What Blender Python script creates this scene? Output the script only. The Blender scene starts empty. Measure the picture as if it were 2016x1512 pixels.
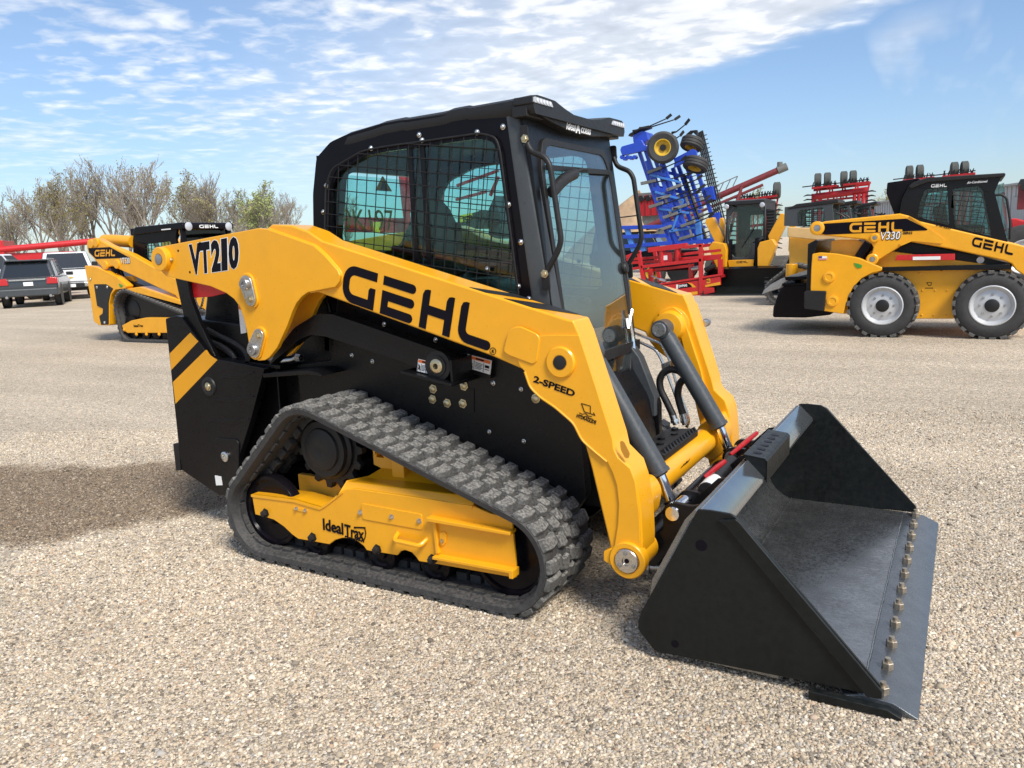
import bpy, bmesh, math, random
from math import sin, cos, pi, radians, sqrt, atan2, hypot
from mathutils import Vector, Matrix
from mathutils.geometry import tessellate_polygon
random.seed(7)
SC = bpy.context.scene
COL = SC.collection
# ------------------------------------------------------------------ camera
cd = bpy.data.cameras.new('camera'); cam = bpy.data.objects.new('camera', cd); COL.objects.link(cam)
cd.sensor_width = 36; cd.lens = 1541.2/2016*36; cd.clip_end = 2000; cd.clip_start = .05
YAW, PITCH, ROLL = radians(120.236), radians(9.858), radians(-2.51)
_f = Vector((cos(YAW)*cos(PITCH), sin(YAW)*cos(PITCH), -sin(PITCH)))
_r = Vector((sin(YAW), -cos(YAW), 0)); _u = _r.cross(_f)
_r, _u = cos(ROLL)*_r+sin(ROLL)*_u, -sin(ROLL)*_r+cos(ROLL)*_u
CAMP = Vector((3.0751, -3.4079, 1.4766))
cam.matrix_world = Matrix(((_r.x,_u.x,-_f.x,CAMP.x),(_r.y,_u.y,-_f.y,CAMP.y),(_r.z,_u.z,-_f.z,CAMP.z),(0,0,0,1)))
SC.camera = cam
# ------------------------------------------------------------------ light and exposure
SUN_AZ, SUN_EL = radians(-30), radians(48)          # direction towards the sun, from +X
sd = bpy.data.lights.new('sun', 'SUN'); sun = bpy.data.objects.new('sun', sd); COL.objects.link(sun)
sd.energy = 2.5; sd.angle = radians(18); sd.color = (1, .95, .87)
sun.rotation_euler = (0, pi/2-SUN_EL, SUN_AZ)
SC.view_settings.view_transform = 'Standard'; SC.view_settings.look = 'None'
SC.view_settings.exposure = 0.90; SC.view_settings.gamma = 1; SC.view_settings.use_curve_mapping = False
W = bpy.data.worlds.new('World'); SC.world = W; W.use_nodes = True
def world():
    nt = W.node_tree; N = nt.nodes; L = nt.links
    for n in list(N): N.remove(n)
    def nd(t, **k):
        n = N.new(t)
        for a, b in k.items(): setattr(n, a, b)
        return n
    def mth(op, a, b=None, c=None, clamp=False):
        n = nd('ShaderNodeMath', operation=op, use_clamp=clamp)
        for i, x in enumerate((a, b, c)):
            if x is None: continue
            if isinstance(x, (int, float)): n.inputs[i].default_value = x
            else: L.new(x, n.inputs[i])
        return n.outputs[0]
    out = nd('ShaderNodeOutputWorld'); bg = nd('ShaderNodeBackground'); bg.inputs[1].default_value = .082
    sky = nd('ShaderNodeTexSky', sky_type='NISHITA', sun_disc=False, sun_elevation=SUN_EL, sun_rotation=pi/2-SUN_AZ, air_density=1.0, dust_density=.6, ozone_density=1.4)
    tc = nd('ShaderNodeTexCoord'); sep = nd('ShaderNodeSeparateXYZ'); L.new(tc.outputs['Generated'], sep.inputs[0])
    X, Y, Z = sep.outputs
    zz = mth('MAXIMUM', mth('ADD', Z, .04), .03)
    px = mth('DIVIDE', X, zz); py = mth('DIVIDE', Y, zz)
    cb = nd('ShaderNodeCombineXYZ'); L.new(px, cb.inputs[0]); L.new(py, cb.inputs[1])
    def noise(scale, det, rough, off=(0, 0, 0), dist=0, st=(1, 1, 1), rot=0):
        mp = nd('ShaderNodeMapping'); mp.inputs['Location'].default_value = off; mp.inputs['Scale'].default_value = st; mp.inputs['Rotation'].default_value = (0, 0, rot)
        L.new(cb.outputs[0], mp.inputs[0])
        n = nd('ShaderNodeTexNoise'); n.inputs['Scale'].default_value = scale; n.inputs['Detail'].default_value = det; n.inputs['Roughness'].default_value = rough; n.inputs['Distortion'].default_value = dist
        L.new(mp.outputs[0], n.inputs[0]); return n.outputs[0]
    big = noise(.8, 3, .5, (3.1, 1.7, 0))
    mid = noise(2.1, 4, .55, (1, 5, 0), .3)
    sm = noise(6.6, 5, .5, (0, 2, 0), .3)
    # signed distance across the straight edge of the cloud sheet, in the cloud plane
    (ax, ay), (bx, by) = EDGE
    l = hypot(bx-ax, by-ay); nx, ny = -(by-ay)/l, (bx-ax)/l
    if nx*(CIN[0]-ax)+ny*(CIN[1]-ay) < 0: nx, ny = -nx, -ny
    d = mth('ADD', mth('MULTIPLY_ADD', px, nx, mth('MULTIPLY', py, ny)), -(nx*ax+ny*ay))
    d = mth('ADD', d, mth('MULTIPLY', mth('SUBTRACT', mid, .5), .5))
    d = mth('ADD', d, mth('MULTIPLY', mth('SUBTRACT', sm, .5), .12))
    def ss(x, a, b):
        n = nd('ShaderNodeMapRange', interpolation_type='SMOOTHSTEP'); L.new(x, n.inputs[0])
        n.inputs[1].default_value = a; n.inputs[2].default_value = b; return n.outputs[0]
    sheet = mth('MULTIPLY', ss(d, -.05, .3), mth('SUBTRACT', 1, mth('MULTIPLY', ss(d, .7, 2.6), .88)))
    # small puffs inside: cover falls away from the edge
    puff = mth('ADD', mth('MULTIPLY', sm, .6), mth('MULTIPLY', mid, .4))
    thr = mth('SUBTRACT', .478, mth('MULTIPLY', sheet, .16))
    thr = mth('SUBTRACT', thr, mth('MULTIPLY', mth('SUBTRACT', big, .5), .38))
    pm = mth('MULTIPLY_ADD', mth('SUBTRACT', puff, thr), 4.6, .0, clamp=True)
    pm = mth('MULTIPLY', pm, ss(d, -.05, .25))
    veil = mth('MULTIPLY', mth('POWER', sheet, 1.3), .74)
    m = mth('MAXIMUM', mth('MULTIPLY', pm, .92), veil)
    # thin streaks on the clear side
    st = noise(1.5, 4, .55, (7, 3, 0), .2, (1, .16, 1), atan2(by-ay, bx-ax)+pi/2)
    stm = mth('MULTIPLY', mth('MULTIPLY_ADD', mth('SUBTRACT', st, .585), 6, 0, clamp=True), mth('SUBTRACT', 1, ss(d, -.4, .1)))
    m = mth('MAXIMUM', m, mth('MULTIPLY', stm, .6))
    m = mth('MULTIPLY', m, ss(Z, .02, .22))
    shade = mth('MULTIPLY_ADD', mth('SUBTRACT', puff, .5), 1.3, .98)
    cc = nd('ShaderNodeMix', data_type='RGBA', blend_type='MULTIPLY'); cc.inputs[0].default_value = 1
    cc.inputs[6].default_value = (CLOUD*.98, CLOUD, CLOUD*1.03, 1)
    cx = nd('ShaderNodeCombineXYZ'); [L.new(shade, cx.inputs[i]) for i in range(3)]; L.new(cx.outputs[0], cc.inputs[7])
    mx = nd('ShaderNodeMix', data_type='RGBA'); L.new(m, mx.inputs[0])
    tint = nd('ShaderNodeMix', data_type='RGBA', blend_type='MULTIPLY'); tint.inputs[0].default_value = 1
    L.new(sky.outputs[0], tint.inputs[6]); hz = nd('ShaderNodeMix', data_type='RGBA'); L.new(ss(Z, 0, .3), hz.inputs[0]); hz.inputs[6].default_value = (.74, .82, .97, 1); hz.inputs[7].default_value = SKYTINT; L.new(hz.outputs[2], tint.inputs[7])
    L.new(tint.outputs[2], mx.inputs[6]); L.new(cc.outputs[2], mx.inputs[7])
    L.new(mx.outputs[2], bg.inputs[0]); L.new(bg.outputs[0], out.inputs[0])
EDGE = ((-.17, 3.55), (-2.02, 4.69))
CIN = (-2.45, 2.6)
CLOUD = 6.6
SKYTINT = (.90, .97, 1.06, 1)
world()

# ------------------------------------------------------------------ mesh helpers
class G:
    def __init__(s): s.v = []; s.f = []
    def add(s, v, f):
        o = len(s.v); s.v += [tuple(p) for p in v]; s.f += [tuple(i+o for i in q) for q in f]; return s
    def box(s, x0, x1, y0, y1, z0, z1):
        return s.add([(x, y, z) for x in (x0, x1) for y in (y0, y1) for z in (z0, z1)],
                     [(0,1,3,2), (4,6,7,5), (0,4,5,1), (2,3,7,6), (0,2,6,4), (1,5,7,3)])
    def prism(s, loop, a, b, ax='y', holes=()):
        def P(u, w, t): return {'y': (u, t, w), 'x': (t, u, w), 'z': (u, w, t)}[ax]
        loops = [list(loop)]+[list(h) for h in holes]
        pts = [p for l in loops for p in l]; n = len(pts)
        v = [P(p[0], p[1], a) for p in pts]+[P(p[0], p[1], b) for p in pts]; f = []; o = 0
        for l in loops:
            m = len(l)
            for i in range(m): j = (i+1) % m; f.append((o+i, o+j, n+o+j, n+o+i))
            o += m
        if holes:
            for t in tessellate_polygon([[Vector((p[0], p[1], 0)) for p in l] for l in loops]):
                f += [tuple(t), tuple(n+i for i in reversed(t))]
        else: f += [tuple(range(n)), tuple(range(2*n-1, n-1, -1))]
        return s.add(v, f)
    def cyl(s, p0, p1, r, r2=None, n=16, cap=True):
        p0 = Vector(p0); p1 = Vector(p1); r2 = r if r2 is None else r2
        d = (p1-p0).normalized(); a = d.orthogonal().normalized(); b = d.cross(a)
        v = [p+(a*cos(t)+b*sin(t))*q for p, q in ((p0, r), (p1, r2)) for t in [2*pi*i/n for i in range(n)]]
        f = [(i, (i+1) % n, n+(i+1) % n, n+i) for i in range(n)]
        if cap: f += [tuple(range(n)), tuple(range(2*n-1, n-1, -1))]
        return s.add(v, f)
    def tube(s, pts, r, n=8, closed=False):
        pts = [Vector(p) for p in pts]; m = len(pts); v = []; a = None
        for i, p in enumerate(pts):
            q0 = pts[(i-1) % m] if closed or i else p; q1 = pts[(i+1) % m] if closed or i < m-1 else p
            d = (q1-q0).normalized()
            a = d.orthogonal().normalized() if a is None else (a-d*a.dot(d)).normalized()
            b = d.cross(a); rr = r[i] if isinstance(r, (list, tuple)) else r
            v += [p+(a*cos(t)+b*sin(t))*rr for t in [2*pi*k/n for k in range(n)]]
        f = []
        for i in range(m if closed else m-1):
            j = (i+1) % m
            f += [(i*n+k, i*n+(k+1) % n, j*n+(k+1) % n, j*n+k) for k in range(n)]
        if not closed: f += [tuple(range(n)), tuple(range((m-1)*n, m*n))]
        return s.add(v, f)
    def lathe(s, prof, o=(0, 0, 0), ax=(0, 1, 0), n=24, cap=True):
        d = Vector(ax).normalized(); a = d.orthogonal().normalized(); b = d.cross(a); o = Vector(o); m = len(prof); v = []
        for k in range(n):
            e = a*cos(2*pi*k/n)+b*sin(2*pi*k/n)
            v += [o+d*h+e*r for r, h in prof]
        f = [(k*m+i, ((k+1) % n)*m+i, ((k+1) % n)*m+i+1, k*m+i+1) for k in range(n) for i in range(m-1)]
        s.add(v, f); base = len(s.v)-n*m
        for i in ((0, m-1) if cap else ()):
            if prof[i][0] > 1e-5: s.f.append(tuple(base+k*m+i for k in range(n)))
        return s
    def sheet(s, rows, closed=False):
        m = len(rows[0]); v = [p for r in rows for p in r]
        f = [(i*m+k, i*m+(k+1) % m, (i+1)*m+(k+1) % m, (i+1)*m+k) for i in range(len(rows)-1) for k in range(m if closed else m-1)]
        return s.add(v, f)
    def loft(s, rows):
        s.sheet(rows, True); m = len(rows[0]); o = len(s.v)-m*len(rows)
        s.f += [tuple(range(o, o+m)), tuple(range(len(s.v)-m, len(s.v)))]; return s
    def bar(s, p0, p1, w, h, up=(0, 0, 1)):
        p0 = Vector(p0); p1 = Vector(p1); d = (p1-p0).normalized(); a = d.cross(Vector(up)).normalized(); b = a.cross(d)
        v = [p+a*(i*w/2)+b*(j*h/2) for p in (p0, p1) for i, j in ((-1, -1), (1, -1), (1, 1), (-1, 1))]
        return s.add(v, [(0,1,2,3), (7,6,5,4), (0,4,5,1), (1,5,6,2), (2,6,7,3), (3,7,4,0)])
    def xf(s, M): s.v = [tuple(M @ Vector(p)) for p in s.v]; return s

def new(name, data, parent=None):
    o = bpy.data.objects.new(name, data); COL.objects.link(o)
    if parent is not None: o.parent = parent
    return o
def mk(name, g, mat, parent=None, bev=0, ang=38, seg=2, flat=False):
    me = bpy.data.meshes.new(name)
    me.from_pydata(g.v, [], g.f)
    bm = bmesh.new(); bm.from_mesh(me); bmesh.ops.recalc_face_normals(bm, faces=bm.faces); bm.to_mesh(me); bm.free()
    if not flat:
        me.polygons.foreach_set('use_smooth', [True]*len(me.polygons)); me.set_sharp_from_angle(angle=radians(ang))
    me.materials.append(mat)
    o = new(name, me, parent)
    if bev:
        b = o.modifiers.new('bevel', 'BEVEL'); b.width = bev; b.segments = seg; b.limit_method = 'ANGLE'; b.angle_limit = radians(40); b.harden_normals = True
    return o
def thing(name, label, cat, loc=(0, 0, 0), rz=0, group=None, sc=1):
    o = new(name, None); o.empty_display_size = .1
    o.location = loc; o.rotation_euler = (0, 0, rz); o.scale = (sc, sc, sc); tag(o, label, cat, group); return o
def tag(o, label, cat, group=None, kind=None):
    o['label'] = label; o['category'] = cat
    if group: o['group'] = group
    if kind: o['kind'] = kind
    return o
def kind(o, k): o['kind'] = k; return o
def put(o, loc, parent=None, rot=None, name=None, sc=None):
    c = o.copy(); COL.objects.link(c); c.location = loc
    if rot is not None: c.rotation_euler = rot
    if parent is not None: c.parent = parent
    if sc is not None: c.scale = sc
    return c
def copytree(o, parent=None):
    c = o.copy(); COL.objects.link(c); c.parent = parent
    for ch in list(o.children): copytree(ch, c)
    return c
def arc(cx, cy, r, a0, a1, n=8):
    return [(cx+r*cos(radians(a0+(a1-a0)*i/n)), cy+r*sin(radians(a0+(a1-a0)*i/n))) for i in range(n+1)]
def rrect(x0, x1, y0, y1, r, n=4):
    return arc(x1-r, y1-r, r, 0, 90, n)+arc(x0+r, y1-r, r, 90, 180, n)+arc(x0+r, y0+r, r, 180, 270, n)+arc(x1-r, y0+r, r, 270, 360, n)
def rnd(pts, r, n=4):
    """round the corners of a closed 2-d loop"""
    o = []; m = len(pts)
    for i in range(m):
        p = Vector(pts[i]); a = Vector(pts[i-1]); b = Vector(pts[(i+1) % m])
        k = min(r, (a-p).length*.45, (b-p).length*.45)
        u = p+(a-p).normalized()*k; w = p+(b-p).normalized()*k
        for j in range(n+1):
            t = j/n; q = u*(1-t)**2+p*2*t*(1-t)+w*t*t; o.append((q.x, q.y))
    return o
def fil(pts, r, n=5):
    """fillet an open 3-d path"""
    P = [Vector(p) for p in pts]; o = [P[0]]
    for i in range(1, len(P)-1):
        p, a, b = P[i], P[i-1], P[i+1]; k = min(r, (a-p).length*.45, (b-p).length*.45)
        u = p+(a-p).normalized()*k; w = p+(b-p).normalized()*k
        o += [u*(1-t)**2+p*2*t*(1-t)+w*t*t for t in [j/n for j in range(n+1)]]
    return o+[P[-1]]
def ngon(cx, cy, r, n, a0=0): return [(cx+r*cos(a0+2*pi*i/n), cy+r*sin(a0+2*pi*i/n)) for i in range(n)]

# ------------------------------------------------------------------ materials
def nodes(name):
    m = bpy.data.materials.new(name); m.use_nodes = True; nt = m.node_tree
    return m, nt, nt.nodes['Principled BSDF']
def nn(nt, t, **k):
    n = nt.nodes.new(t)
    for a, b in k.items():
        if a.startswith('i_'):
            key = a[2:]; key = int(key) if key.isdigit() else key.replace('_', ' ')
            n.inputs[key].default_value = b
        else: setattr(n, a, b)
    return n
def M(name, col, rough=.5, metal=0, var=.06, vs=6, bump=0, bs=60, coat=0, dust=0, dcol=(.42, .38, .32), rvar=.12, spec=.5):
    """paint, plastic, rubber or metal: base colour with soft wear, uneven gloss and a little settled dust"""
    m, nt, P = nodes(name); L = nt.links
    geo = nn(nt, 'ShaderNodeNewGeometry')
    n1 = nn(nt, 'ShaderNodeTexNoise', i_Scale=vs, i_Detail=5, i_Roughness=.6); L.new(geo.outputs['Position'], n1.inputs[0])
    n2 = nn(nt, 'ShaderNodeTexNoise', i_Scale=vs*9, i_Detail=4, i_Roughness=.65); L.new(geo.outputs['Position'], n2.inputs[0])
    mr = nn(nt, 'ShaderNodeMapRange', i_1=.3, i_2=.7, i_3=1-var, i_4=1+var); L.new(n1.outputs[0], mr.inputs[0])
    mx = nn(nt, 'ShaderNodeMix', data_type='RGBA', blend_type='MULTIPLY'); mx.inputs[0].default_value = 1
    mx.inputs[6].default_value = (*col, 1); cx = nn(nt, 'ShaderNodeCombineXYZ')
    for i in range(3): L.new(mr.outputs[0], cx.inputs[i])
    L.new(cx.outputs[0], mx.inputs[7]); base = mx.outputs[2]
    rr = nn(nt, 'ShaderNodeMapRange', i_1=.3, i_2=.72, i_3=max(.03, rough-rvar), i_4=min(1, rough+rvar)); L.new(n2.outputs[0], rr.inputs[0]); ro = rr.outputs[0]
    if dust:
        sx = nn(nt, 'ShaderNodeSeparateXYZ'); L.new(geo.outputs['Normal'], sx.inputs[0])
        up = nn(nt, 'ShaderNodeMapRange', i_1=-.2, i_2=1, i_3=.25, i_4=1); L.new(sx.outputs[2], up.inputs[0])
        dm = nn(nt, 'ShaderNodeMapRange', i_1=.38, i_2=.68); L.new(n2.outputs[0], dm.inputs[0])
        mm = nn(nt, 'ShaderNodeMath', operation='MULTIPLY'); L.new(up.outputs[0], mm.inputs[0]); L.new(dm.outputs[0], mm.inputs[1])
        m2 = nn(nt, 'ShaderNodeMath', operation='MULTIPLY', use_clamp=True); L.new(mm.outputs[0], m2.inputs[0]); m2.inputs[1].default_value = dust
        dx = nn(nt, 'ShaderNodeMix', data_type='RGBA'); L.new(m2.outputs[0], dx.inputs[0]); L.new(base, dx.inputs[6]); dx.inputs[7].default_value = (*dcol, 1); base = dx.outputs[2]
        rx = nn(nt, 'ShaderNodeMix'); L.new(m2.outputs[0], rx.inputs[0]); L.new(ro, rx.inputs[2]); rx.inputs[3].default_value = .9; ro = rx.outputs[0]
    L.new(base, P.inputs['Base Color']); L.new(ro, P.inputs['Roughness']); P.inputs['Metallic'].default_value = metal
    P.inputs['Specular IOR Level'].default_value = spec
    if coat: P.inputs['Coat Weight'].default_value = coat; P.inputs['Coat Roughness'].default_value = .08
    if bump:
        nb = nn(nt, 'ShaderNodeTexNoise', i_Scale=bs, i_Detail=4); L.new(geo.outputs['Position'], nb.inputs[0])
        bp = nn(nt, 'ShaderNodeBump', i_Strength=bump, i_Distance=.004); L.new(nb.outputs[0], bp.inputs['Height']); L.new(bp.outputs[0], P.inputs['Normal'])
    return m
def glass(name, tint, refl=1.0, rough=.0, haze=0, ior=1.5):
    m, nt, P = nodes(name); L = nt.links; nt.nodes.remove(P); out = nt.nodes['Material Output']
    tr = nn(nt, 'ShaderNodeBsdfTransparent'); tr.inputs[0].default_value = (*tint, 1)
    gl = nn(nt, 'ShaderNodeBsdfGlossy'); gl.inputs['Roughness'].default_value = rough; gl.inputs[0].default_value = (refl, refl, refl, 1)
    fr = nn(nt, 'ShaderNodeFresnel'); gb = nn(nt, 'ShaderNodeNewGeometry'); bf = nn(nt, 'ShaderNodeMath', operation='MULTIPLY_ADD'); L.new(gb.outputs['Backfacing'], bf.inputs[0]); bf.inputs[1].default_value = 1/ior-ior; bf.inputs[2].default_value = ior; L.new(bf.outputs[0], fr.inputs[0])   # same gloss on both faces of a pane
    mx = nn(nt, 'ShaderNodeMixShader'); L.new(fr.outputs[0], mx.inputs[0]); L.new(tr.outputs[0], mx.inputs[1]); L.new(gl.outputs[0], mx.inputs[2]); s = mx.outputs[0]
    if haze:
        df = nn(nt, 'ShaderNodeBsdfDiffuse'); df.inputs[0].default_value = (.6, .62, .62, 1)
        geo = nn(nt, 'ShaderNodeNewGeometry'); n1 = nn(nt, 'ShaderNodeTexNoise', i_Scale=5, i_Detail=6, i_Roughness=.65); L.new(geo.outputs['Position'], n1.inputs[0])
        mr = nn(nt, 'ShaderNodeMapRange', i_1=.35, i_2=.8, i_3=haze*.3, i_4=haze*1.8); L.new(n1.outputs[0], mr.inputs[0])
        m2 = nn(nt, 'ShaderNodeMixShader'); L.new(mr.outputs[0], m2.inputs[0]); L.new(s, m2.inputs[1]); L.new(df.outputs[0], m2.inputs[2]); s = m2.outputs[0]
    L.new(s, out.inputs[0]); return m
YEL = M('yellow_paint', (.81, .37, .009), .32, var=.05, coat=.2, dust=0, rvar=.06)
YELD = M('yellow_paint_dusty', (.76, .38, .03), .42, var=.06, dust=.16)
BLK = M('black_paint', (.005, .005, .006), .34, var=.2, dust=.0, rvar=.1, spec=.3)
BLKG = M('black_gloss', (.006, .005, .007), .2, var=.15, dust=.0, rvar=.06, spec=.14)
BLKM = M('black_plastic', (.010, .010, .011), .5, var=.2, dust=.03, bump=.15, bs=300, spec=.4)
GRY = M('charcoal_paint', (.045, .052, .058), .38, var=.1, dust=.05)
RUB = M('rubber', (.028, .028, .029), .7, var=.25, vs=8, dust=.35, dcol=(.22, .2, .17), bump=.3, bs=90)
LUG = M('dusty_tread_rubber', (.06, .06, .058), .8, var=.3, vs=10, dust=1.0, dcol=(.31, .295, .265), bump=.6, bs=120)
HOS = M('hose_rubber', (.012, .012, .012), .5, bump=.3, bs=500)
ZNC = M('zinc', (.62, .61, .58), .3, 1, var=.08)
CHR = M('chrome_rod', (.82, .83, .84), .1, 1, var=.02, rvar=.04)
BRS = M('plated_bolt', (.62, .52, .33), .36, 1, var=.12)
STL = M('bare_steel', (.42, .42, .42), .33, .9, var=.15, vs=14)
RED = M('red_paint', (.52, .012, .016), .36, var=.08, coat=.2, dust=.04)
REDD = M('implement_red', (.40, .010, .016), .42, var=.12, dust=.06)
MAR = M('dark_red_paint', (.16, .014, .018), .5, var=.2, dust=.1)
BLU = M('blue_paint', (.012, .06, .50), .36, var=.1, dust=.05, coat=.2)
WHT = M('white_paint', (.72, .73, .74), .35, var=.04, dust=.06, coat=.3)
DEC = M('white_decal', (.78, .78, .77), .45, var=.02)
ORG = M('orange_decal', (.72, .16, .03), .45, var=.02)
DBL = M('black_decal', (.005, .004, .008), .4, var=.02, spec=.12)
DYL = M('yellow_decal', (.76, .34, .012), .4, var=.02)
GLS = glass('cab_glass', (.72, .90, .88), .8)
GLF = glass('windscreen', (.72, .80, .80), 1.0, 0, .02, 2.1)
DGL = glass('dark_glass', (.12, .14, .15), .9)
TGL = glass('teal_glass', (.60, .82, .82), .9, 0, .02)
LED = M('lamp_lens', (.45, .47, .5), .1, var=.05)
LRD = M('tail_lamp_red', (.45, .012, .02), .15, coat=.6)

# ------------------------------------------------------------------ lettering
def text(s, size, mat, parent, M4, name='lettering', bold=0, shear=0, ex=.0008, align='LEFT', gap=1):
    c = bpy.data.curves.new(name, 'FONT'); c.body = s; c.size = size; c.offset = bold; c.shear = shear; c.extrude = ex; c.align_x = align; c.resolution_u = 3; c.space_character = gap
    t = bpy.data.objects.new(name, c); me = bpy.data.meshes.new_from_object(t); bpy.data.objects.remove(t); bpy.data.curves.remove(c)
    me.transform(M4); me.materials.clear(); me.materials.append(mat); me.name = name
    return new(name, me, parent)
def side(x, z, y, ang=0, sgn=-1):
    """matrix that stands text on a wall facing -Y (sgn -1) or +Y"""
    B = Matrix(((1, 0, 0, 0), (0, 0, -1, 0), (0, 1, 0, 0), (0, 0, 0, 1))) if sgn < 0 else Matrix(((-1, 0, 0, 0), (0, 0, 1, 0), (0, 1, 0, 0), (0, 0, 0, 1)))
    return Matrix.Translation((x, y, z)) @ B @ Matrix.Rotation(ang, 4, 'Z')
def ribbon(path, w, n=0):
    P = [Vector(p) for p in path]; Lf = []; Rt = []
    for i, p in enumerate(P):
        a = (P[i]-P[i-1]).normalized() if i else (P[1]-P[0]).normalized(); b = (P[i+1]-P[i]).normalized() if i < len(P)-1 else a
        na = Vector((-a.y, a.x)); nb = Vector((-b.y, b.x)); m = (na+nb).normalized(); k = w/2/max(.4, m.dot(na))
        Lf.append(p+m*k); Rt.append(p-m*k)
    return Lf+Rt[::-1]
def logo_strokes():
    q = .235; h = q/2; S = []
    G1 = [(1.2, 1-h)]+arc(.42, .58, .30, 90, 180, 6)+arc(.42, .42, .30, 180, 270, 6)+[(1.06, h)]
    S.append(ribbon([(p[0], p[1]) for p in G1], q)); S.append([(.945, q+.0), (.945, .5), (1.0, .57), (1.18, .57), (1.18, 0), (1.06, 0), (1.06, q)])
    S.append([(1.42, 1), (2.42, 1)]+arc(2.42, 1-h, h, 90, -90, 6)+[(1.42, 1-q)])
    S.append([(1.42, .62), (2.42, .62)]+arc(2.42, .62-h, h, 90, -90, 6)+[(1.655, .62-q), (1.655, q), (2.42, q)]+arc(2.42, h, h, 90, -90, 6)+[(1.42, 0)])
    S.append([(2.78, 0), (2.78, .86), (2.83, .97), (2.92, 1), (3.015, 1), (3.015, .62), (3.56, .62), (3.56, .86), (3.61, .97), (3.7, 1), (3.795, 1), (3.795, 0), (3.56, 0), (3.56, .385), (3.015, .385), (3.015, 0)])
    S.append([(4.02, .86), (4.07, .97), (4.16, 1), (4.255, 1), (4.255, .36)]+arc(4.375, .355, .12, 180, 270, 4)+[(4.95, q)]+arc(4.95, h, h, 90, -90, 6)+[(4.36, 0)]+arc(4.36, .34, .34, 270, 180, 6)[1:])
    return S
LOGO = logo_strokes(); LOGOW = 5.07
def logo(parent, mat, fn, name='lettering', th=.0008):
    """fn maps (u, v, lift) to a point; the word is 5.07 wide and 1 high"""
    g = G()
    for i, l in enumerate(LOGO):
        n = len(l); a = [fn(p[0], p[1], -.002) for p in l]; b = [fn(p[0], p[1], th+i*.00015) for p in l]
        g.add(a+b, [tuple(range(n, 2*n))]+[(k, (k+1) % n, n+(k+1) % n, n+k) for k in range(n)])
    return mk(name, g, mat, parent, flat=True)
def aff(o, e, t, y, sgn=-1):
    """affine map in a side plane: o=origin (x,z), e=end of baseline, t=top of the left edge"""
    def f(u, v, l): return (o[0]+(e[0]-o[0])*u/LOGOW+(t[0]-o[0])*v, y+sgn*l, o[1]+(e[1]-o[1])*u/LOGOW+(t[1]-o[1])*v)
    return f
def decal(parent, loop, y, mat, name='decal', sgn=-1, th=.0012):
    return mk(name, G().prism(loop, y-sgn*.003, y+sgn*th), mat, parent, flat=True)

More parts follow.
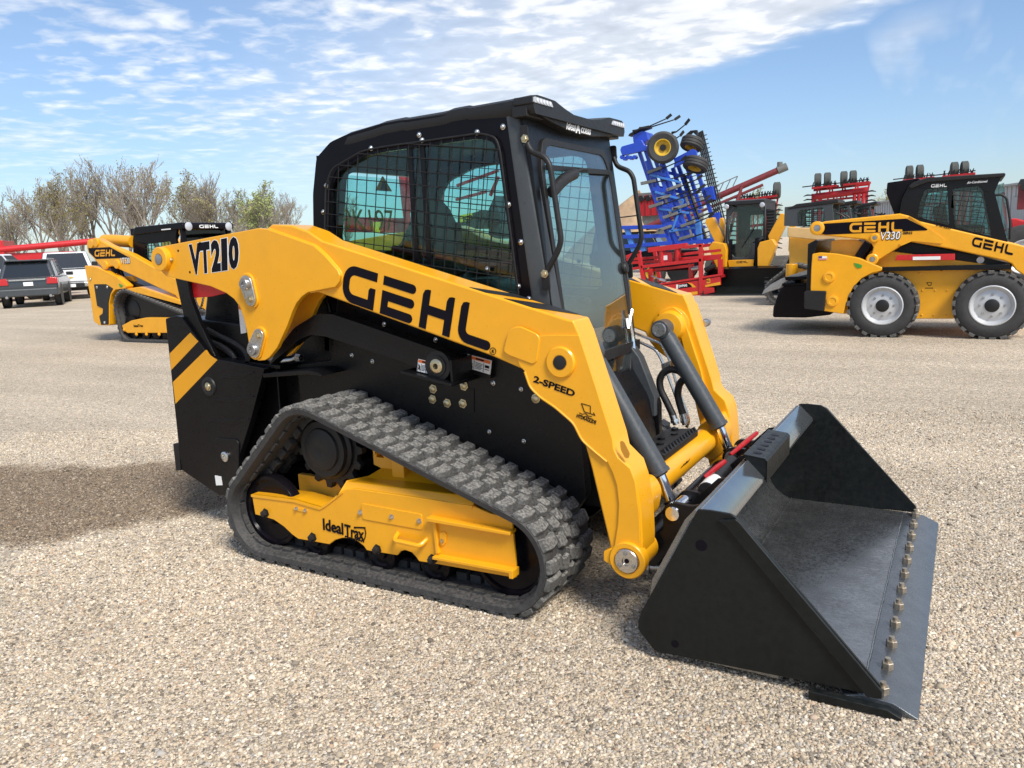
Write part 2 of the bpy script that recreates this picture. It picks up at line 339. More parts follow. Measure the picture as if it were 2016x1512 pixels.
# ------------------------------------------------------------------ the setting: gravel yard
def gravel_mat(name, sc, stones):
    m, nt, P = nodes(name); L = nt.links
    geo = nn(nt, 'ShaderNodeNewGeometry'); pos = geo.outputs['Position']
    if stones: oi = nn(nt, 'ShaderNodeObjectInfo'); rv = oi.outputs['Random']
    else:
        vo = nn(nt, 'ShaderNodeTexVoronoi', i_Scale=sc, i_Randomness=1.0); L.new(pos, vo.inputs[0])
        sx = nn(nt, 'ShaderNodeSeparateColor'); L.new(vo.outputs['Color'], sx.inputs[0]); rv = sx.outputs[0]
    cr = nn(nt, 'ShaderNodeValToRGB'); L.new(rv, cr.inputs[0]); r = cr.color_ramp
    cols = [(0, (.13, .11, .092)), (.12, (.27, .235, .195)), (.26, (.42, .355, .27)), (.42, (.56, .465, .345)), (.58, (.42, .40, .375)), (.72, (.64, .545, .42)), (.86, (.74, .68, .58)), (.955, (.44, .30, .20)), (1, (.82, .80, .75))]
    r.elements[0].position, r.elements[0].color = 0, (*cols[0][1], 1); r.elements[1].position, r.elements[1].color = 1, (*cols[-1][1], 1)
    for p, c in cols[1:-1]: e = r.elements.new(p); e.color = (*c, 1)
    big = nn(nt, 'ShaderNodeTexNoise', i_Scale=.35, i_Detail=5, i_Roughness=.6); L.new(pos, big.inputs[0])
    mr = nn(nt, 'ShaderNodeMapRange', i_1=.3, i_2=.7, i_3=.84, i_4=1.08); L.new(big.outputs[0], mr.inputs[0])
    mx = nn(nt, 'ShaderNodeMix', data_type='RGBA', blend_type='MULTIPLY'); mx.inputs[0].default_value = 1; L.new(cr.outputs[0], mx.inputs[6])
    cx = nn(nt, 'ShaderNodeCombineXYZ'); [L.new(mr.outputs[0], cx.inputs[i]) for i in range(3)]; wm = nn(nt, 'ShaderNodeVectorMath', operation='MULTIPLY'); wm.inputs[1].default_value = (1.02, .99, .93) if stones else (1.26, 1.20, 1.10); L.new(cx.outputs[0], wm.inputs[0]); L.new(wm.outputs[0], mx.inputs[7]); base = mx.outputs[2]
    if not stones:   # sand fines between the stones and mixing far off
        nf = nn(nt, 'ShaderNodeTexNoise', i_Scale=14, i_Detail=7, i_Roughness=.75); L.new(pos, nf.inputs[0])
        fm = nn(nt, 'ShaderNodeMapRange', i_1=.42, i_2=.62, i_3=.0, i_4=.55); L.new(nf.outputs[0], fm.inputs[0])
        fx = nn(nt, 'ShaderNodeMix', data_type='RGBA'); L.new(fm.outputs[0], fx.inputs[0]); L.new(base, fx.inputs[6]); fx.inputs[7].default_value = (.40, .34, .26, 1); base = fx.outputs[2]
    # faint wheel tracks running along the yard
    mp = nn(nt, 'ShaderNodeMapping'); mp.inputs['Scale'].default_value = (.12, 1.1, 1); mp.inputs['Rotation'].default_value = (0, 0, radians(-24)); L.new(pos, mp.inputs[0])
    wt = nn(nt, 'ShaderNodeTexNoise', i_Scale=1.0, i_Detail=3, i_Roughness=.5); L.new(mp.outputs[0], wt.inputs[0])
    wr = nn(nt, 'ShaderNodeMapRange', i_1=.35, i_2=.65, i_3=.89, i_4=1.06); L.new(wt.outputs[0], wr.inputs[0])
    wx = nn(nt, 'ShaderNodeMix', data_type='RGBA', blend_type='MULTIPLY'); wx.inputs[0].default_value = 1; L.new(base, wx.inputs[6])
    cw = nn(nt, 'ShaderNodeCombineXYZ'); [L.new(wr.outputs[0], cw.inputs[i]) for i in range(3)]; L.new(cw.outputs[0], wx.inputs[7]); base = wx.outputs[2]
    # patch of damp brown soil behind the machine
    sp = nn(nt, 'ShaderNodeSeparateXYZ'); L.new(pos, sp.inputs[0])
    ed = nn(nt, 'ShaderNodeTexNoise', i_Scale=2.2, i_Detail=6, i_Roughness=.65); L.new(pos, ed.inputs[0])
    def mth(op, a, b=None, c=None):
        n = nn(nt, 'ShaderNodeMath', operation=op)
        for i, x in enumerate((a, b, c)):
            if x is None: continue
            if isinstance(x, (int, float)): n.inputs[i].default_value = x
            else: L.new(x, n.inputs[i])
        return n.outputs[0]
    w = mth('MULTIPLY', mth('SUBTRACT', ed.outputs[0], .5), .8)
    def half(a, b, side):
        dx, dy = b[0]-a[0], b[1]-a[1]; l = hypot(dx, dy); nx, ny = -dy/l*side, dx/l*side
        return mth('ADD', mth('MULTIPLY_ADD', sp.outputs[0], nx, mth('MULTIPLY', sp.outputs[1], ny)), -(nx*a[0]+ny*a[1]))
    d1 = half((-3.31, -.33), (-1.74, .42), -1); d2 = half((-1.33, -1.36), (-.71, -.50), 1)
    d3 = mth('SUBTRACT', .55, sp.outputs[0])
    dd = mth('ADD', mth('MINIMUM', mth('MINIMUM', d1, d2), d3), w)
    sm = nn(nt, 'ShaderNodeMapRange', interpolation_type='SMOOTHSTEP', i_1=-.04, i_2=.20, i_3=0, i_4=.72 if stones else .9); L.new(dd, sm.inputs[0])
    vr = nn(nt, 'ShaderNodeMapRange', i_1=.35, i_2=.7, i_3=.75, i_4=1.25); L.new(ed.outputs[0], vr.inputs[0])
    so = nn(nt, 'ShaderNodeMix', data_type='RGBA'); L.new(sm.outputs[0], so.inputs[0]); L.new(base, so.inputs[6])
    sv = nn(nt, 'ShaderNodeMix', data_type='RGBA', blend_type='MULTIPLY'); sv.inputs[0].default_value = 1; L.new(base, sv.inputs[6]); sv.inputs[7].default_value = (.37, .315, .265, 1)
    L.new(sv.outputs[2], so.inputs[7]); L.new(so.outputs[2], P.inputs['Base Color'])
    P.inputs['Roughness'].default_value = .9; P.inputs['Specular IOR Level'].default_value = .25
    if not stones:
        b1 = nn(nt, 'ShaderNodeBump', i_Strength=.9, i_Distance=.012); L.new(vo.outputs['Distance'], b1.inputs['Height']); b1.invert = True
        b2 = nn(nt, 'ShaderNodeBump', i_Strength=.5, i_Distance=.03); L.new(nf.outputs[0], b2.inputs['Height']); L.new(b1.outputs[0], b2.inputs['Normal']); L.new(b2.outputs[0], P.inputs['Normal'])
    return m
GRV = gravel_mat('gravel_ground', 85, False); STN = gravel_mat('pebbles', 1, True)
g = G(); R0 = [0, 6, 14, 30, 60, 120, 260, 600, 1300]
for i in range(len(R0)-1):
    n = 48
    g.add([(R0[i]*cos(2*pi*k/n), R0[i]*sin(2*pi*k/n)+5, 0) for k in range(n)]+[(R0[i+1]*cos(2*pi*k/n), R0[i+1]*sin(2*pi*k/n)+5, 0) for k in range(n)],
          [(k, (k+1) % n, n+(k+1) % n, n+k) for k in range(n)] if i else [tuple(range(n, 2*n))])
kind(mk('ground', g, GRV, flat=True), 'structure')

def scatter(name, loop, dens, smin, smax, seed, mat, z=.0):
    """loose stones strewn over a patch of the yard"""
    me = bpy.data.meshes.new(name); me.from_pydata([(x, y, z) for x, y in loop], [], [tuple(range(len(loop)))]); o = new(name, me); kind(o, 'stuff')
    nt = bpy.data.node_groups.new(name, 'GeometryNodeTree')
    nt.interface.new_socket('Geometry', in_out='INPUT', socket_type='NodeSocketGeometry'); nt.interface.new_socket('Geometry', in_out='OUTPUT', socket_type='NodeSocketGeometry')
    N = nt.nodes; L = nt.links; gi = N.new('NodeGroupInput'); go = N.new('NodeGroupOutput')
    dp = N.new('GeometryNodeDistributePointsOnFaces'); dp.inputs['Density'].default_value = dens; dp.inputs['Seed'].default_value = seed; L.new(gi.outputs[0], dp.inputs[0])
    jn = N.new('GeometryNodeJoinGeometry')
    for k in range(5):
        ic = N.new('GeometryNodeMeshIcoSphere'); ic.inputs['Radius'].default_value = 1; ic.inputs['Subdivisions'].default_value = 2
        nz = N.new('ShaderNodeTexNoise'); nz.noise_dimensions = '4D'; nz.inputs['W'].default_value = k*7.3+seed; nz.inputs['Scale'].default_value = .9; nz.inputs['Detail'].default_value = 1
        sub = N.new('ShaderNodeVectorMath'); sub.operation = 'SUBTRACT'; sub.inputs[1].default_value = (.5, .5, .5); L.new(nz.outputs['Color'], sub.inputs[0])
        sc = N.new('ShaderNodeVectorMath'); sc.operation = 'SCALE'; sc.inputs['Scale'].default_value = 1.5; L.new(sub.outputs[0], sc.inputs[0])
        sp = N.new('GeometryNodeSetPosition'); L.new(ic.outputs[0], sp.inputs[0]); L.new(sc.outputs[0], sp.inputs['Offset'])
        tf = N.new('GeometryNodeTransform'); tf.inputs['Scale'].default_value = (1, .7+.06*k, .55+.05*k); L.new(sp.outputs[0], tf.inputs[0])
        ss = N.new('GeometryNodeSetShadeSmooth'); L.new(tf.outputs[0], ss.inputs[0])
        sm = N.new('GeometryNodeSetMaterial'); sm.inputs['Material'].default_value = mat; L.new(ss.outputs[0], sm.inputs[0])
        gi2 = N.new('GeometryNodeGeometryToInstance'); L.new(sm.outputs[0], gi2.inputs[0]); L.new(gi2.outputs[0], jn.inputs[0])
    ip = N.new('GeometryNodeInstanceOnPoints'); L.new(dp.outputs['Points'], ip.inputs['Points']); L.new(jn.outputs[0], ip.inputs['Instance']); ip.inputs['Pick Instance'].default_value = True
    rr = N.new('FunctionNodeRandomValue'); rr.data_type = 'FLOAT_VECTOR'; rr.inputs[0].default_value = (-.5, -.5, 0); rr.inputs[1].default_value = (.5, .5, 6.28); L.new(rr.outputs[0], ip.inputs['Rotation'])
    rs = N.new('FunctionNodeRandomValue'); rs.data_type = 'FLOAT'; rs.inputs[2].default_value = 0; rs.inputs[3].default_value = 1; rs.inputs['Seed'].default_value = 3
    pw = N.new('ShaderNodeMath'); pw.operation = 'POWER'; pw.inputs[1].default_value = 2.6; L.new(rs.outputs[1], pw.inputs[0])
    ma = N.new('ShaderNodeMath'); ma.operation = 'MULTIPLY_ADD'; ma.inputs[1].default_value = smax-smin; ma.inputs[2].default_value = smin; L.new(pw.outputs[0], ma.inputs[0]); L.new(ma.outputs[0], ip.inputs['Scale'])
    L.new(ip.outputs[0], go.inputs[0])
    o.modifiers.new('stones', 'NODES').node_group = nt
    return o
scatter('gravel', [(-1.2, -1.3), (-.7, -1.9), (.1, -2.4), (1.2, -3.0), (3.2, -2.6), (5.4, -1.6), (5.0, .6), (3.6, .6), (2.4, -.2), (1.6, -.6), (.2, -.6)], 13500, .0024, .0085, 1, STN)
scatter('gravel', [(-1.2, -1.3), (.2, -.6), (.2, .7), (-2.3, 1.4), (-4.4, .4), (-3.2, -.9), (-1.8, -1.5)], 6000, .0026, .0085, 2, STN)
scatter('gravel', [(2.4, -.2), (3.6, .6), (5.0, .6), (6.5, 3.0), (3.0, 4.0), (1.0, 2.4), (1.9, .4)], 5000, .0026, .009, 3, STN)

scatter('loose_stones', [(-.9, -1.6), (1.2, -3.0), (3.2, -2.6), (5.4, -1.6), (5.0, .6), (6, 3), (3, 4), (2.6, .2), (1.8, -.7), (.2, -.9), (-.3, .7), (-2.3, 1.4), (-3.6, .2)], 28, .008, .017, 5, STN)

# ------------------------------------------------------------------ the loader in front
HERO = thing('compact_track_loader', 'large yellow and black track loader with a black bucket, closest machine in the gravel yard', 'track loader')
def cone_bolt(parent, p, ax, r=.011, mat=None, name='bolt', h=.009, hole=False):
    p = Vector(p); a = Vector(ax).normalized()
    g = G().lathe([(r*1.5, 0), (r*1.5, .003), (r*1.02, .0032), (r, h), (r*.8, h+.002), (0, h+.002)], p, a, 6 if not hole else 16)
    return mk(name, g, mat or ZNC, parent)
def sph_bolt(parent, p, ax, r=.011, mat=None, name='bolt'):
    return mk(name, G().lathe([(r*1.3, 0), (r*1.3, .003), (r, .004), (r*.92, .008), (r*.6, .011), (0, .012)], p, ax, 12), mat or ZNC, parent)

# --- chassis
fr = mk('chassis', G().prism(rnd([(-.70,.34),(-.70,1.12),(.12,1.12),(.30,1.30),(.42,1.42),(.60,1.40),(1.44,1.14),(1.54,.98),(1.58,.86),(1.60,.60),(1.60,.36),(1.56,.26),(-.45,.26)], .03), -.44, .44), BLK, HERO, bev=.008)
mk('chassis_nose', G().prism(rnd([(1.5,.96),(1.58,.92),(1.71,.70),(1.74,.52),(1.74,.34),(1.66,.26),(1.5,.26)], .03), -.33, .33), BLK, HERO, bev=.008)
for s in (-1, 1):
    # body side panel above the track, with its step edge
    pan = mk('side_panel', G().prism(rnd([(.10,.55),(.10,.93),(.34,.96),(.42,1.30),(1.42,1.03),(1.56,.97),(1.60,.80),(1.64,.42),(1.60,.34),(1.2,.45)] if s > 0 else [(.10,.55),(.10,.93),(.34,.96),(.42,1.30),(1.42,1.03),(1.60,.97),(1.70,.80),(1.72,.42),(1.66,.34),(1.2,.45)], .02), s*.44, s*.50), BLK, HERO, bev=.004)
    mk('fender', G().prism([(.02,.905),(.33,.935),(.40,.925),(.42,.91),(.33,.915),(.02,.885)], s*.50, s*.66), BLK, pan, bev=.003)
    for x, z in [(0.694,1.146),(0.987,1.077),(0.605,0.965),(0.477,0.991),(1.284,0.891)]: sph_bolt(pan, (x, s*.50, z), (0, s, 0), .009)
    for x, z in [(1.284,0.892),(1.425,0.871),(1.252,0.667),(1.428,0.639)]: sph_bolt(pan, (x, s*.50, z), (0, s, 0), .008)
    x, z = (1.496,0.834); sph_bolt(pan, (x, s*.50, z), (0, s, 0), .016, BRS)
    # lower link
    lk = rnd([(0.073,0.948),(0.136,1.027),(0.271,1.142),(0.428,1.211),(0.523,1.209),(0.658,1.175),(1.118,1.054),(1.182,1.022),(1.186,0.972),(1.123,0.931),(1.056,0.951),(0.907,1),(0.464,1.104),(0.373,1.109),(0.298,1.086),(0.206,1.029)], .02)
    lo = mk('lower_link', G().prism(lk, s*.60, s*.665), BLK, HERO, bev=.008)
    x, z = (1.113,0.988)
    mk('pivot_boss', G().lathe([(.066, 0), (.066, .012), (.045, .013), (.045, .018), (.02, .0185)], (x, s*.662, z), (0, s, 0), 28), BLKM, lo)
    mk('pivot_bolt', G().lathe([(.032, 0), (.032, .014), (.026, .018), (.013, .018), (.011, .006), (0, .006)], (x, s*.672, z), (0, s, 0), 20), BRS, lo)
    # link bracket
    b0 = [(0.937,0.965),(1.199,0.92),(1.205,1.019)]; x0, x1 = b0[0][0], b0[1][0]; zb, zt = b0[1][1], b0[2][1]
    br = mk('link_bracket', G().prism([(x0+.08,b0[0][1]-.002),(x1,zb),(x1,zt),(x1-.05,zt+.03),(x0+.16,zt+.0)], s*.56, s*.60).box(x1-.012,x1,min(s*.5,s*.68),max(s*.5,s*.68),zb,zt).prism([(x0+.08,zb+.09),(x0+.08,zb+.02),(x1,zb),(x1,zt-.01),(x1-.05,zt+.02)], s*.668, s*.685) if False else
        G().box(x1-.012,x1,min(s*.5,s*.69),max(s*.5,s*.69),zb,zt).prism([(x0,b0[0][1]-.012),(x0,b0[0][1]),(x1+.005,zb),(x1+.005,zb-.014)], s*.50, s*.71), BLK, HERO, bev=.003)
    for x, z in [(0.958,0.848),(0.951,0.799),(1.033,0.786),(1.119,0.789),(1.131,0.871)]: cone_bolt(br, (x, s*.502, z), (0, s, 0), .015, BRS)
    mk('bolt_plate', G().prism([(0.932,0.874),(1.183,0.86),(1.177,0.752),(0.922,0.744)], s*.499, s*.504), BLK, br)
def sticker(parent, q, y, kind_):
    """a white warning sticker with an orange head; q = four corners in the side plane"""
    d = decal(parent, q, y, DEC, 'warning_label')
    def at(u, v):
        a = Vector(q[0])*(1-u)+Vector(q[1])*u; b = Vector(q[3])*(1-u)+Vector(q[2])*u; p = a*(1-v)+b*v; return (p.x, p.y)
    if kind_ == 1:
        decal(d, [at(.03,.03), at(.97,.03), at(.97,.26), at(.03,.26)], y, ORG, 'label_head', th=.002)
        g = G()
        for a, b, c, e in ((.05,.36,.07,.95), (.30,.32,.315,.95), (.70,.32,.715,.95), (.36,.42,.66,.45), (.36,.52,.66,.55), (.36,.62,.62,.65), (.36,.72,.66,.75), (.36,.82,.6,.85), (.36,.08,.7,.2), (.76,.42,.94,.6), (.76,.7,.94,.74)): g.prism([at(a,b), at(c,b), at(c,e), at(a,e)], y+.002, y-.0028)
        g.prism([at(.10,.45), at(.16,.42), at(.2,.55), at(.27,.6), at(.22,.66), at(.26,.85), at(.2,.9), at(.16,.72), at(.1,.85), at(.08,.8), at(.14,.6)], y+.002, y-.0028)
        mk('label_print', g, DBL, d, flat=True)
    return d
sticker(HERO, [(1.007,1.014),(1.07,1.004),(1.061,0.95),(0.996,0.96)], -.666, 1)
sticker(HERO, [(1.177,1.021),(1.3,0.996),(1.289,0.934),(1.169,0.961)], -.53, 1)
mk('label_backing', G().prism([(1.146,1.025),(1.297,0.995),(1.288,0.916),(1.141,0.945)], -.50, -.528), BLK, HERO, bev=.002)

# --- tail: engine bay sides, tower, bumper
for s in (-1, 1):
    tl = rnd([(-0.744,1.175),(-0.652,1.191),(-0.605,1.184),(-0.492,1.056),(-0.433,0.989),(-0.36,0.961),(-0.007,0.926),(-0.036,0.869),(-0.147,0.646),(-0.276,0.421),(-0.37,0.202),(-0.458,0.191),(-0.751,0.305),(-0.762,0.385)], .012)
    tp = mk('tail_panel', G().prism(tl, s*.58, s*.62), BLK, HERO, bev=.005)
    for a in ([(-0.345,0.867),(-0.176,0.899),(-0.088,0.907)], [(-0.427,0.739),(-0.225,0.766),(-0.106,0.778)], [(-0.461,0.623),(-0.273,0.642),(-0.153,0.654)]):
        mk('panel_rib', G().prism([(a[0][0],a[0][1]),(a[2][0],a[2][1]),(a[2][0],a[2][1]-.006),(a[1][0],a[1][1]-.03),(a[0][0],a[0][1]-.006)], s*.615, s*.624), BLK, tp, bev=.002)
    x, z = (-0.445,0.809)
    mk('panel_boss', G().lathe([(.055,0),(.05,.01),(.035,.012),(.03,.008),(0,.008)], (x, s*.618, z), (0, s, 0), 24), BLKM, tp); sph_bolt(tp, (x, s*.626, z), (0, s, 0), .018, BRS)
    mk('hinge_plate', G().prism(rnd([(-0.444,0.51),(-0.423,0.526),(-0.269,0.533),(-0.249,0.511),(-0.269,0.38),(-0.364,0.204),(-0.442,0.205)], .01), s*.618, s*.628), BLK, tp, bev=.003)
    x, z = (-0.362,0.429); mk('panel_bolt', G().lathe([(.028,0),(.028,.01),(.022,.014),(.012,.014),(.01,.006),(0,.006)], (x, s*.628, z), (0, s, 0), 20), ZNC, tp)
    mk('bumper_pad', G().prism(rnd([(-0.822,0.455),(-0.772,0.459),(-0.783,0.299),(-0.825,0.294)], .004), s*.40, s*.61), BLKM, HERO, bev=.005)
    # tower upright
    mk('tower_post', G().prism([(-0.649,1.396),(-0.552,1.379),(-0.545,1.29),(-0.493,1.154),(-0.385,0.958),(-0.458,0.983),(-0.517,1.053),(-0.615,1.184)], s*.572, s*.60), BLK, HERO, bev=.004)
    mk('tower_post', G().prism([(-0.123,1.117),(-0.08,1.117),(-0.163,0.937),(-0.199,0.941)], s*.40, s*.58), BLK, HERO, bev=.004)
    mk('tail_shelf', G().prism([(-0.4,0.96),(-0.162,0.948),(0.063,0.935),(0.061,0.92),(-0.166,0.922),(-0.389,0.934)], s*.40, s*.58), BLK, HERO)
    st = mk('hazard_stripe', G().prism([(-0.741,0.98),(-0.548,1.1),(-0.491,1.053),(-0.745,0.887)], s*.61, s*.6212), DYL, tp, flat=True)
    mk('hazard_stripe', G().prism([(-0.742,0.819),(-0.442,1.007),(-0.427,0.987),(-0.355,0.957),(-0.742,0.695)], s*.61, s*.6212), DYL, tp, flat=True)
    mk('arm_stop', G().prism([(-0.599,1.388),(-0.404,1.354),(-0.26,1.311),(-0.414,1.289),(-0.596,1.282)], s*.558, s*.57), RED, HERO, bev=.003)
mk('tail_box', G().prism(rnd([(-.80,.42),(-.77,1.17),(-.05,1.12),(-.05,.30),(-.50,.24),(-.78,.34)], .03), -.5, .5), BLK, HERO, bev=.01)
mk('engine_hood', G().prism(rnd([(-.66,1.10),(-.56,1.40),(-.30,1.45),(.26,1.46),(.34,1.10)], .05), -.455, .455), BLK, HERO, bev=.02)
decal(HERO, [(-0.467,0.31),(-0.417,0.31),(-0.414,0.261),(-0.465,0.254)], -.629, DEC, 'label')
decal(HERO, [(-0.267,1.241),(-0.226,1.23),(-0.225,1.094),(-0.269,1.087)], -.52, DEC, 'label'); decal(HERO, [(-0.263,1.241),(-0.223,1.231),(-0.225,1.21),(-0.265,1.22)], -.522, ORG, 'label_head')
g = G(); a = [(-0.618,1.289),(-0.616,1.262),(-0.604,1.238),(-0.587,1.217),(-0.568,1.241),(-0.558,1.262),(-0.549,1.283)]
for i in range(len(a)*3-3):
    k = i/3; j = int(k); t = k-j; p = Vector((a[j][0]*(1-t)+a[j+1][0]*t, -.51, a[j][1]*(1-t)+a[j+1][1]*t)); e = (Vector((a[j+1][0], 0, a[j+1][1]))-Vector((a[j][0], 0, a[j][1]))).normalized(); w = Vector((0, 1, 0)) if i % 2 else Vector((e.z, 0, -e.x))
    g.tube([p+e*(.011*cos(q))+w*(.006*sin(q)) for q in [2*pi*m/8 for m in range(8)]], .0022, 5, True)
mk('safety_chain', g, ZNC, HERO)
for pts in (((290,598),(350,635),(420,665),(468,695)), ((305,655),(370,680),(420,715),(455,770)), ((330,590),(420,640),(500,650))):
    pass
hz = [[(-0.554,1.104),(-0.456,1.066),(-0.353,1.036),(-0.275,0.998),(-0.246,0.935)], [(-0.539,1.043),(-0.433,1.017),(-0.354,0.977),(-0.317,0.917)]]
for k, h in enumerate(hz): mk('hose', G().tube(fil([(p[0], -.50-.02*k, p[1]) for p in h], .08), .017, 10), HOS, HERO)
a = [(-0.028,0.96),(0.029,0.967),(0.041,0.954),(0.125,0.963),(0.154,0.976),(0.187,0.975)]
mk('hydraulic_elbow', G().tube(fil([(p[0], -.55, p[1]) for p in a], .03), [.016]*2+[.011]*(len(fil([(0,0,0)]*2, .1)) or 0)+[.011]*200 if False else .013, 10), ZNC, HERO)
for i in (0, 4): mk('hose_fitting', G().cyl((a[i][0], -.55, a[i][1]), (a[i+1][0], -.55, a[i+1][1]), .021, n=6), ZNC, HERO)

# --- lift arms
TAILP = [(-0.548,1.553),(-0.532,1.56),(0.2,1.618),(0.257,1.612),(0.539,1.525),(0.598,1.48),(0.666,1.414),(0.679,1.39),(0.672,1.363),(0.646,1.339),(0.515,1.321),(0.479,1.317),(0.441,1.3),(0.4,1.269),(0.371,1.233),(0.324,1.159),(0.247,1.056),(0.188,1.007),(0.157,0.993),(0.112,0.989),(0.074,1.004),(0.061,1.037),(0.052,1.137),(0.04,1.194),(0.021,1.251),(-0.014,1.289),(-0.065,1.318),(-0.173,1.353),(-0.431,1.396),(-0.506,1.41),(-0.55,1.441),(-0.571,1.494),(-0.568,1.528)]
# boxed boom: same outline either side
BOOM = [(.20,1.60),(.27,1.632),(.39,1.622),(.49,1.590),(.57,1.545),(1.779,1.2005),(1.80,1.198),(1.823,1.148),(1.952,.753),(1.963,.700),(2.02,.648),(2.039,.593),(2.058,.472),(2.062,.36),(2.06,.28),(2.03,.225),(1.99,.214),(1.95,.24),(1.932,.305),(1.857,.631),(1.827,.743),(1.794,.806),(1.720,.850),(1.652,.896),(1.61,.945),(1.586,.996),(1.432,1.05),(.51,1.318),(.40,1.335),(.2,1.45)]
LOWP = [(1.826,1.143),(1.854,1.059),(1.952,0.753),(1.957,0.713),(1.973,0.682),(2.021,0.645),(2.041,0.593),(2.054,0.472),(2.057,0.332),(2.054,0.269),(2.03,0.234),(1.997,0.221),(1.966,0.228),(1.946,0.251),(1.946,0.306),(1.966,0.418),(1.972,0.502),(1.965,0.576),(1.949,0.623),(1.928,0.662),(1.878,0.698),(1.827,0.738),(1.793,0.802),(1.715,0.86),(1.652,0.896),(1.609,0.933),(1.587,0.995),(1.564,1.016),(1.531,1.107),(1.57,1.132),(1.734,1.143)]
for s in (-1, 1):
    A = mk('lift_arm', G().prism(BOOM, s*.597, s*.742), YEL, HERO, bev=.009, seg=3)
    mk('arm_tail_plate', G().prism(TAILP, s*.735, s*.762), YEL, A, bev=.004)
    mk('arm_tail_plate', G().prism([p for p in TAILP if p[0] < .46], s*.585, s*.612), YEL, A, bev=.004)
    x, z = (-0.515,1.497)
    mk('pivot_boss', G().lathe([(.062,-.01),(.062,.03),(.058,.034),(.03,.034),(.028,.03),(0,.03)], (x+.012, s*.76, z), (0, s, 0), 28), YEL, A)
    mk('pivot_pin', G().lathe([(.026,0),(.026,.008),(0,.009)], (x+.012, s*.789, z), (0, s, 0), 20), STL, A)
    cone_bolt(A, (x+.075, s*.765, z-.005), (0, s, 0), .009, BRS)
    # link pins with keeper plates
    for (px, pz), (qx, qz) in (((0.099,1.361), (0.12,1.289)), ((0.107,1.047), (0.149,1.114))):
        d = Vector((qx-px, qz-pz)); n = Vector((-d.y, d.x)).normalized(); e = d.normalized(); r1, r2 = .042, .034; lp = []
        t0 = atan2(n.y, n.x)
        lp = [(px+r1*cos(t0+pi*i/8), pz+r1*sin(t0+pi*i/8)) for i in range(9)]+[(qx+r2*cos(t0+pi+pi*i/8), qz+r2*sin(t0+pi+pi*i/8)) for i in range(9)]
        mk('pin_weld_pad', G().prism([(a+(a-(px+qx)/2)*.14, b+(b-(pz+qz)/2)*.14) for a, b in lp], s*.755, s*.772), YEL, A, bev=.004)
        kp = mk('keeper_plate', G().prism(lp, s*.772, s*.782), ZNC, A, bev=.003)
        mk('pin_end', G().lathe([(.029,0),(.029,.012),(.026,.016),(.014,.016),(.012,.008),(0,.008)], (px, s*.782, pz), (0, s, 0), 20), STL, kp)
        cone_bolt(kp, (qx, s*.782, qz), (0, s, 0), .013, BRS)
    for x, z in [(-0.385,1.535),(-0.314,1.426)]: mk('plate_hole', G().lathe([(.0065,0),(.0065,.0012),(0,.0012)], (x, s*.7615, z), (0, s, 0), 10), DBL, A)
    # lower outer plate and front cap plate
    mk('arm_nose_plate', G().prism(LOWP, s*.738, s*.751), YEL, A, bev=.003)
    fp = [(1.797,1.203),(1.826,1.150),(1.958,.755),(1.968,.700)]
    x, z = (1.748,1.038)
    mk('pin_boss', G().lathe([(.062,-.004),(.062,.008),(.056,.014),(.030,.014),(.030,.012),(0,.012)], (x, s*.75, z), (0, s, 0), 28), YEL, A)
    mk('boss_plug', G().lathe([(.027,0),(.027,.004),(.02,.006),(0,.006)], (x, s*.762, z), (0, s, 0), 20), BLKM, A)
    mk('cover_pad', G().prism(rnd([(1.525,1.163),(1.573,1.177),(1.65,1.146),(1.663,1.126),(1.645,1.036),(1.627,1.025),(1.52,1.057),(1.494,1.073)], .03), s*.748, s*.757), YEL, A, bev=.005)
    x, z = (2.007,0.283)
    pb = mk('bucket_pin_boss', G().lathe([(.062,-.165),(.062,-.04),(.073,-.03),(.073,.010),(.069,.014),(.052,.014),(.052,.010),(0,.010)], (x, s*.752, z), (0, s, 0), 36), YEL, A)
    pc = mk('pin_cap', G().lathe([(.048,0),(.048,.007),(.045,.010),(.018,.010),(.016,.004),(0,.004)], (x, s*.763, z), (0, s, 0), 32), ZNC, pb)
    for t in (95, 215, 335): cone_bolt(pc, (x+.033*cos(radians(t)), s*.772, z+.033*sin(radians(t))), (0, s, 0), .007, STL, h=.004)
    mk('cap_bore', G().lathe([(.010,0),(.010,.002),(0,.002)], (x, s*.7665, z), (0, s, 0), 8), DBL, pc)
    mk('grease_tab', G().prism(rnd([(x-.10,z-.02),(x-.10,z+.02),(x-.07,z+.035),(x-.04,z+.02),(x-.05,z-.04)], .008), s*.72, s*.757), YEL, A, bev=.003)
    # tilt cylinder
    c0, c1, c2 = Vector((1.735, s*.45, 1.034)), Vector((2.028, s*.45, .545)), Vector((2.095, s*.45, .393)); e = (c1-c0).normalized()
    B = mk('tilt_cylinder', G().cyl(c0+e*.05, c1, .0435, n=24).cyl(c1-e*.012, c1+e*.006, .0475, n=24).cyl(c1+e*.006, c1+e*.012, .034, n=24), GRY, HERO, bev=.003)
    mk('cylinder_eye', G().cyl(c0+Vector((0,-.045,0)), c0+Vector((0,.045,0)), .047, n=24).cyl(c0, c0+e*.07, .04, n=16), GRY, B, bev=.003)
    mk('pin', G().lathe([(.036,-.13),(.036,.055),(.034,.058),(.026,.058),(.0255,.0565),(0,.0565)], c0, (0, -s, 0), 24), STL, B)
    mk('piston_rod', G().cyl(c1, c2-e*.03, .0235, n=20), CHR, B)
    mk('rod_eye', G().cyl(c2+Vector((0,-.035,0)), c2+Vector((0,.035,0)), .042, n=24).cyl(c2-e*.05, c2, .027, n=16), BLK, B, bev=.002)
    mk('rod_bearing', G().lathe([(.030,-.04),(.030,.04),(.028,.042),(.016,.042),(.014,.02),(0,.02)], c2, (0, -s, 0), 20), STL, B)
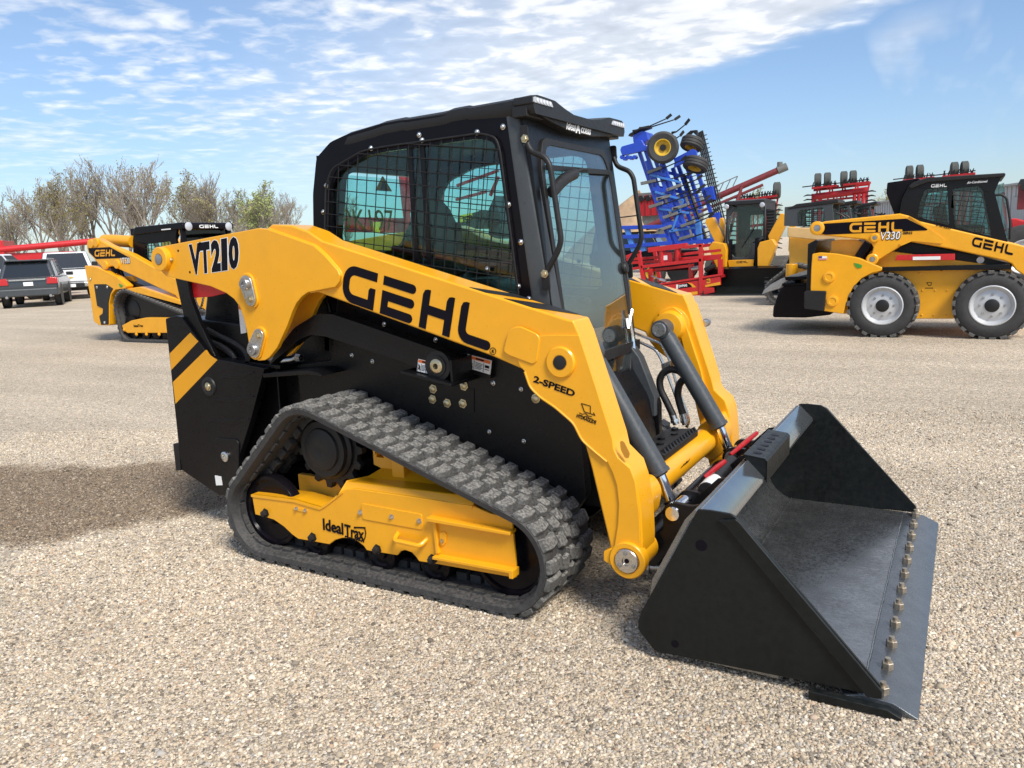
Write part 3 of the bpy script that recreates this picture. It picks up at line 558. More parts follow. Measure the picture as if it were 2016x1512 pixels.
    mk('arm_boss', G().lathe([(.10,-.002),(.10,.016),(.085,.02),(.075,.07),(.06,.072)], (c0.x, s*.60, c0.z), (0, -s, 0), 28), YEL, A, bev=.002)
    # inner reinforcement rib
    mk('arm_rib', G().prism(rnd([(1.66,1.10),(1.75,1.14),(1.80,1.10),(1.90,.80),(1.94,.60),(1.92,.55),(1.86,.70),(1.79,.98)], .02), s*.575, s*.60), YEL, A, bev=.006)
    if s < 0: mk('slot_shade', G().prism(rnd([(1.983,0.748),(1.998,0.749),(2.022,0.703),(2.015,0.683),(2.001,0.685),(1.985,0.716)], .008), s*.7495, s*.7525), M('ochre_shadow_steel', (.5,.22,.02), .5) if s < 0 else YEL, A)  # flat ochre patch; the slot's shade is put into its colour
for s in (-1, 1):
    for wl in (TAILP[3:12], [p for p in LOWP[-12:-4]]):
        mk('weld_bead', G().tube(fil([(p[0]+random.uniform(-.001,.001), s*(.7625 if wl[0][0] < 1 else .751)-s*.018*(wl[0][0] < 1), p[1]) for p in wl], .02), .005, 6), YEL, HERO)
# far-side bits on the arm
mk('coupler_stub', G().cyl((1.86,.742,1.03), (1.86,.80,1.03), .018, n=14).cyl((1.86,.80,1.03), (1.86,.825,1.03), .022, n=14), STL, HERO)
# arm crossbar, step and hydraulic lines
cbar = mk('arm_crossbar', G().cyl((1.95,-.60,.455), (1.95,.60,.46), .062, n=28).prism(rnd([(1.90,.52),(2.02,.56),(2.06,.50),(2.04,.40),(1.98,.36),(1.89,.38)], .03), -.60, -.50).prism(rnd([(1.90,.52),(2.02,.60),(2.06,.50),(2.04,.40),(1.98,.34),(1.89,.38)], .03), .50, .60), YEL, HERO, bev=.004)
stp = mk('step_plate', G().prism([(1.80,.545),(1.945,.56),(1.965,.552),(1.965,.522),(1.95,.525),(1.80,.53)], -.20, .30), BLKM, HERO, bev=.004)
for i in range(5): mk('step_slot', G().prism(ngon(1.86+.03*(i % 2), -.14+.1*i, .018, 10), .551, .5625, 'z'), BLK, stp)
for i in range(12): mk('grip_tooth', G().prism([(1.935,.562),(1.955,.574),(1.965,.555)], -.18+.04*i, -.165+.04*i), BLKM, stp)
mk('step_bracket', G().prism([(1.84,.53),(1.95,.53),(1.96,.46),(1.90,.47)], -.16, -.15).prism([(1.84,.53),(1.95,.53),(1.96,.46),(1.90,.47)], .24, .25), BLK, stp)
text('A-Tech', .035, DBL, cbar, Matrix.Translation((2.012, -.12, .475)) @ Matrix(((0,.5,.86,0),(1,0,0,0),(0,.86,-.5,0),(0,0,0,1))), shear=.2)
pa = [(p[0], .52, p[1]) for p in [(1.511,1.021),(1.565,0.997),(1.698,0.952),(1.718,0.924),(1.75,0.859),(1.786,0.732),(1.841,0.583),(1.85,0.541),(1.837,0.506)]]
pb = [(p[0], .50, p[1]) for p in [(1.518,0.986),(1.576,0.963),(1.675,0.92),(1.698,0.89),(1.719,0.848),(1.762,0.741),(1.804,0.621)]]
for p in (pa, pb): mk('hydraulic_line', G().tube(fil(p, .05), .0085, 8), ZNC, HERO)
mk('line_clamp', G().prism([(1.712,0.843),(1.76,0.86),(1.769,0.83),(1.718,0.813)], .485, .53), ZNC, HERO, bev=.002)
h1 = [(p[0], .46, p[1]) for p in [(1.785,0.579),(1.744,0.662),(1.718,0.709),(1.711,0.763),(1.736,0.807),(1.776,0.825),(1.824,0.816),(1.872,0.759),(1.928,0.661)]]
h2 = [(p[0], .48, p[1]) for p in [(1.83,0.584),(1.814,0.638),(1.802,0.686),(1.811,0.741),(1.836,0.772),(1.86,0.785)]]
for p in (h1, h2): mk('hose', G().tube(fil(p, .12, 6), .019, 10), HOS, HERO)
for q in ((('468,870'), 0),):
    pass
for y, a in ((.46, [(1.781,0.585),(1.801,0.532)]), (.48, [(1.829,0.587),(1.844,0.53)]), (.46, [(1.925,0.664),(1.955,0.618)]), (.46, [(1.955,0.618),(1.984,0.581)])):
    d = Vector((a[1][0]-a[0][0], 0, a[1][1]-a[0][1])); p = Vector((a[0][0], y, a[0][1]))
    mk('hose_fitting', G().cyl(p, p+d*.5, .019, n=14).cyl(p+d*.5, p+d*.75, .024, n=6).cyl(p+d*.75, p+d, .017, n=12), ZNC, HERO)

# decals on the near arm
logo(HERO, DBL, aff((0.657,1.281), (1.424,1.069), (0.697,1.443), -.7425), 'brand_lettering')
a = (-0.306,1.41); b = (0.044,1.435); t = (-0.295,1.562); c2 = (0.064,1.589)
ang = atan2(b[1]-a[1], b[0]-a[0]); wd = hypot(b[0]-a[0], b[1]-a[1]); ht = hypot(t[0]-a[0], t[1]-a[1])
sx = wd/(.62*5)
for m_, bo, l in ((DEC, .085, .0006), (DBL, .06, .0014)):
    for ch, ua, ub in (('V', -.01, .235), ('T', .215, .42), ('2', .445, .635), ('1', .655, .775), ('0', .80, 1.0)):
        o = text(ch, 1, m_, HERO, Matrix.Identity(4), 'model_lettering', bold=bo*(.78 if ch == 'V' else 1))
        xs = [v.co.x for v in o.data.vertices]; x0, x1 = min(xs), max(xs); zs = [v.co.y for v in o.data.vertices]; y0, y1 = min(zs), max(zs); e_ = .014 if bo > .07 else 0
        for v in o.data.vertices:
            u = ua-e_+(v.co.x-x0)/(x1-x0)*(ub-ua+2*e_); w = -e_*1.4+(v.co.y-y0)/(y1-y0)*(1+2.8*e_)
            v.co = Vector((a[0]+(b[0]-a[0])*u+(t[0]-a[0])*w*(1-u)+(c2[0]-b[0])*w*u, -.762-l-max(0, v.co.z)*.2, a[1]+(b[1]-a[1])*u+(t[1]-a[1])*w*(1-u)+(c2[1]-b[1])*w*u))
def line_text(s, p, q, h, y, mat, bold=0, name='lettering', shear=0, parent=None):
    o = text(s, 1, mat, parent or HERO, Matrix.Identity(4), name, bold=bold, shear=shear)
    xs = [v.co.x for v in o.data.vertices]; x0, x1 = min(xs), max(xs); d = Vector((q[0]-p[0], q[1]-p[1])); n = Vector((-d.y, d.x)).normalized()*h
    for v in o.data.vertices:
        u = (v.co.x-x0)/(x1-x0); w = v.co.y/.7
        v.co = Vector((p[0]+d.x*u+n.x*w, y-.0014*(1 if v.co.z > 0 else -1), p[1]+d.y*u+n.y*w))
    return o
line_text('2-SPEED', (1.623,0.957), (1.799,0.906), .025, -.7515, DBL, .03)
line_text('HYDRAGLIDE', (1.806,0.827), (1.886,0.805), .014, -.7515, DBL, .02)
g = G()
def pen(g, pts, y, w):
    for i in range(len(pts)-1):
        a, b = Vector(pts[i]), Vector(pts[i+1]); d = (b-a).normalized(); n = Vector((-d.y, d.x))*w/2; a = a-d*w*.3; b = b+d*w*.3
        g.prism([tuple(a+n), tuple(b+n), tuple(b-n), tuple(a-n)], y+.001, y-.0012-.00012*i)
pen(g, [(1.829,0.882),(1.866,0.874),(1.865,0.845),(1.841,0.85),(1.829,0.882)], -.7515, .0025); pen(g, [(1.865,0.845),(1.884,0.839),(1.878,0.849)], -.7515, .0025)
for q in ([(1.82,0.845),(1.832,0.84),(1.845,0.844),(1.856,0.835),(1.87,0.834)], [(1.823,0.836),(1.835,0.83),(1.848,0.834),(1.86,0.826),(1.873,0.825)]): pen(g, q, -.7515, .0022)
mk('float_symbol', g, DBL, HERO, flat=True)
x, z = (1.44,1.071); mk('trademark_ring', G().tube([(x+.014*cos(t), -.7435, z+.014*sin(t)) for t in [2*pi*i/20 for i in range(20)]], .0013, 4, True), DBL, HERO); line_text('R', (x-.005,z-.007), (x+.006,z-.007), .013, -.7428, DBL)
# grip strips on top of the near arm: laid on the boom's top plane
u0, u1 = Vector((.57, 0, 1.545)), Vector((1.779, 0, 1.2005)); ud = (u1-u0).normalized(); un = Vector((-ud.z, 0, ud.x))
def topz(x): return 1.545+(x-.57)*(1.2005-1.545)/(1.779-.57)
for s in (-1, 1):
    for qo, qi in (([(1.337,1.295),(1.416,1.27)], [(1.467,1.285),(1.562,1.259)]), ([(1.498,1.247),(1.627,1.212)], [(1.625,1.236),(1.766,1.199)])):
        P0 = []
        for x, y in ((qi[0][0], .602), (qi[1][0], .602), (qo[1][0], .735), (qo[0][0], .735)):
            p = Vector((x, s*y, topz(x)))+un*.0008; P0.append(tuple(p))
        mk('grip_strip', G().add(P0+[tuple(Vector(p)+un*.0012) for p in P0], [(0,1,2,3), (4,5,6,7), (0,1,5,4), (1,2,6,5), (2,3,7,6), (3,0,4,7)]), BLKM, HERO, flat=True)

# --- tracks
def hull_path(circ, th, n=220):
    """outer belt path round three wheels (x, z, r), as evenly spaced (point, outward normal)"""
    pts = []
    for x, z, r in circ:
        for k in range(180): a = 2*pi*k/180; pts.append((x+(r+th)*cos(a), z+(r+th)*sin(a)))
    pts = sorted(set(pts)); cr = lambda o, a, b: (a[0]-o[0])*(b[1]-o[1])-(a[1]-o[1])*(b[0]-o[0])
    lo = []
    for p in pts:
        while len(lo) > 1 and cr(lo[-2], lo[-1], p) <= 0: lo.pop()
        lo.append(p)
    up = []
    for p in reversed(pts):
        while len(up) > 1 and cr(up[-2], up[-1], p) <= 0: up.pop()
        up.append(p)
    h = lo[:-1]+up[:-1]; m = len(h); ln = [hypot(h[(i+1) % m][0]-h[i][0], h[(i+1) % m][1]-h[i][1]) for i in range(m)]; tot = sum(ln)
    out = []; i = 0; acc = 0
    for k in range(n):
        t = tot*k/n
        while acc+ln[i] < t: acc += ln[i]; i += 1
        f = (t-acc)/ln[i]; a, b = h[i], h[(i+1) % m]; out.append((a[0]+(b[0]-a[0])*f, a[1]+(b[1]-a[1])*f))
    res = []
    for k in range(n):
        a, b = out[k-1], out[(k+1) % n]; d = Vector((b[0]-a[0], b[1]-a[1])).normalized(); res.append((out[k], (d.y, -d.x)))
    return res, tot
def track(parent, circ, y0, y1, th, lug, nb, s, lug_mat, sub='tread_bar', simple=False):
    """belt between |y| = y0 (inner) and y1 (outer) on side s, with nb tread bars"""
    path, tot = hull_path(circ, th, 240 if not simple else 120); rows = []
    for (x, z), (nx, nz) in path:
        ix, iz = x-nx*th, z-nz*th
        rows.append([(ix, s*(y0+.02), iz), (x-nx*.006, s*y0, z-nz*.006), (x, s*(y0+.01), z), (x, s*(y1-.01), z), (x-nx*.006, s*y1, z-nz*.006), (ix+nx*.012, s*(y1-.004), iz+nz*.012), (ix, s*(y1-.03), iz)])
    g = G(); g.sheet(rows+[rows[0]], True)
    if not simple:
        ym = (y0+y1)/2
        for k in range(nb):      # inner drive lugs and guide ridge
            (x, z), (nx, nz) = path[int(k*240/nb)]; t = Vector((nz, 0, -nx)); n = Vector((-nx, 0, -nz)); c = Vector((x, 0, z))+n*th
            for yy, w, h in ((ym-.05, .02, .035), (ym+.05, .02, .035), (y1-.06, .012, .012)):
                q = [c+t*a+n*b+Vector((0, s*(yy+e), 0)) for a in (-.026, .026) for e in (-w, w) for b in (-.004, h)]
                g.add(q, [(0,1,3,2), (4,6,7,5), (0,4,5,1), (2,3,7,6), (0,2,6,4), (1,5,7,3)])
    T = mk('track', g, RUB, parent, ang=30)
    # one tread bar, shared: a zigzag row of chunky blocks
    b = G(); w = y1-y0
    if simple: blocks = [(0, .5, 0), (.5, 1, .02)]
    else: blocks = [(0, .27, 0), (.275, .43, .021), (.435, .565, .003), (.57, .725, .021), (.73, 1, 0)]
    for u0_, u1_, off in blocks:
        a, c = y0+w*u0_, y0+w*u1_; L_ = .030; ch = .008
        lo = [(-L_+off, a), (off, a-.0), (L_+off, a), (L_+off+.006, (a+c)/2), (L_+off, c), (-L_+off, c), (-L_+off-.006, (a+c)/2)]
        lo = [(-L_+off-.004, a), (L_+off-.004, a), (L_+off+.006, (a+c)/2), (L_+off-.004, c), (-L_+off-.004, c), (-L_+off+.006, (a+c)/2)]
        my = (a+c)/2; top = [(p[0]*.8+off*.2, my+(p[1]-my)*.88) for p in lo]; n = len(lo)
        b.add([(p[0], s*p[1], -.004) for p in lo]+[(p[0], s*p[1], lug) for p in top], [tuple(range(n)), tuple(range(n, 2*n))]+[(i, (i+1) % n, n+(i+1) % n, n+i) for i in range(n)])
    me = None; N = len(path)
    for k in range(nb):
        i = int(k*N/nb); (x, z), (nx, nz) = path[i]
        Mx = Matrix(((nz, 0, nx, x), (0, 1, 0, 0), (-nx, 0, nz, z), (0, 0, 0, 1)))
        if me is None:
            o = mk(sub, b, lug_mat, T, bev=0 if simple else .004, seg=1); me = o.data; mods = o
        else: o = mods.copy(); COL.objects.link(o)
        o.matrix_local = Mx
    return T
CIRC = [(.14,.243,.18),(.48,.575,.185),(1.50,.235,.18)]
for s in (-1, 1):
    T = track(HERO, [(x, z+.0, r) for x, z, r in CIRC], .475, .885, .042, .019, 54, s, LUG)
    # sprocket and final drive
    c = (.47, .575)
    tee = []
    for k in range(15):
        a = 2*pi*k/15
        tee += [(c[0]+.175*cos(a-.13), c[1]+.175*sin(a-.13)), (c[0]+.205*cos(a-.07), c[1]+.205*sin(a-.07)), (c[0]+.205*cos(a+.07), c[1]+.205*sin(a+.07)), (c[0]+.175*cos(a+.13), c[1]+.175*sin(a+.13))]
    S = mk('drive_sprocket', G().prism(tee, s*.67, s*.705), BLKM, HERO, bev=.004)
    mk('sprocket_hub', G().lathe([(.155,-.01),(.155,.02),(.14,.03),(.135,.05),(.105,.052),(.10,.062),(.07,.07),(.03,.074),(.012,.068),(0,.068)], (c[0], s*.70, c[1]), (0, s, 0), 36), BLKM, S)
    for k in range(10): cone_bolt(S, (c[0]+.118*cos(2*pi*k/10+.2), s*.735, c[1]+.118*sin(2*pi*k/10+.2)), (0, s, 0), .010, BLKM, 'hub_bolt')
    mk('axle_housing', G().cyl((c[0], s*.43, c[1]), (c[0], s*.68, c[1]), .12, n=24), BLK, HERO)
    for i, (x, z, r) in enumerate((CIRC[0], CIRC[2])):
        I = mk('idler_wheel', G().lathe([(r-.004,-.055),(r,-.045),(r,-.008),(r-.004,0),(r-.022,.0),(r-.03,-.012),(.075,-.02),(.06,.0),(.05,.012),(0,.012)], (x, s*.80, z), (0, s, 0), 48), BLKG, HERO)
        mk('idler_wheel', G().lathe([(r-.004,-.055),(r,-.045),(r,-.008),(r-.004,0),(r-.022,0),(r-.03,-.012),(.075,-.02)], (x, s*.61, z), (0, s, 0), 40), BLKG, HERO)
        mk('idler_axle', G().cyl((x, s*.52, z), (x, s*.80, z), .05, n=20), BLKM, I)
    for x in (.425, .825, 1.125):
        R_ = mk('track_roller', G().lathe([(.076,-.07),(.082,-.06),(.082,-.006),(.078,0),(.06,0),(.05,-.01),(.03,-.01),(.025,.006),(0,.006)], (x, s*.80, .132), (0, s, 0), 32), BLKG, HERO)
        mk('track_roller', G().lathe([(.076,-.07),(.082,-.06),(.082,-.006),(.078,0),(.04,0)], (x, s*.62, .132), (0, s, 0), 28), BLKG, HERO)
    # frame plate
    FP = [(0.047,0.326),(0.337,0.335),(0.504,0.319),(0.544,0.341),(0.657,0.42),(0.725,0.436),(1.363,0.439),(1.402,0.427),(1.449,0.416),(1.544,0.412),(1.553,0.213),(1.55,0.156),(1.16,0.149),(1.063,0.145),(1.048,0.163),(1.027,0.18),(0.989,0.185),(0.966,0.176),(0.944,0.153),(0.768,0.148),(0.752,0.167),(0.717,0.184),(0.676,0.191),(0.627,0.186),(0.581,0.169),(0.541,0.141),(0.339,0.137),(0.301,0.154),(0.251,0.186),(0.186,0.212),(0.103,0.22),(0.057,0.221)]
    F = mk('track_frame', G().prism(FP, s*.815, s*.83), YEL, HERO, bev=.004)
    tp = [(0.657,0.42),(1.363,0.439)]; xa, xb = tp[0][0], tp[1][0]
    za, zb_ = tp[0][1], tp[1][1]
    mk('frame_top', G().loft([[(xa-.02,s*.83,za-.012),(xb,s*.83,zb_),(xb,s*.80,zb_+.03),(xa,s*.80,za+.035)], [(xa+.05,s*.80,za+.042),(xb-.01,s*.80,zb_+.036),(xb-.03,s*.79,zb_+.040),(xa+.05,s*.79,za+.046)], [(xa+.12,s*.64,.512),(xb-.04,s*.64,.50),(xb-.04,s*.63,.46),(xa+.12,s*.63,.47)]][:1]+[[(xa+.10,s*.64,.50),(xb-.03,s*.64,.495),(xb-.03,s*.64,.46),(xa+.10,s*.64,.46)]]), YEL, F, bev=.006)
    g = G(); q = [(0.047,0.326),(0.337,0.335),(0.504,0.319),(0.544,0.341),(0.657,0.42)]
    for i in range(len(q)-1):
        (xa_, za_), (xb2, zb2) = q[i], q[i+1]; g.add([(xa_,s*.835,za_),(xb2,s*.835,zb2),(xb2,s*.70,zb2),(xa_,s*.70,za_),(xa_,s*.835,za_-.012),(xb2,s*.835,zb2-.012),(xb2,s*.70,zb2-.012),(xa_,s*.70,za_-.012)], [(0,1,2,3),(4,5,6,7),(0,1,5,4),(1,2,6,5),(2,3,7,6),(3,0,4,7)])
    mk('frame_flange', g, YEL, F)
    # front channel
    q = [(1.145,0.37),(1.555,0.365),(1.554,0.351),(1.146,0.352)]; mk('channel_flange', G().prism(q, s*.815, s*.868), YEL, F, bev=.003)
    q = [(1.164,0.199),(1.561,0.204),(1.559,0.168),(1.54,0.167),(1.539,0.189),(1.163,0.185)]; mk('channel_flange', G().prism(q, s*.815, s*.868), YEL, F, bev=.003)
    q = [(1.159,0.35),(1.175,0.349),(1.183,0.205),(1.166,0.202)]; mk('channel_rib', G().prism(q, s*.815, s*.845), YEL, F, bev=.003)
    q = [(0.759,0.373),(1.098,0.367),(1.097,0.296),(0.763,0.298)]; cv = mk('cover_plate', G().prism(rnd(q, .012), s*.828, s*.835), YEL, F, bev=.002)
    for x, z in [(0.753,0.329),(0.933,0.333),(1.084,0.335)]: cone_bolt(cv, (x, s*.834, z), (0, s, 0), .009, ZNC)
    q = [(0.33,0.3),(0.422,0.297),(0.42,0.282),(0.328,0.284)]; mk('cover_tab', G().prism(rnd(q, .004), s*.828, s*.834), YEL, F)
    for x, z in [(0.354,0.294),(0.411,0.292)]: cone_bolt(F, (x, s*.833, z), (0, s, 0), .007, ZNC)
    for x, z in [(0.134,0.241),(0.44,0.162),(0.833,0.165),(1.139,0.169)]: cone_bolt(F, (x, s*.83, z), (0, s, 0), .016, BLKM, 'roller_bolt', .022)
    q = [(1.188,0.297),(1.212,0.305),(1.221,0.293),(1.217,0.257),(1.202,0.241),(1.184,0.244)]; mk('latch_tab', G().prism(rnd(q, .005), s*.828, s*.838), YEL, F, bev=.002)
    x, z = (1.2,0.264); cone_bolt(F, (x, s*.838, z), (0, s, 0), .007, BRS)
    a = (0.956,0.26); b = (1.113,0.256)
    mk('tie_down_loop', G().tube(fil([(a[0],s*.825,a[1]),(a[0]+.005,s*.868,a[1]-.02),(b[0]-.01,s*.868,b[1]-.02),(b[0],s*.825,b[1])], .02), .0105, 8), YEL, F)
    mk('raised_pad', G().prism(rnd([(1.27,.455+.035),(1.36,.455+.03),(1.35,.44),(1.27,.445)], .004), s*.70, s*.80), YEL, F)
    g = G().prism([(.70,.50),(.70,.60),(.76,.61),(.80,.58),(.86,.48),(.80,.47)], s*.60, s*.66, holes=[[(.72,.54),(.73,.585),(.765,.54)]]).box(.84,.91,min(s*.60,s*.70),max(s*.60,s*.70),.46,.585)
    mk('frame_mount', g, YEL, HERO, bev=.004)
    mk('frame_beam', G().box(.2,1.5,min(s*.63,s*.66),max(s*.63,s*.66),.16,.40), YELD, HERO, bev=.003)
a = (0.513,0.212); b = (0.637,0.205); line_text('Ideal', a, b, .055, -.832, DBL, .02)
a = (0.645,0.203); b = (0.76,0.196); line_text('Trax', a, b, .055, -.832, DBL, .02)
q = [(0.64,0.238),(0.695,0.239),(0.708,0.247),(0.75,0.257),(0.77,0.254),(0.773,0.233),(0.766,0.208),(0.756,0.192),(0.678,0.194),(0.648,0.2),(0.637,0.213)]
g = G(); pen(g, [q[2], q[3], q[4], q[5], q[6], q[7], q[8], q[9]], -.832, .004)
for i in range(9):
    t = i/8; x = q[2][0]+(q[4][0]-q[2][0])*t; z = q[2][1]+(q[4][1]-q[2][1])*t; g.prism([(x-.003,z),(x+.003,z),(x+.002,z+.007),(x-.002,z+.007)], -.831, -.8333)
    x = q[9][0]+(q[7][0]-q[9][0])*t; z = q[9][1]+(q[7][1]-q[9][1])*t; g.prism([(x-.003,z),(x+.003,z),(x+.002,z-.007),(x-.002,z-.007)], -.831, -.8333)
mk('track_emblem', g, DBL, HERO, flat=True)
g = G(); tz = .46
pen(g, [(1.215,1.059),(1.215,1.059)][:0] or [(1.02,.445),(1.07,.44)], -.832, .001) if False else None

# --- cab
CABX = [(.25,1.45),(.267,1.625),(.282,1.778),(.324,1.945),(.421,2.01),(.532,2.035),(.75,2.06),(1.09,2.055),(1.404,2.015),(1.491,1.254),(1.54,.97),(.45,.97)]
HOLE = rnd([(.40,1.30),(.385,1.62),(.40,1.79),(.46,1.87),(.63,1.925),(.75,1.935),(1.25,1.94),(1.325,1.92),(1.345,1.86),(1.41,1.26),(1.38,1.24)], .03)
cab = mk('cab', G().prism(rnd(CABX, .02), -.47, -.44, holes=[HOLE]), BLKG, HERO, bev=.004)
mk('cab_wall', G().prism(rnd(CABX, .02), .44, .47, holes=[HOLE]), BLKG, cab, bev=.004)
def FPt(y, z, l=0): return (1.478+(1.915-z)*.127+l, y, z)
# rear wall with its window
rw = [(-0.251,1.878),(-0.199,1.896),(0.279,1.899),(0.349,1.89),(0.381,1.849),(0.357,1.71),(0.24,1.54),(0.165,1.489),(-0.244,1.508),(-0.293,1.557)]
rl = [(-.44,1.0),(-.44,1.96),(.44,1.96),(.44,1.0)]
g = G().prism(rl, -.015, .015, 'x', holes=[rnd(rw, .03)]); g.v = [(x+.27+(z-1.5)*.09 if z > 1.4 else x+.27-.01, y, z) for x, y, z in g.v]
mk('rear_wall', g, BLK, cab)
mk('rear_window', G().prism(rnd([(-.36,1.35),(-.36,1.88),(.36,1.88),(.36,1.35)], .05), .298, .302, 'x'), GLS, cab, flat=True)
mk('headliner', G().loft([[(.34,-.43,1.93),(.34,.43,1.93),(.34,.43,1.96),(.34,-.43,1.96)], [(.55,-.43,2.0),(.55,.43,2.0),(.55,.43,2.03),(.55,-.43,2.03)], [(1.40,-.43,1.99),(1.40,.43,1.99),(1.40,.43,2.01),(1.40,-.43,2.01)]]), BLKM, cab)
mk('cab_floor', G().box(.5,1.62,-.43,.43,.93,.98), BLKM, cab)
for s in (-1, 1):
    # window panes, divider, wire guard
    mk('side_window', G().prism([(p[0]+(p[0]-.9)*-.0, p[1]) for p in HOLE], s*.448, s*.451), GLS, cab, flat=True)
    mk('window_divider', G().box(.86,.885,min(s*.43,s*.455),max(s*.43,s*.455),1.25,1.955).box(.93,.955,min(s*.43,s*.455),max(s*.43,s*.455),1.25,1.955), BLK, cab)
    gd = rnd([(.372,1.30),(.356,1.611),(.385,1.805),(.432,1.885),(.621,1.947),(.744,1.954),(1.27,1.958),(1.345,1.935),(1.364,1.88),(1.425,1.27),(1.39,1.25)], .03)
    yg = s*.487
    Wg = mk('window_guard', G().tube([(p[0], yg, p[1]) for p in gd], .0045, 6, True), BLKM, cab)
    def inside(x, z):
        c = False; n = len(gd)
        for i in range(n):
            (x1, z1), (x2, z2) = gd[i], gd[i-1]
            if (z1 > z) != (z2 > z) and x < (x2-x1)*(z-z1)/(z2-z1)+x1: c = not c
        return c
    g = G()
    ta = radians(-8.5); e1 = Vector((cos(ta), sin(ta))); e2 = Vector((-sin(ta), cos(ta))); o0 = Vector((.9, 1.6)); gz = G()
    for ax_, bx_, gg, dy in ((e1, e2, g, -.002), (e2, e1, gz, .0025)):
        for i in range(-14, 15):
            on = [q for q in (o0+ax_*(i*.058)+bx_*(t/150) for t in range(-140, 141)) if inside(q.x, q.y)]
            if len(on) > 2: gg.cyl((on[0].x, yg+s*dy, on[0].y), (on[-1].x, yg+s*dy, on[-1].y), .0024, n=5)
    mk('guard_wires', g, BLKM, Wg); mk('guard_wires', gz, BLKM, Wg)
    for x, z in [(0.375,1.811),(0.342,1.688),(0.944,1.987),(1.374,1.974),(1.385,1.657),(1.437,1.499),(1.416,1.313),(1.465,1.259),(0.667,1.957),(0.958,1.963),(1.247,1.966),(1.264,1.389)]: sph_bolt(cab, (x, s*.47, z), (0, s, 0), .0095)
    # front post: bevelled corner
    po = G().loft([[(1.385,s*.47,2.03),(1.404,s*.472,2.03),(1.436,s*.455,2.03),(1.455,s*.40,2.03),(1.40,s*.40,2.03)], [(1.475,s*.47,1.254),(1.491,s*.472,1.254),(1.560,s*.455,1.254),(1.58,s*.40,1.254),(1.50,s*.40,1.254)], [(1.53,s*.44,.92),(1.545,s*.442,.92),(1.600,s*.425,.92),(1.615,s*.36,.92),(1.55,s*.36,.92)]])
    mk('front_post', po, GRY, cab, bev=.006)
    # grab handle on the front corner
    hp = [FPt(s*.466,1.91,.0), FPt(s*.466,1.865,.012), FPt(s*.466,1.835,.075), FPt(s*.466,1.80,.092), FPt(s*.466,1.50,.094), FPt(s*.466,1.455,.072), FPt(s*.466,1.365,.0)]
    H_ = mk('grab_handle', G().tube(fil(hp, .05), .0125, 10), BLKM, cab)
    for z in (1.93, 1.33): mk('handle_tab', G().prism(rnd([(1.478+(1.915-z)*.127-.02,z-.035),(1.478+(1.915-z)*.127+.018,z-.035),(1.478+(1.915-z)*.127+.015,z+.04),(1.478+(1.915-z)*.127-.02,z+.04)], .012), s*.468, s*.476), BLKM, H_)
    for z in (1.915, 1.364): cone_bolt(H_, FPt(s*.476, z), (0, s, 0), .012, BRS)
# front frame round the door
def front_loop(l, off): return [FPt(y, z, off) for y, z in l]
def fplate(outer, hole, o0, o1, name, mat, par, bev=0):
    g = G().prism(outer, o0, o1, 'x', holes=[hole] if hole else []); g.v = [(x+1.478+(1.915-z)*.127, y, z) for x, y, z in g.v]; return mk(name, g, mat, par, bev=bev)
outer = [(-.40,.80),(-.43,.98),(-.455,1.25),(-.445,2.02),(.445,2.02),(.455,1.25),(.43,.98),(.40,.80),(.30,.68),(-.30,.68)]
dr = rnd([(-.30,.80),(-.385,1.02),(-.385,1.80),(-.33,1.93),(.33,1.93),(.385,1.80),(.385,1.02),(.30,.80)], .05)
fplate(outer, dr, -.02, .0, 'front_frame', BLK, cab, .004)
din = rnd([(-.275,.83),(-.36,1.03),(-.36,1.79),(-.31,1.905),(.31,1.905),(.36,1.79),(.36,1.03),(.275,.83)], .05)
door = fplate(rnd([(-.305,.79),(-.39,1.02),(-.39,1.80),(-.335,1.935),(.335,1.935),(.39,1.80),(.39,1.02),(.305,.79)], .05), din, -.005, .012, 'door', BLKM, cab, .004)
fplate(rnd([(-.28,.82),(-.37,1.03),(-.37,1.80),(-.315,1.915),(.315,1.915),(.37,1.80),(.37,1.03),(.28,.82)], .05), None, .004, .008, 'windscreen', GLF, door)
mk('wiper_motor', G().tube(fil([FPt(-.36,1.70,.03), FPt(-.25,1.76,.04), FPt(-.14,1.79,.045)], .05), [.03]+[.028]*3+[.02]*9 if False else .026, 10), BLKM, door)
mk('wiper_arm', G().tube([FPt(-.16,1.79,.05), FPt(-.06,1.815,.045), FPt(.05,1.822,.035)], .006, 6), BLKM, door)
mk('wiper_blade', G().bar(FPt(-.36,1.805,.022), FPt(.33,1.825,.022), .012, .022), BLKM, door)
mk('door_latch', G().lathe([(.03,0),(.03,.012),(.022,.02),(0,.02)], FPt(.375,1.35,.01), (1,0,.1), 16), BLKM, door)
mk('door_strut', G().tube([FPt(.30,1.05,.02), FPt(.36,1.14,.03)], .008, 8).tube([FPt(.33,1.12,.02), FPt(.345,1.02,.02), FPt(.34,.92,.02), FPt(.32,.88,.02)], .008, 8), CHR, door)
fplate([(.30,1.05),(.33,1.05),(.33,1.10),(.30,1.10)], None, .013, .015, 'label', DEC, door)
fplate([(-.28,.50),(-.33,.66),(-.40,.86),(-.29,.785),(.29,.785),(.40,.86),(.33,.66),(.28,.50)], None, -.03, .004, 'door_sill', BLKM, cab, .005)
for s in (-1, 1):
    mk('front_fairing', G().prism([(1.60,.98),(1.66,.90),(1.74,.70),(1.74,.60),(1.68,.60),(1.58,.86)], s*.31, s*.385), GRY, cab, bev=.006)
    mk('fairing_plate', G().prism([(1.66,.34),(1.66,.80),(1.73,.72),(1.75,.66),(1.75,.34)], s*.345, s*.39), BLK, cab, bev=.005)
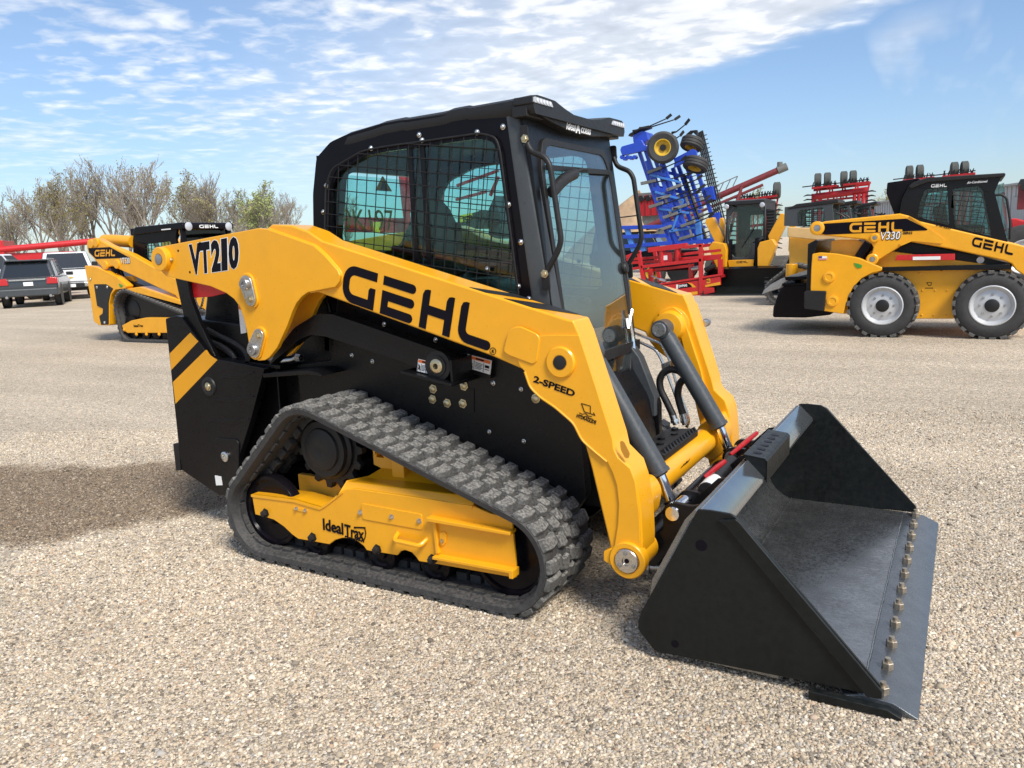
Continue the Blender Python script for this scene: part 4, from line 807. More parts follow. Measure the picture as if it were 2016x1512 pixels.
# roof cap
tx = [(.30,1.93),(.333,1.968),(.397,2.004),(.484,2.036),(.531,2.045),(.70,2.063),(.747,2.071),(.855,2.075),(.875,2.071),(1.06,2.074),(1.09,2.076),(1.119,2.082),(1.196,2.084),(1.215,2.079),(1.40,2.082),(1.50,2.086),(1.532,2.083)]
rows = []
for x, z in tx:
    t = max(0, min(1, (x-.33)/.2)); fr_ = max(0, min(1, (x-1.30)/.2)); hw = .40+.075*t**.5+.015*fr_; lowz = max(1.90, z-.075); row = []
    for y in [-1, -.985, -.93, -.80, -.6, -.4, -.2, 0, .2, .4, .6, .8, .93, .985, 1]:
        e = abs(y); d = .05 if e > .99 else (.012 if e > .98 else 0)
        dip = fr_*.035*max(0, min(1, (.62-e)/.35)); crown = .012*(1-e*e)*(1-fr_)
        row.append((x+fr_*.0-.02*fr_*max(0, (.5-e)), y*hw, z-d-dip+crown))
    row += [(x, hw*.97, lowz), (x, -hw*.97, lowz)]
    rows.append(row)
roof = mk('roof', G().loft(rows), BLKM, cab, ang=50)
vis = [(-.46,2.02),(-.47,2.06),(-.32,2.035),(-.2,2.03),(0,2.028),(.2,2.03),(.32,2.035),(.47,2.06),(.46,2.02),(.30,1.995),(.12,1.975),(-.12,1.975),(-.30,1.995)]
mk('roof_visor', G().prism(vis, 1.40, 1.518, 'x'), BLKM, roof, bev=.006)
for s in (-1, 1):
    q = [(s*.495,2.045),(s*.49,2.078),(s*.33,2.076),(s*.31,2.045)]
    lp = mk('work_light', G().prism(rnd(q, .008), 1.44, 1.528, 'x'), BLKM, roof, bev=.004)
    mk('lamp_lens', G().prism(rnd([(s*.488,2.050),(s*.484,2.073),(s*.335,2.071),(s*.318,2.050)], .006), 1.524, 1.536, 'x'), LED, lp, bev=.003)
    for k in range(5): mk('lamp_diode', G().lathe([(.008,0),(.009,.002),(0,.003)], (1.536, s*(.35+.028*k), 2.0615), (1,0,0), 8), WHT, lp)
    mk('light_bracket', G().prism([(s*.49,2.0),(s*.49,2.046),(s*.32,2.046),(s*.34,2.0)], 1.43, 1.50, 'x'), BLKM, lp, bev=.004)
    for y in (.47, .40, .35): sph_bolt(lp, (1.49, s*y, 2.03), (0,0,-1), .007)
def front_text(st, y, z, x, size, mat, par, bold=0, shear=0):
    return text(st, size, mat, par, Matrix.Translation((x, y, z)) @ Matrix(((0,0,1,0),(1,0,0,0),(0,1,0,0),(0,0,0,1))), bold=bold, shear=shear)
front_text('Ideal', -.17, 1.981, 1.519, .052, DEC, roof, .001, .35); front_text('A', -.067, 1.977, 1.519, .06, DEC, roof, .003, .2); front_text('ccess', -.018, 1.981, 1.519, .052, DEC, roof, .001, .35)
AMB, _nt, _P = nodes('amber_card'); _P.inputs['Base Color'].default_value = (.75, .45, .03, 1); _P.inputs['Roughness'].default_value = .5
_tl = nn(_nt, 'ShaderNodeBsdfTranslucent'); _tl.inputs[0].default_value = (.8, .5, .03, 1); _mx = nn(_nt, 'ShaderNodeMixShader', i_Fac=.5); _nt.links.new(_P.outputs[0], _mx.inputs[1]); _nt.links.new(_tl.outputs[0], _mx.inputs[2]); _nt.links.new(_mx.outputs[0], _nt.nodes['Material Output'].inputs[0])
# seat, controls, tag and chalk marks
seat = mk('seat', G().loft([[(.66,-.20,1.36),(.66,.20,1.36),(.73,.20,1.30),(.73,-.20,1.30)], [(.64,-.195,1.56),(.64,.195,1.56),(.72,.18,1.56),(.72,-.18,1.56)], [(.62,-.15,1.70),(.62,.15,1.70),(.69,.13,1.69),(.69,-.13,1.69)], [(.61,-.10,1.76),(.61,.10,1.76),(.65,.09,1.755),(.65,-.09,1.755)]]), GRY, cab, bev=.02, seg=3)
mk('seat_cushion', G().prism(rnd([(.66,1.18),(.66,1.33),(1.12,1.34),(1.17,1.30),(1.15,1.18)], .03), -.21, .21), GRY, cab, bev=.02, seg=3)
mk('seat_base', G().box(.66,1.05,-.18,.18,.97,1.19), BLKM, cab)
for s in (-1, 1):
    mk('armrest', G().prism(rnd([(.70,1.38),(.70,1.44),(1.0,1.43),(1.05,1.38),(.95,1.34)], .02), s*.27, s*.35), BLKM, cab, bev=.01)
    mk('joystick', G().tube([(1.0,s*.31,1.42),(1.02,s*.31,1.50),(1.0,s*.30,1.60)], [.014,.018,.024], 10), BLKM, cab)
mk('lap_bar', G().tube(fil([(.62,-.30,1.50),(1.0,-.30,1.42),(1.06,-.2,1.40),(1.06,.2,1.40),(1.0,.30,1.42),(.62,.30,1.50)], .06), .016, 8), MAR, cab)
for p in [(0.048,1.893),(-0.022,1.811),(0.12,1.809)]: pass
q = [(0.035,1.89),(0.107,1.81),(-0.034,1.81)]; mk('hanging_tag', G().prism(rnd(q, .008), .315, .319, 'x'), AMB, cab, flat=True)
mk('tag_print', G().prism([(q[0][0]*.34+q[1][0]*.33+q[2][0]*.33+a*.035, q[0][1]*.34+q[1][1]*.33+q[2][1]*.33+b*.03-.01) for a, b in ((-1,-.6),(1,-.6),(.3,.9),(-.3,.9))], .320, .321, 'x'), DBL, cab, flat=True)
o = text('9K197', .16, M('yellow_marker', (.62,.55,.05), .6), cab, Matrix.Translation((.306, -.30, 1.60)) @ Matrix(((0,0,1,0),(1,0,0,0),(0,1,0,0),(0,0,0,1))), name='marker_writing', shear=-.1)
mk('hand_throttle', G().cyl((1.25,-.40,1.10),(1.28,-.40,1.30),.02,n=10), BLKM, cab)
mk('console', G().prism(rnd([(.95,1.0),(.95,1.25),(1.35,1.20),(1.4,1.0)], .03), -.43, -.36).prism(rnd([(.95,1.0),(.95,1.25),(1.35,1.20),(1.4,1.0)], .03), .36, .43), BLKM, cab)

# --- quick coupler and bucket
EAR = rnd([(2.084,0.436),(2.098,0.454),(2.117,0.463),(2.15,0.461),(2.192,0.457),(2.238,0.47),(2.214,0.433),(2.188,0.381),(2.152,0.329),(2.044,0.182),(2,0.185),(2.028,0.238),(2.039,0.308),(2.077,0.348),(2.081,0.415)], .012)
qa = mk('coupler', G().prism([(2.10,.16),(2.12,.16),(2.30,.52),(2.28,.53)], -.52, .52).cyl((2.005,-.60,.28),(2.005,.60,.28),.05,n=20), BLK, HERO, bev=.003)
for s in (-1, 1):
    mk('coupler_ear', G().prism(EAR, s*.53, s*.555), BLK, qa, bev=.005)
    mk('coupler_ear', G().prism(EAR, s*.36, s*.385), BLK, qa, bev=.005)
    x, z = (2.119,0.419); mk('coupler_pin', G().lathe([(.030,-.22),(.030,.006),(.027,.010),(0,.010)], (x, s*.555, z), (0, s, 0), 24), CHR, qa)
    x, z = (2.027,0.159); mk('latch_wedge', G().cyl((x-.02,s*.50,z+.0),(x+.07,s*.50,z+.01),.026,n=14).cyl((x-.035,s*.50,z),(x-.02,s*.50,z),.034,n=14), STL, qa)
g = G().cyl((2.19,-.34,.455),(2.19,.06,.47),.036,n=16); lc = mk('latch_cylinder', g, BLKM, qa)
mk('cylinder_label', G().cyl((2.19,-.33,.4554),(2.19,-.22,.4595),.0372,n=16), DEC, lc)
for y0_, y1_, x0_ in ((-.26,-.18,2.19), (.12,.36,2.20)):
    mk('latch_lever', G().tube([(x0_-.03,y0_,.49),(x0_+.01,(y0_+y1_)/2,.525),(x0_+.035,y1_,.545)], [.009,.012,.010], 8), REDD, qa)
for y in (-.42, -.05, .10, .34, .50): mk('coupler_rib', G().prism([(2.14,.42),(2.26,.54),(2.31,.55),(2.20,.30)], y-.006, y+.006), BLK, qa)

BK = thing('bucket', '', 'x'); del BK['label']; del BK['category']; BK.parent = HERO
SIDE = [(2.332,0.585),(2.374,0.587),(2.44,0.584),(2.46,0.574),(2.471,0.567),(2.907,0.088),(2.913,0.051),(2.77,0.05),(2.27,0.036),(2.195,0.033),(2.173,0.036),(2.124,0.09),(2.112,0.107),(2.113,0.138),(2.125,0.174)]
BBK = M('bucket_paint', (.006,.0075,.0075), .40, var=.3, vs=5, dust=.018, rvar=.12, spec=.28)
BFL = M('bucket_floor_steel', (.26,.265,.265), .27, .9, var=.22, vs=7, dust=.07, dcol=(.22,.21,.19), rvar=.12)
def scratch(m):
    nt = m.node_tree; L = nt.links; P = nt.nodes['Principled BSDF']; geo = nn(nt, 'ShaderNodeNewGeometry')
    mp = nn(nt, 'ShaderNodeMapping'); mp.inputs['Scale'].default_value = (6, 90, 6); mp.inputs['Rotation'].default_value = (0, 0, .25); L.new(geo.outputs['Position'], mp.inputs[0])
    nz = nn(nt, 'ShaderNodeTexNoise', i_Scale=1.0, i_Detail=6, i_Roughness=.7, i_Distortion=.4); L.new(mp.outputs[0], nz.inputs[0])
    mr = nn(nt, 'ShaderNodeMapRange', i_1=.56, i_2=.72, i_3=0, i_4=.5); L.new(nz.outputs[0], mr.inputs[0])
    mx = nn(nt, 'ShaderNodeMix', data_type='RGBA'); old = P.inputs['Base Color'].links[0].from_socket
    L.new(mr.outputs[0], mx.inputs[0]); L.new(old, mx.inputs[6]); mx.inputs[7].default_value = (.5, .49, .47, 1); L.new(mx.outputs[2], P.inputs['Base Color'])
scratch(BFL)
for s in (-1, 1):
    sp_ = mk('side_plate', G().prism(SIDE, s*.920, s*.933), BBK if s < 0 else BBK, BK, bev=.003)
    a = [(2.461,.572),(2.471,.566),(2.912,.078),(2.912,.053),(2.87,.048),(2.845,.075),(2.43,.54),(2.40,.560)]
    mk('edge_strip', G().prism(a, s*.9325, s*.945), BBK, sp_, bev=.003)
    mk('wear_shoe', G().prism([(2.70,.004),(2.70,.034),(2.93,.030),(2.97,.012),(2.97,.004)], s*.930, s*.962), BBK, BK, bev=.003)
    mk('plate_hole', G().lathe([(.020,0),(.020,.0015),(0,.0015)], ((2.344,0.46)[0], s*.9325, (2.344,0.46)[1]), (0, s, 0), 18), DBL, sp_)
    mk('plate_hole', G().lathe([(.014,0),(.014,.0015),(0,.0015)], ((2.25,0.08)[0], s*.9325, (2.25,0.08)[1]), (0, s, 0), 16), DBL, sp_)
inn = [(2.87,.046),(2.60,.047),(2.30,.050),(2.262,.066),(2.222,.095),(2.195,.130),(2.178,.172),(2.170,.22),(2.185,.30),(2.30,.535),(2.33,.568)]
outr = [(2.32,.578),(2.285,.54),(2.165,.302),(2.152,.22),(2.160,.165),(2.180,.115),(2.21,.078),(2.255,.046),(2.30,.032),(2.60,.030),(2.87,.028)]
mk('bucket_shell', G().prism(inn[1:]+outr[:-1], -.921, .921), BFL, BK, bev=0, ang=25)
mk('floor_plate', G().prism([(2.302,.0475),(2.302,.0535),(2.852,.0505),(2.852,.0445)], -.919, .919), BFL, BK, bev=.001)
mk('weld_bead', G().tube([(2.302+random.uniform(-.0012,.0012), -.918+i*.0255, .0545) for i in range(73)], .0035, 6), BFL, BK)
mk('weld_bead', G().tube([(2.853+random.uniform(-.0012,.0012), -.918+i*.0255, .0495) for i in range(73)], .0032, 6), BFL, BK)
EDG = M('edge_steel', (.17,.185,.20), .30, .8, var=.12, vs=16, dust=.05)
mk('cutting_edge', G().prism([(2.80,.004),(2.80,.030),(2.853,.0465),(2.945,.040),(3.016,.006),(3.005,.001)], -.933, .933), EDG, BK, bev=.002)
NUT = M('rusty_nut', (.42,.36,.28), .45, .8, var=.3, vs=60)
for i in range(12):
    y = -.886+i*.1611
    n_ = mk('edge_bolt', G().lathe([(.019,0),(.019,.022),(.017,.024),(.010,.024)], (2.911, y, .042), (-.07*0,0,1), 6), NUT, BK)
    mk('bolt_thread', G().cyl((2.911, y, .05), (2.911, y, .080), .0095, n=10), NUT, n_)
lip = mk('spill_lip', G().prism([(2.325,.574),(2.335,.580),(2.402,.512),(2.404,.495),(2.392,.490),(2.33,.535),(2.30,.53)], -.9195, .9195), BBK if False else M('lip_sky_sheen', (.30,.32,.34), .12, .85, var=.1, dust=.02, rvar=.05), BK, bev=.003)  # pale metal colour stands in for sky reflected on glossy black paint
# bucket step with grip holes
sb = [(2.318,.602),(2.404,.592),(2.414,.582),(2.414,.492),(2.408,.492),(2.407,.578),(2.401,.585),(2.316,.595)]
st_ = mk('bucket_step', G().prism(sb, -.25, .22), BBK, BK, bev=.002)
for i in range(6): mk('grip_hole', G().cyl((2.361, -.19+i*.066, .590), (2.3617, -.19+i*.066, .5984), .018, n=14), DBL, st_)
for y in (-.25, .214): mk('step_end', G().prism([(2.320,.598),(2.402,.588),(2.411,.58),(2.411,.505),(2.33,.575)], y, y+.006), BBK, st_)

# ------------------------------------------------------------------ the other machines in the yard
def settle(root, base):
    """give a thing built in place its own origin at its base"""
    base = Vector(base); root.location = base
    for ch in root.children: ch.location = ch.location-base
    return root
def tyre(parent, c, R, w, rim, s=-1, ax=(0, 1, 0), rimmat=None, lugs=0, tmat=None, dish=.05):
    """tyre with rim and hub; c = centre of the outer face, ax*s points outwards"""
    a = Vector(ax)*s; c = Vector(c)
    T = mk('wheel', G().lathe([(rim,-w+.01),(R*.80,-w),(R*.965,-w*.90),(R,-w*.72),(R,-w*.28),(R*.965,-w*.10),(R*.80,0),(rim*1.08,-.012),(rim,-.02)], c, a, 48, False), tmat or RUB, parent)
    rm = mk('rim', G().lathe([(rim*1.02,-w*.5),(rim*1.02,-.012),(rim*.97,-.006),(rim*.92,-.03),(rim*.86,-.05),(rim*.80,-dish-.03),(rim*.42,-dish),(rim*.30,-dish),(0,-dish)], c, a, 36, False), rimmat or WHT, T)
    mk('hub', G().lathe([(rim*.33,-dish),(rim*.33,-dish+.012),(rim*.28,-dish+.02),(0,-dish+.02)], c, a, 20), BLKM, rm)
    if not lugs:
        return T
    e1 = a.orthogonal().normalized(); e2 = a.cross(e1)
    for k in range(8): t = 2*pi*k/8; cone_bolt(rm, c+(e1*cos(t)+e2*sin(t))*rim*.55+a*(-dish-.004), a, .012, STL, 'wheel_nut')
    b = G().add([(-.045,0,-.01),(.035,0,-.01),(.055,w*.5,-.01),(-.025,w*.5,-.01),(-.036,.0,.028),(.028,.0,.028),(.046,w*.5,.03),(-.018,w*.5,.03)], [(0,1,2,3),(4,5,6,7),(0,1,5,4),(1,2,6,5),(2,3,7,6),(3,0,4,7)]); first = None
    for k in range(lugs):
        for h in (0, 1):
            t = 2*pi*(k+.5*h)/lugs; n = e1*cos(t)+e2*sin(t); tg = a.cross(n); ay = -a if h == 0 else a
            o = c-a*(w*.02)+n*(R-.01) if h == 0 else c-a*(w*.98)+n*(R-.01)
            tt = tg if h == 0 else tg
            Mx = Matrix(((tt.x,ay.x,n.x,o.x),(tt.y,ay.y,n.y,o.y),(tt.z,ay.z,n.z,o.z),(0,0,0,1)))
            if first is None: ob = mk('tread_lug', b, LUG, T, flat=True); first = ob
            else: ob = first.copy(); COL.objects.link(ob)
            ob.matrix_local = Mx
    return T
def grid_guard(parent, loop, y, nx, nz, r=.006, tilt=0, name='window_guard'):
    xs = [p[0] for p in loop]; zs = [p[1] for p in loop]; x0, x1, z0, z1 = min(xs), max(xs), min(zs), max(zs)
    def inside(x, z):
        c = False; n = len(loop)
        for i in range(n):
            (xa, za), (xb, zb) = loop[i], loop[i-1]
            if (za > z) != (zb > z) and x < (xb-xa)*(z-za)/(zb-za)+xa: c = not c
        return c
    g = G(); N = 60
    def run(f):
        seg = [f(t/N) for t in range(N+1)]; on = [p for p in seg if inside(*p)]
        if len(on) > 1: g.cyl((on[0][0], y, on[0][1]), (on[-1][0], y, on[-1][1]), r, n=4)
    for i in range(1, nx): run(lambda t, i=i: (x0+(x1-x0)*i/nx+tilt*(t-.5)*(z1-z0)*-1, z0+(z1-z0)*t))
    for i in range(1, nz): run(lambda t, i=i: (x0+(x1-x0)*t, z0+(z1-z0)*i/nz+tilt*(t-.5)*(x1-x0)))
    return mk(name, g, BLKM, parent, flat=True)
def mir(y, c): return 2*c-y

# --- wheeled loader beside the bucket
def skid_steer():
    R_ = new('wheeled_loader', None); yn = 8.75; yc = 9.62; W2 = yc-yn
    def both(name, loop, d0, d1, mat, bev=0, holes=(), par=R_):
        o = mk(name, G().prism(loop, yn+d0, yn+d1, holes=holes), mat, par, bev=bev); mk(name, G().prism(loop, mir(yn+d0, yc), mir(yn+d1, yc), holes=holes), mat, par, bev=bev); return o
    arm = [(1.116,1.537),(1.115,1.588),(1.141,1.623),(1.278,1.659),(2.244,1.712),(2.349,1.677),(2.49,1.594),(3.707,1.215),(3.972,1.089),(4.058,0.908),(4.131,0.457),(4.044,0.421),(3.934,0.73),(3.729,0.834),(3.632,0.909),(3.581,0.989),(3.5,1.031),(2.895,1.2),(2.38,1.324),(2.278,1.27),(1.973,1.067),(1.943,1.038),(1.892,1.043),(1.869,1.084),(1.906,1.177),(1.925,1.264),(1.898,1.324),(1.809,1.377),(1.283,1.455),(1.158,1.471)]
    A = both('lift_arm', arm, .06, .20, YEL, .02)
    for p, k_ in zip([(1.178,1.564),(1.942,1.395),(1.92,1.098)], (1, .62, .8)): mk('pivot_boss', G().lathe([(.10*k_,0),(.10*k_,.05),(.085*k_,.06),(.05*k_,.06),(.045*k_,.05),(0,.05)], (p[0], yn+.07, p[1]), (0,-1,0), 24), YEL, A); mk('pin', G().lathe([(.045*k_,0),(.045*k_,.008),(0,.01)], (p[0], yn+.02, p[1]), (0,-1,0), 16), STL, A)
    mk('arm_gusset', G().prism(rnd([(2.35,1.673),(2.491,1.594),(2.806,1.335),(2.775,1.28),(2.416,1.332),(2.279,1.271),(2.243,1.301),(2.598,1.475)], .02), yn+.045, yn+.065), YEL, A, bev=.006)
    decal(R_, [(1.238,1.625),(2.326,1.639),(2.619,1.467),(1.29,1.467),(1.189,1.498)], yn+.0585, DBL, 'arm_decal')
    o, e, t = (1.609,1.484), (2.286,1.464), (1.609,1.618); logo(R_, DYL, aff(o, e, t, yn+.056), 'brand_lettering')
    o, e, t = (3.116,1.238), (3.59,1.097), (3.136,1.361); logo(R_, DBL, aff(o, e, t, yn+.058), 'brand_lettering')
    line_text('V330', (2.006,1.365), (2.269,1.361), .115, yn+.057, DBL, .06, 'model_lettering', .15, R_); line_text('V330', (2.013,1.368), (2.261,1.365), .105, yn+.0535, DEC, .01, 'model_lettering', .15, R_)
    line_text('GEN:2', (2.29,1.429), (2.408,1.428), .03, yn+.057, DBL, .03, parent=R_)
    line_text('2-SPEED', (2.688,1.527), (2.869,1.466), .03, yn+.057, DBL, .03, parent=R_)
    tail = rnd([(1.123,1.201),(1.223,1.218),(1.451,1.194),(1.751,1.125),(2.054,0.979),(2.047,0.936),(1.922,0.908),(1.796,0.837),(1.689,0.719),(1.619,0.559),(1.565,0.33),(1.28,0.377),(1.109,0.671),(1.112,0.982)], .02)
    Tl = both('tail_panel', tail, .0, .12, YEL, .012)
    for p in [(1.362,0.864),(1.419,0.52)]: mk('tail_boss', G().lathe([(.082,0),(.078,.03),(.05,.035),(.045,.028),(0,.028)], (p[0], yn+.004, p[1]), (0,-1,0), 22), YEL, Tl)
    d = [(1.214,1.166),(1.325,1.162),(1.326,1.112),(1.215,1.115)]; decal(R_, d, yn-.003, DEC, 'flag_decal'); x0, x1, z0, z1 = d[0][0], d[1][0], d[2][1], d[0][1]
    decal(R_, [(x0,z1),(x0+(x1-x0)*.42,z1),(x0+(x1-x0)*.42,(z0+z1)/2),(x0,(z0+z1)/2)], yn-.005, M('flag_blue', (.02,.04,.2), .5), 'flag_canton')
    for i in range(4): decal(R_, [(x0,z0+(z1-z0)*(.0+.26*i)),(x1,z0+(z1-z0)*(.0+.26*i)),(x1,z0+(z1-z0)*(.12+.26*i)),(x0,z0+(z1-z0)*(.12+.26*i))], yn-.0055, M('flag_red', (.5,.05,.06), .5) if i == 0 else bpy.data.materials['flag_red'], 'flag_stripe') if i < 2 else None
    GRN = M('green_decal', (.06,.28,.03), .4)
    mk('leaf_emblem', G().prism(rnd([(1.683,1.058),(1.735,1.047),(1.794,1.025),(1.791,0.986),(1.736,0.981),(1.708,1.004)], .01), yn-.002, yn-.006), GRN, R_, flat=True)
    mk('tail_post', G().prism([(1.056,1.345),(1.17,1.405),(1.2,1.384),(1.146,1.2),(1.123,1.185),(1.114,0.671),(1.05,0.672)], yn+.02, mir(yn+.02, yc)), BLK, R_, bev=.01)
    both('bumper', rnd([(1.029,0.655),(1.064,0.675),(1.333,0.666),(1.311,0.371),(1.034,0.408)], .02), -.04, .14, BLKM, .015)
    mk('body', G().prism([(1.358,0.762),(1.463,1.168),(1.983,1.23),(3.589,0.932),(3.632,0.727),(3.556,0.391),(2.937,0.251),(2.504,0.248),(1.524,0.318)], yn+.20, mir(yn+.20, yc)), YEL, R_, bev=.012)
    for p in [(2.513,0.881),(2.779,0.904),(2.558,0.646),(2.714,0.644),(2.859,0.643),(2.563,0.302),(2.711,0.302),(2.857,0.303)]: sph_bolt(R_, (p[0], yn+.20, p[1]), (0,-1,0), .012, YEL)
    mk('running_board', G().prism([(2.042,0.983),(3.563,0.985),(3.585,0.919),(2.065,0.926)], yn+.06, yn+.30).prism([(2.042,0.983),(3.563,0.985),(3.585,0.919),(2.065,0.926)], mir(yn+.06, yc), mir(yn+.30, yc)), BLK, R_, bev=.008)
    mk('chassis', G().prism([(1.34,1.211),(1.715,1.379),(1.904,1.271),(2.178,1.222),(2.37,1.322),(3.604,0.985),(3.592,0.911),(1.987,0.97)], yn+.26, mir(yn+.26, yc)), BLK, R_, bev=.01)
    mk('engine_cover', G().prism(rnd([(1.343,1.375),(1.457,1.39),(1.684,1.38),(1.834,1.315),(1.839,1.156),(1.348,1.172)], .03), yn+.22, mir(yn+.22, yc)), YELD, R_, bev=.01)
    lc = [(1.74,1.122),(1.862,1.325)]; mk('lift_cylinder', G().cyl((lc[0][0], yn+.17, lc[0][1]), (lc[1][0], yn+.17, lc[1][1]), .075, n=18), BLKG, R_)
    sb = mk('arm_safety_bar', G().prism([(2.208,1.075),(2.232,1.148),(2.931,1.143),(2.935,1.057)], yn+.02, yn+.06), RED, R_, bev=.006)
    decal(R_, [(2.429,1.118),(2.763,1.115),(2.765,1.07),(2.43,1.074)], yn+.019, DEC, 'label')
    p = (3.232,1.044); mk('pivot_cap', G().lathe([(.045,0),(.045,.02),(0,.025)], (p[0], yn+.22, p[1]), (0,-1,0), 16), WHT, R_)
    g = G(); q = [(2.605,0.753),(2.666,0.752),(2.659,0.713),(2.633,0.708),(2.605,0.753)]; pen(g, q, yn+.199, .008); q = [(2.591,0.677),(2.686,0.676)]; pen(g, q, yn+.199, .01); mk('float_symbol', g, DBL, R_, flat=True)
    # cab
    cl = [(2.22,1.532),(2.227,1.745),(2.25,1.916),(2.323,2.083),(2.39,2.131),(2.544,2.175),(3.429,2.158),(3.381,2.021),(3.349,1.929),(3.532,1.274),(3.354,1.179),(2.33,1.449)]
    w1 = rnd([(2.52,2.002),(2.55,2.019),(2.795,2.029),(2.843,1.52),(2.453,1.655),(2.472,1.825)], .03); w2 = rnd([(2.863,2.005),(3.165,2.016),(3.217,1.952),(3.348,1.35),(2.912,1.494)], .03)
    C_ = both('cab', cl, .25, .29, BLK, .01, (w1, w2))
    for k, w in enumerate((w1, w2)):
        for s in (0, 1):
            y = yn+.27 if not s else mir(yn+.27, yc); mk('side_window', G().prism(w, y-.003, y+.003), TGL, C_, flat=True)
        grid_guard(C_, w, yn+.245, 6, 10, .006, -.16)
    zt = [(2.323,2.083),(2.39,2.131),(2.544,2.175),(3.444,2.164),(3.46,2.155),(3.455,2.115),(2.563,2.112),(2.359,2.042)]
    mk('roof', G().prism(zt, yn+.22, mir(yn+.22, yc)), BLKM, C_, bev=.012)
    mk('rear_housing', G().prism([(2.043,2.007),(2.052,2.151),(2.458,2.182),(2.39,2.131),(2.323,2.083),(2.25,1.916),(2.227,1.745),(2.22,1.532),(2.141,1.75)], yn+.30, mir(yn+.30, yc)), BLKG, C_, bev=.015)
    q = [(3.381,2.021),(3.451,2.043),(3.548,1.282),(3.532,1.274),(3.349,1.929)]; mk('windscreen', G().prism(q, yn+.31, mir(yn+.31, yc)), TGL, C_, flat=True)
    hp = [(p[0], yn+.27, p[1]) for p in [(3.345,1.886),(3.435,1.891),(3.49,1.842),(3.546,1.538),(3.558,1.3)]]; mk('grab_handle', G().tube(fil(hp, .05), .016, 8), BLKM, C_)
    o, e, t = (2.6,2.041), (2.79,2.036), (2.604,2.084); logo(C_, DEC, aff(o, e, t, yn+.2195+.028), 'brand_lettering')
    line_text('Air-Conditioned', (3.025,2.058), (3.263,2.061), .03, yn+.246, DEC, .02, parent=C_, shear=.3)
    cx0, cz0 = (2.671,1.586); mk('seat', G().prism(rnd([(cx0,cz0-.3),(cx0-.05,cz0+.2),(cx0+.1,cz0+.25),(cx0+.15,cz0-.05),(cx0+.6,cz0-.08),(cx0+.6,cz0-.3)], .04), yc-.25, yc+.25), BLKM, C_)
    for cxy, r in (((2.072,0.451), .452), ((3.393,0.461), .455)):
        for s, y in ((-1, yn-.02), (1, mir(yn-.02, yc))): tyre(R_, (cxy[0], y, .447), .445, .34, .265, s, lugs=22 if s < 0 else 0, rimmat=RIMG)
    tag(R_, 'yellow wheeled skid loader with silver rims parked side on', 'skid loader'); settle(R_, (2.7, yc, 0)); return R_
RIMG = M('silver_rim', (.55,.56,.57), .4, .3, var=.06, dust=.08)
skid_steer()

# --- black grapple attachment behind the wheeled loader
def grapple():
    R_ = new('grapple_bucket', None); yp = 9.35
    b = [(0.45,0.216),(0.49,0.465),(0.541,0.619),(0.624,0.717),(0.958,0.734),(1.303,0.718),(1.393,0.355),(1.315,0.258),(0.948,0.213)]
    g = G()
    mk('shell', G().prism(rnd(b, .04), yp, yp+1.5), BLKG, R_, bev=.05, seg=3)
    for k in range(7):
        y = yp+.06+k*.22; q = [(0.272,0.573),(0.304,0.644),(0.411,0.735),(0.57,0.821),(0.769,0.888),(0.958,0.942),(0.959,0.874),(0.77,0.83),(0.624,0.761),(0.54,0.663),(0.455,0.642),(0.348,0.603)]
        mk('tine', G().prism(q, y, y+.035), STL if k < 4 else BLKG, R_, bev=.006)
        q = [(0.45,0.232),(0.458,0.376),(0.531,0.575),(0.625,0.684),(0.668,0.662),(0.585,0.531),(0.523,0.354),(0.514,0.232)]; mk('lower_tine', G().prism(q, y-.03, y+.04), BLKG, R_, bev=.012)
    for i, (a, c_) in enumerate((((230,955),(390,950)), ((240,985),(390,985)))):
        q = [(0.633,0.848),(0.96,0.852),(0.961,0.805),(0.644,0.793)] if i == 0 else [(0.592,0.75),(0.962,0.755),(0.963,0.712),(0.593,0.706)]; mk('cross_beam', G().prism(q, yp-.02, yp+1.5), BLKG, R_, bev=.01)
    p = (0.695,0.92); mk('hydraulic_cap', G().cyl((p[0], yp+.2, p[1]-.1), (p[0], yp+.2, p[1]+.12), .09, n=16), YEL, R_, bev=.01)
    tag(R_, 'black grapple with curved tines standing behind the wheeled loader', 'grapple'); settle(R_, (.6, yp+.7, 0))
grapple()

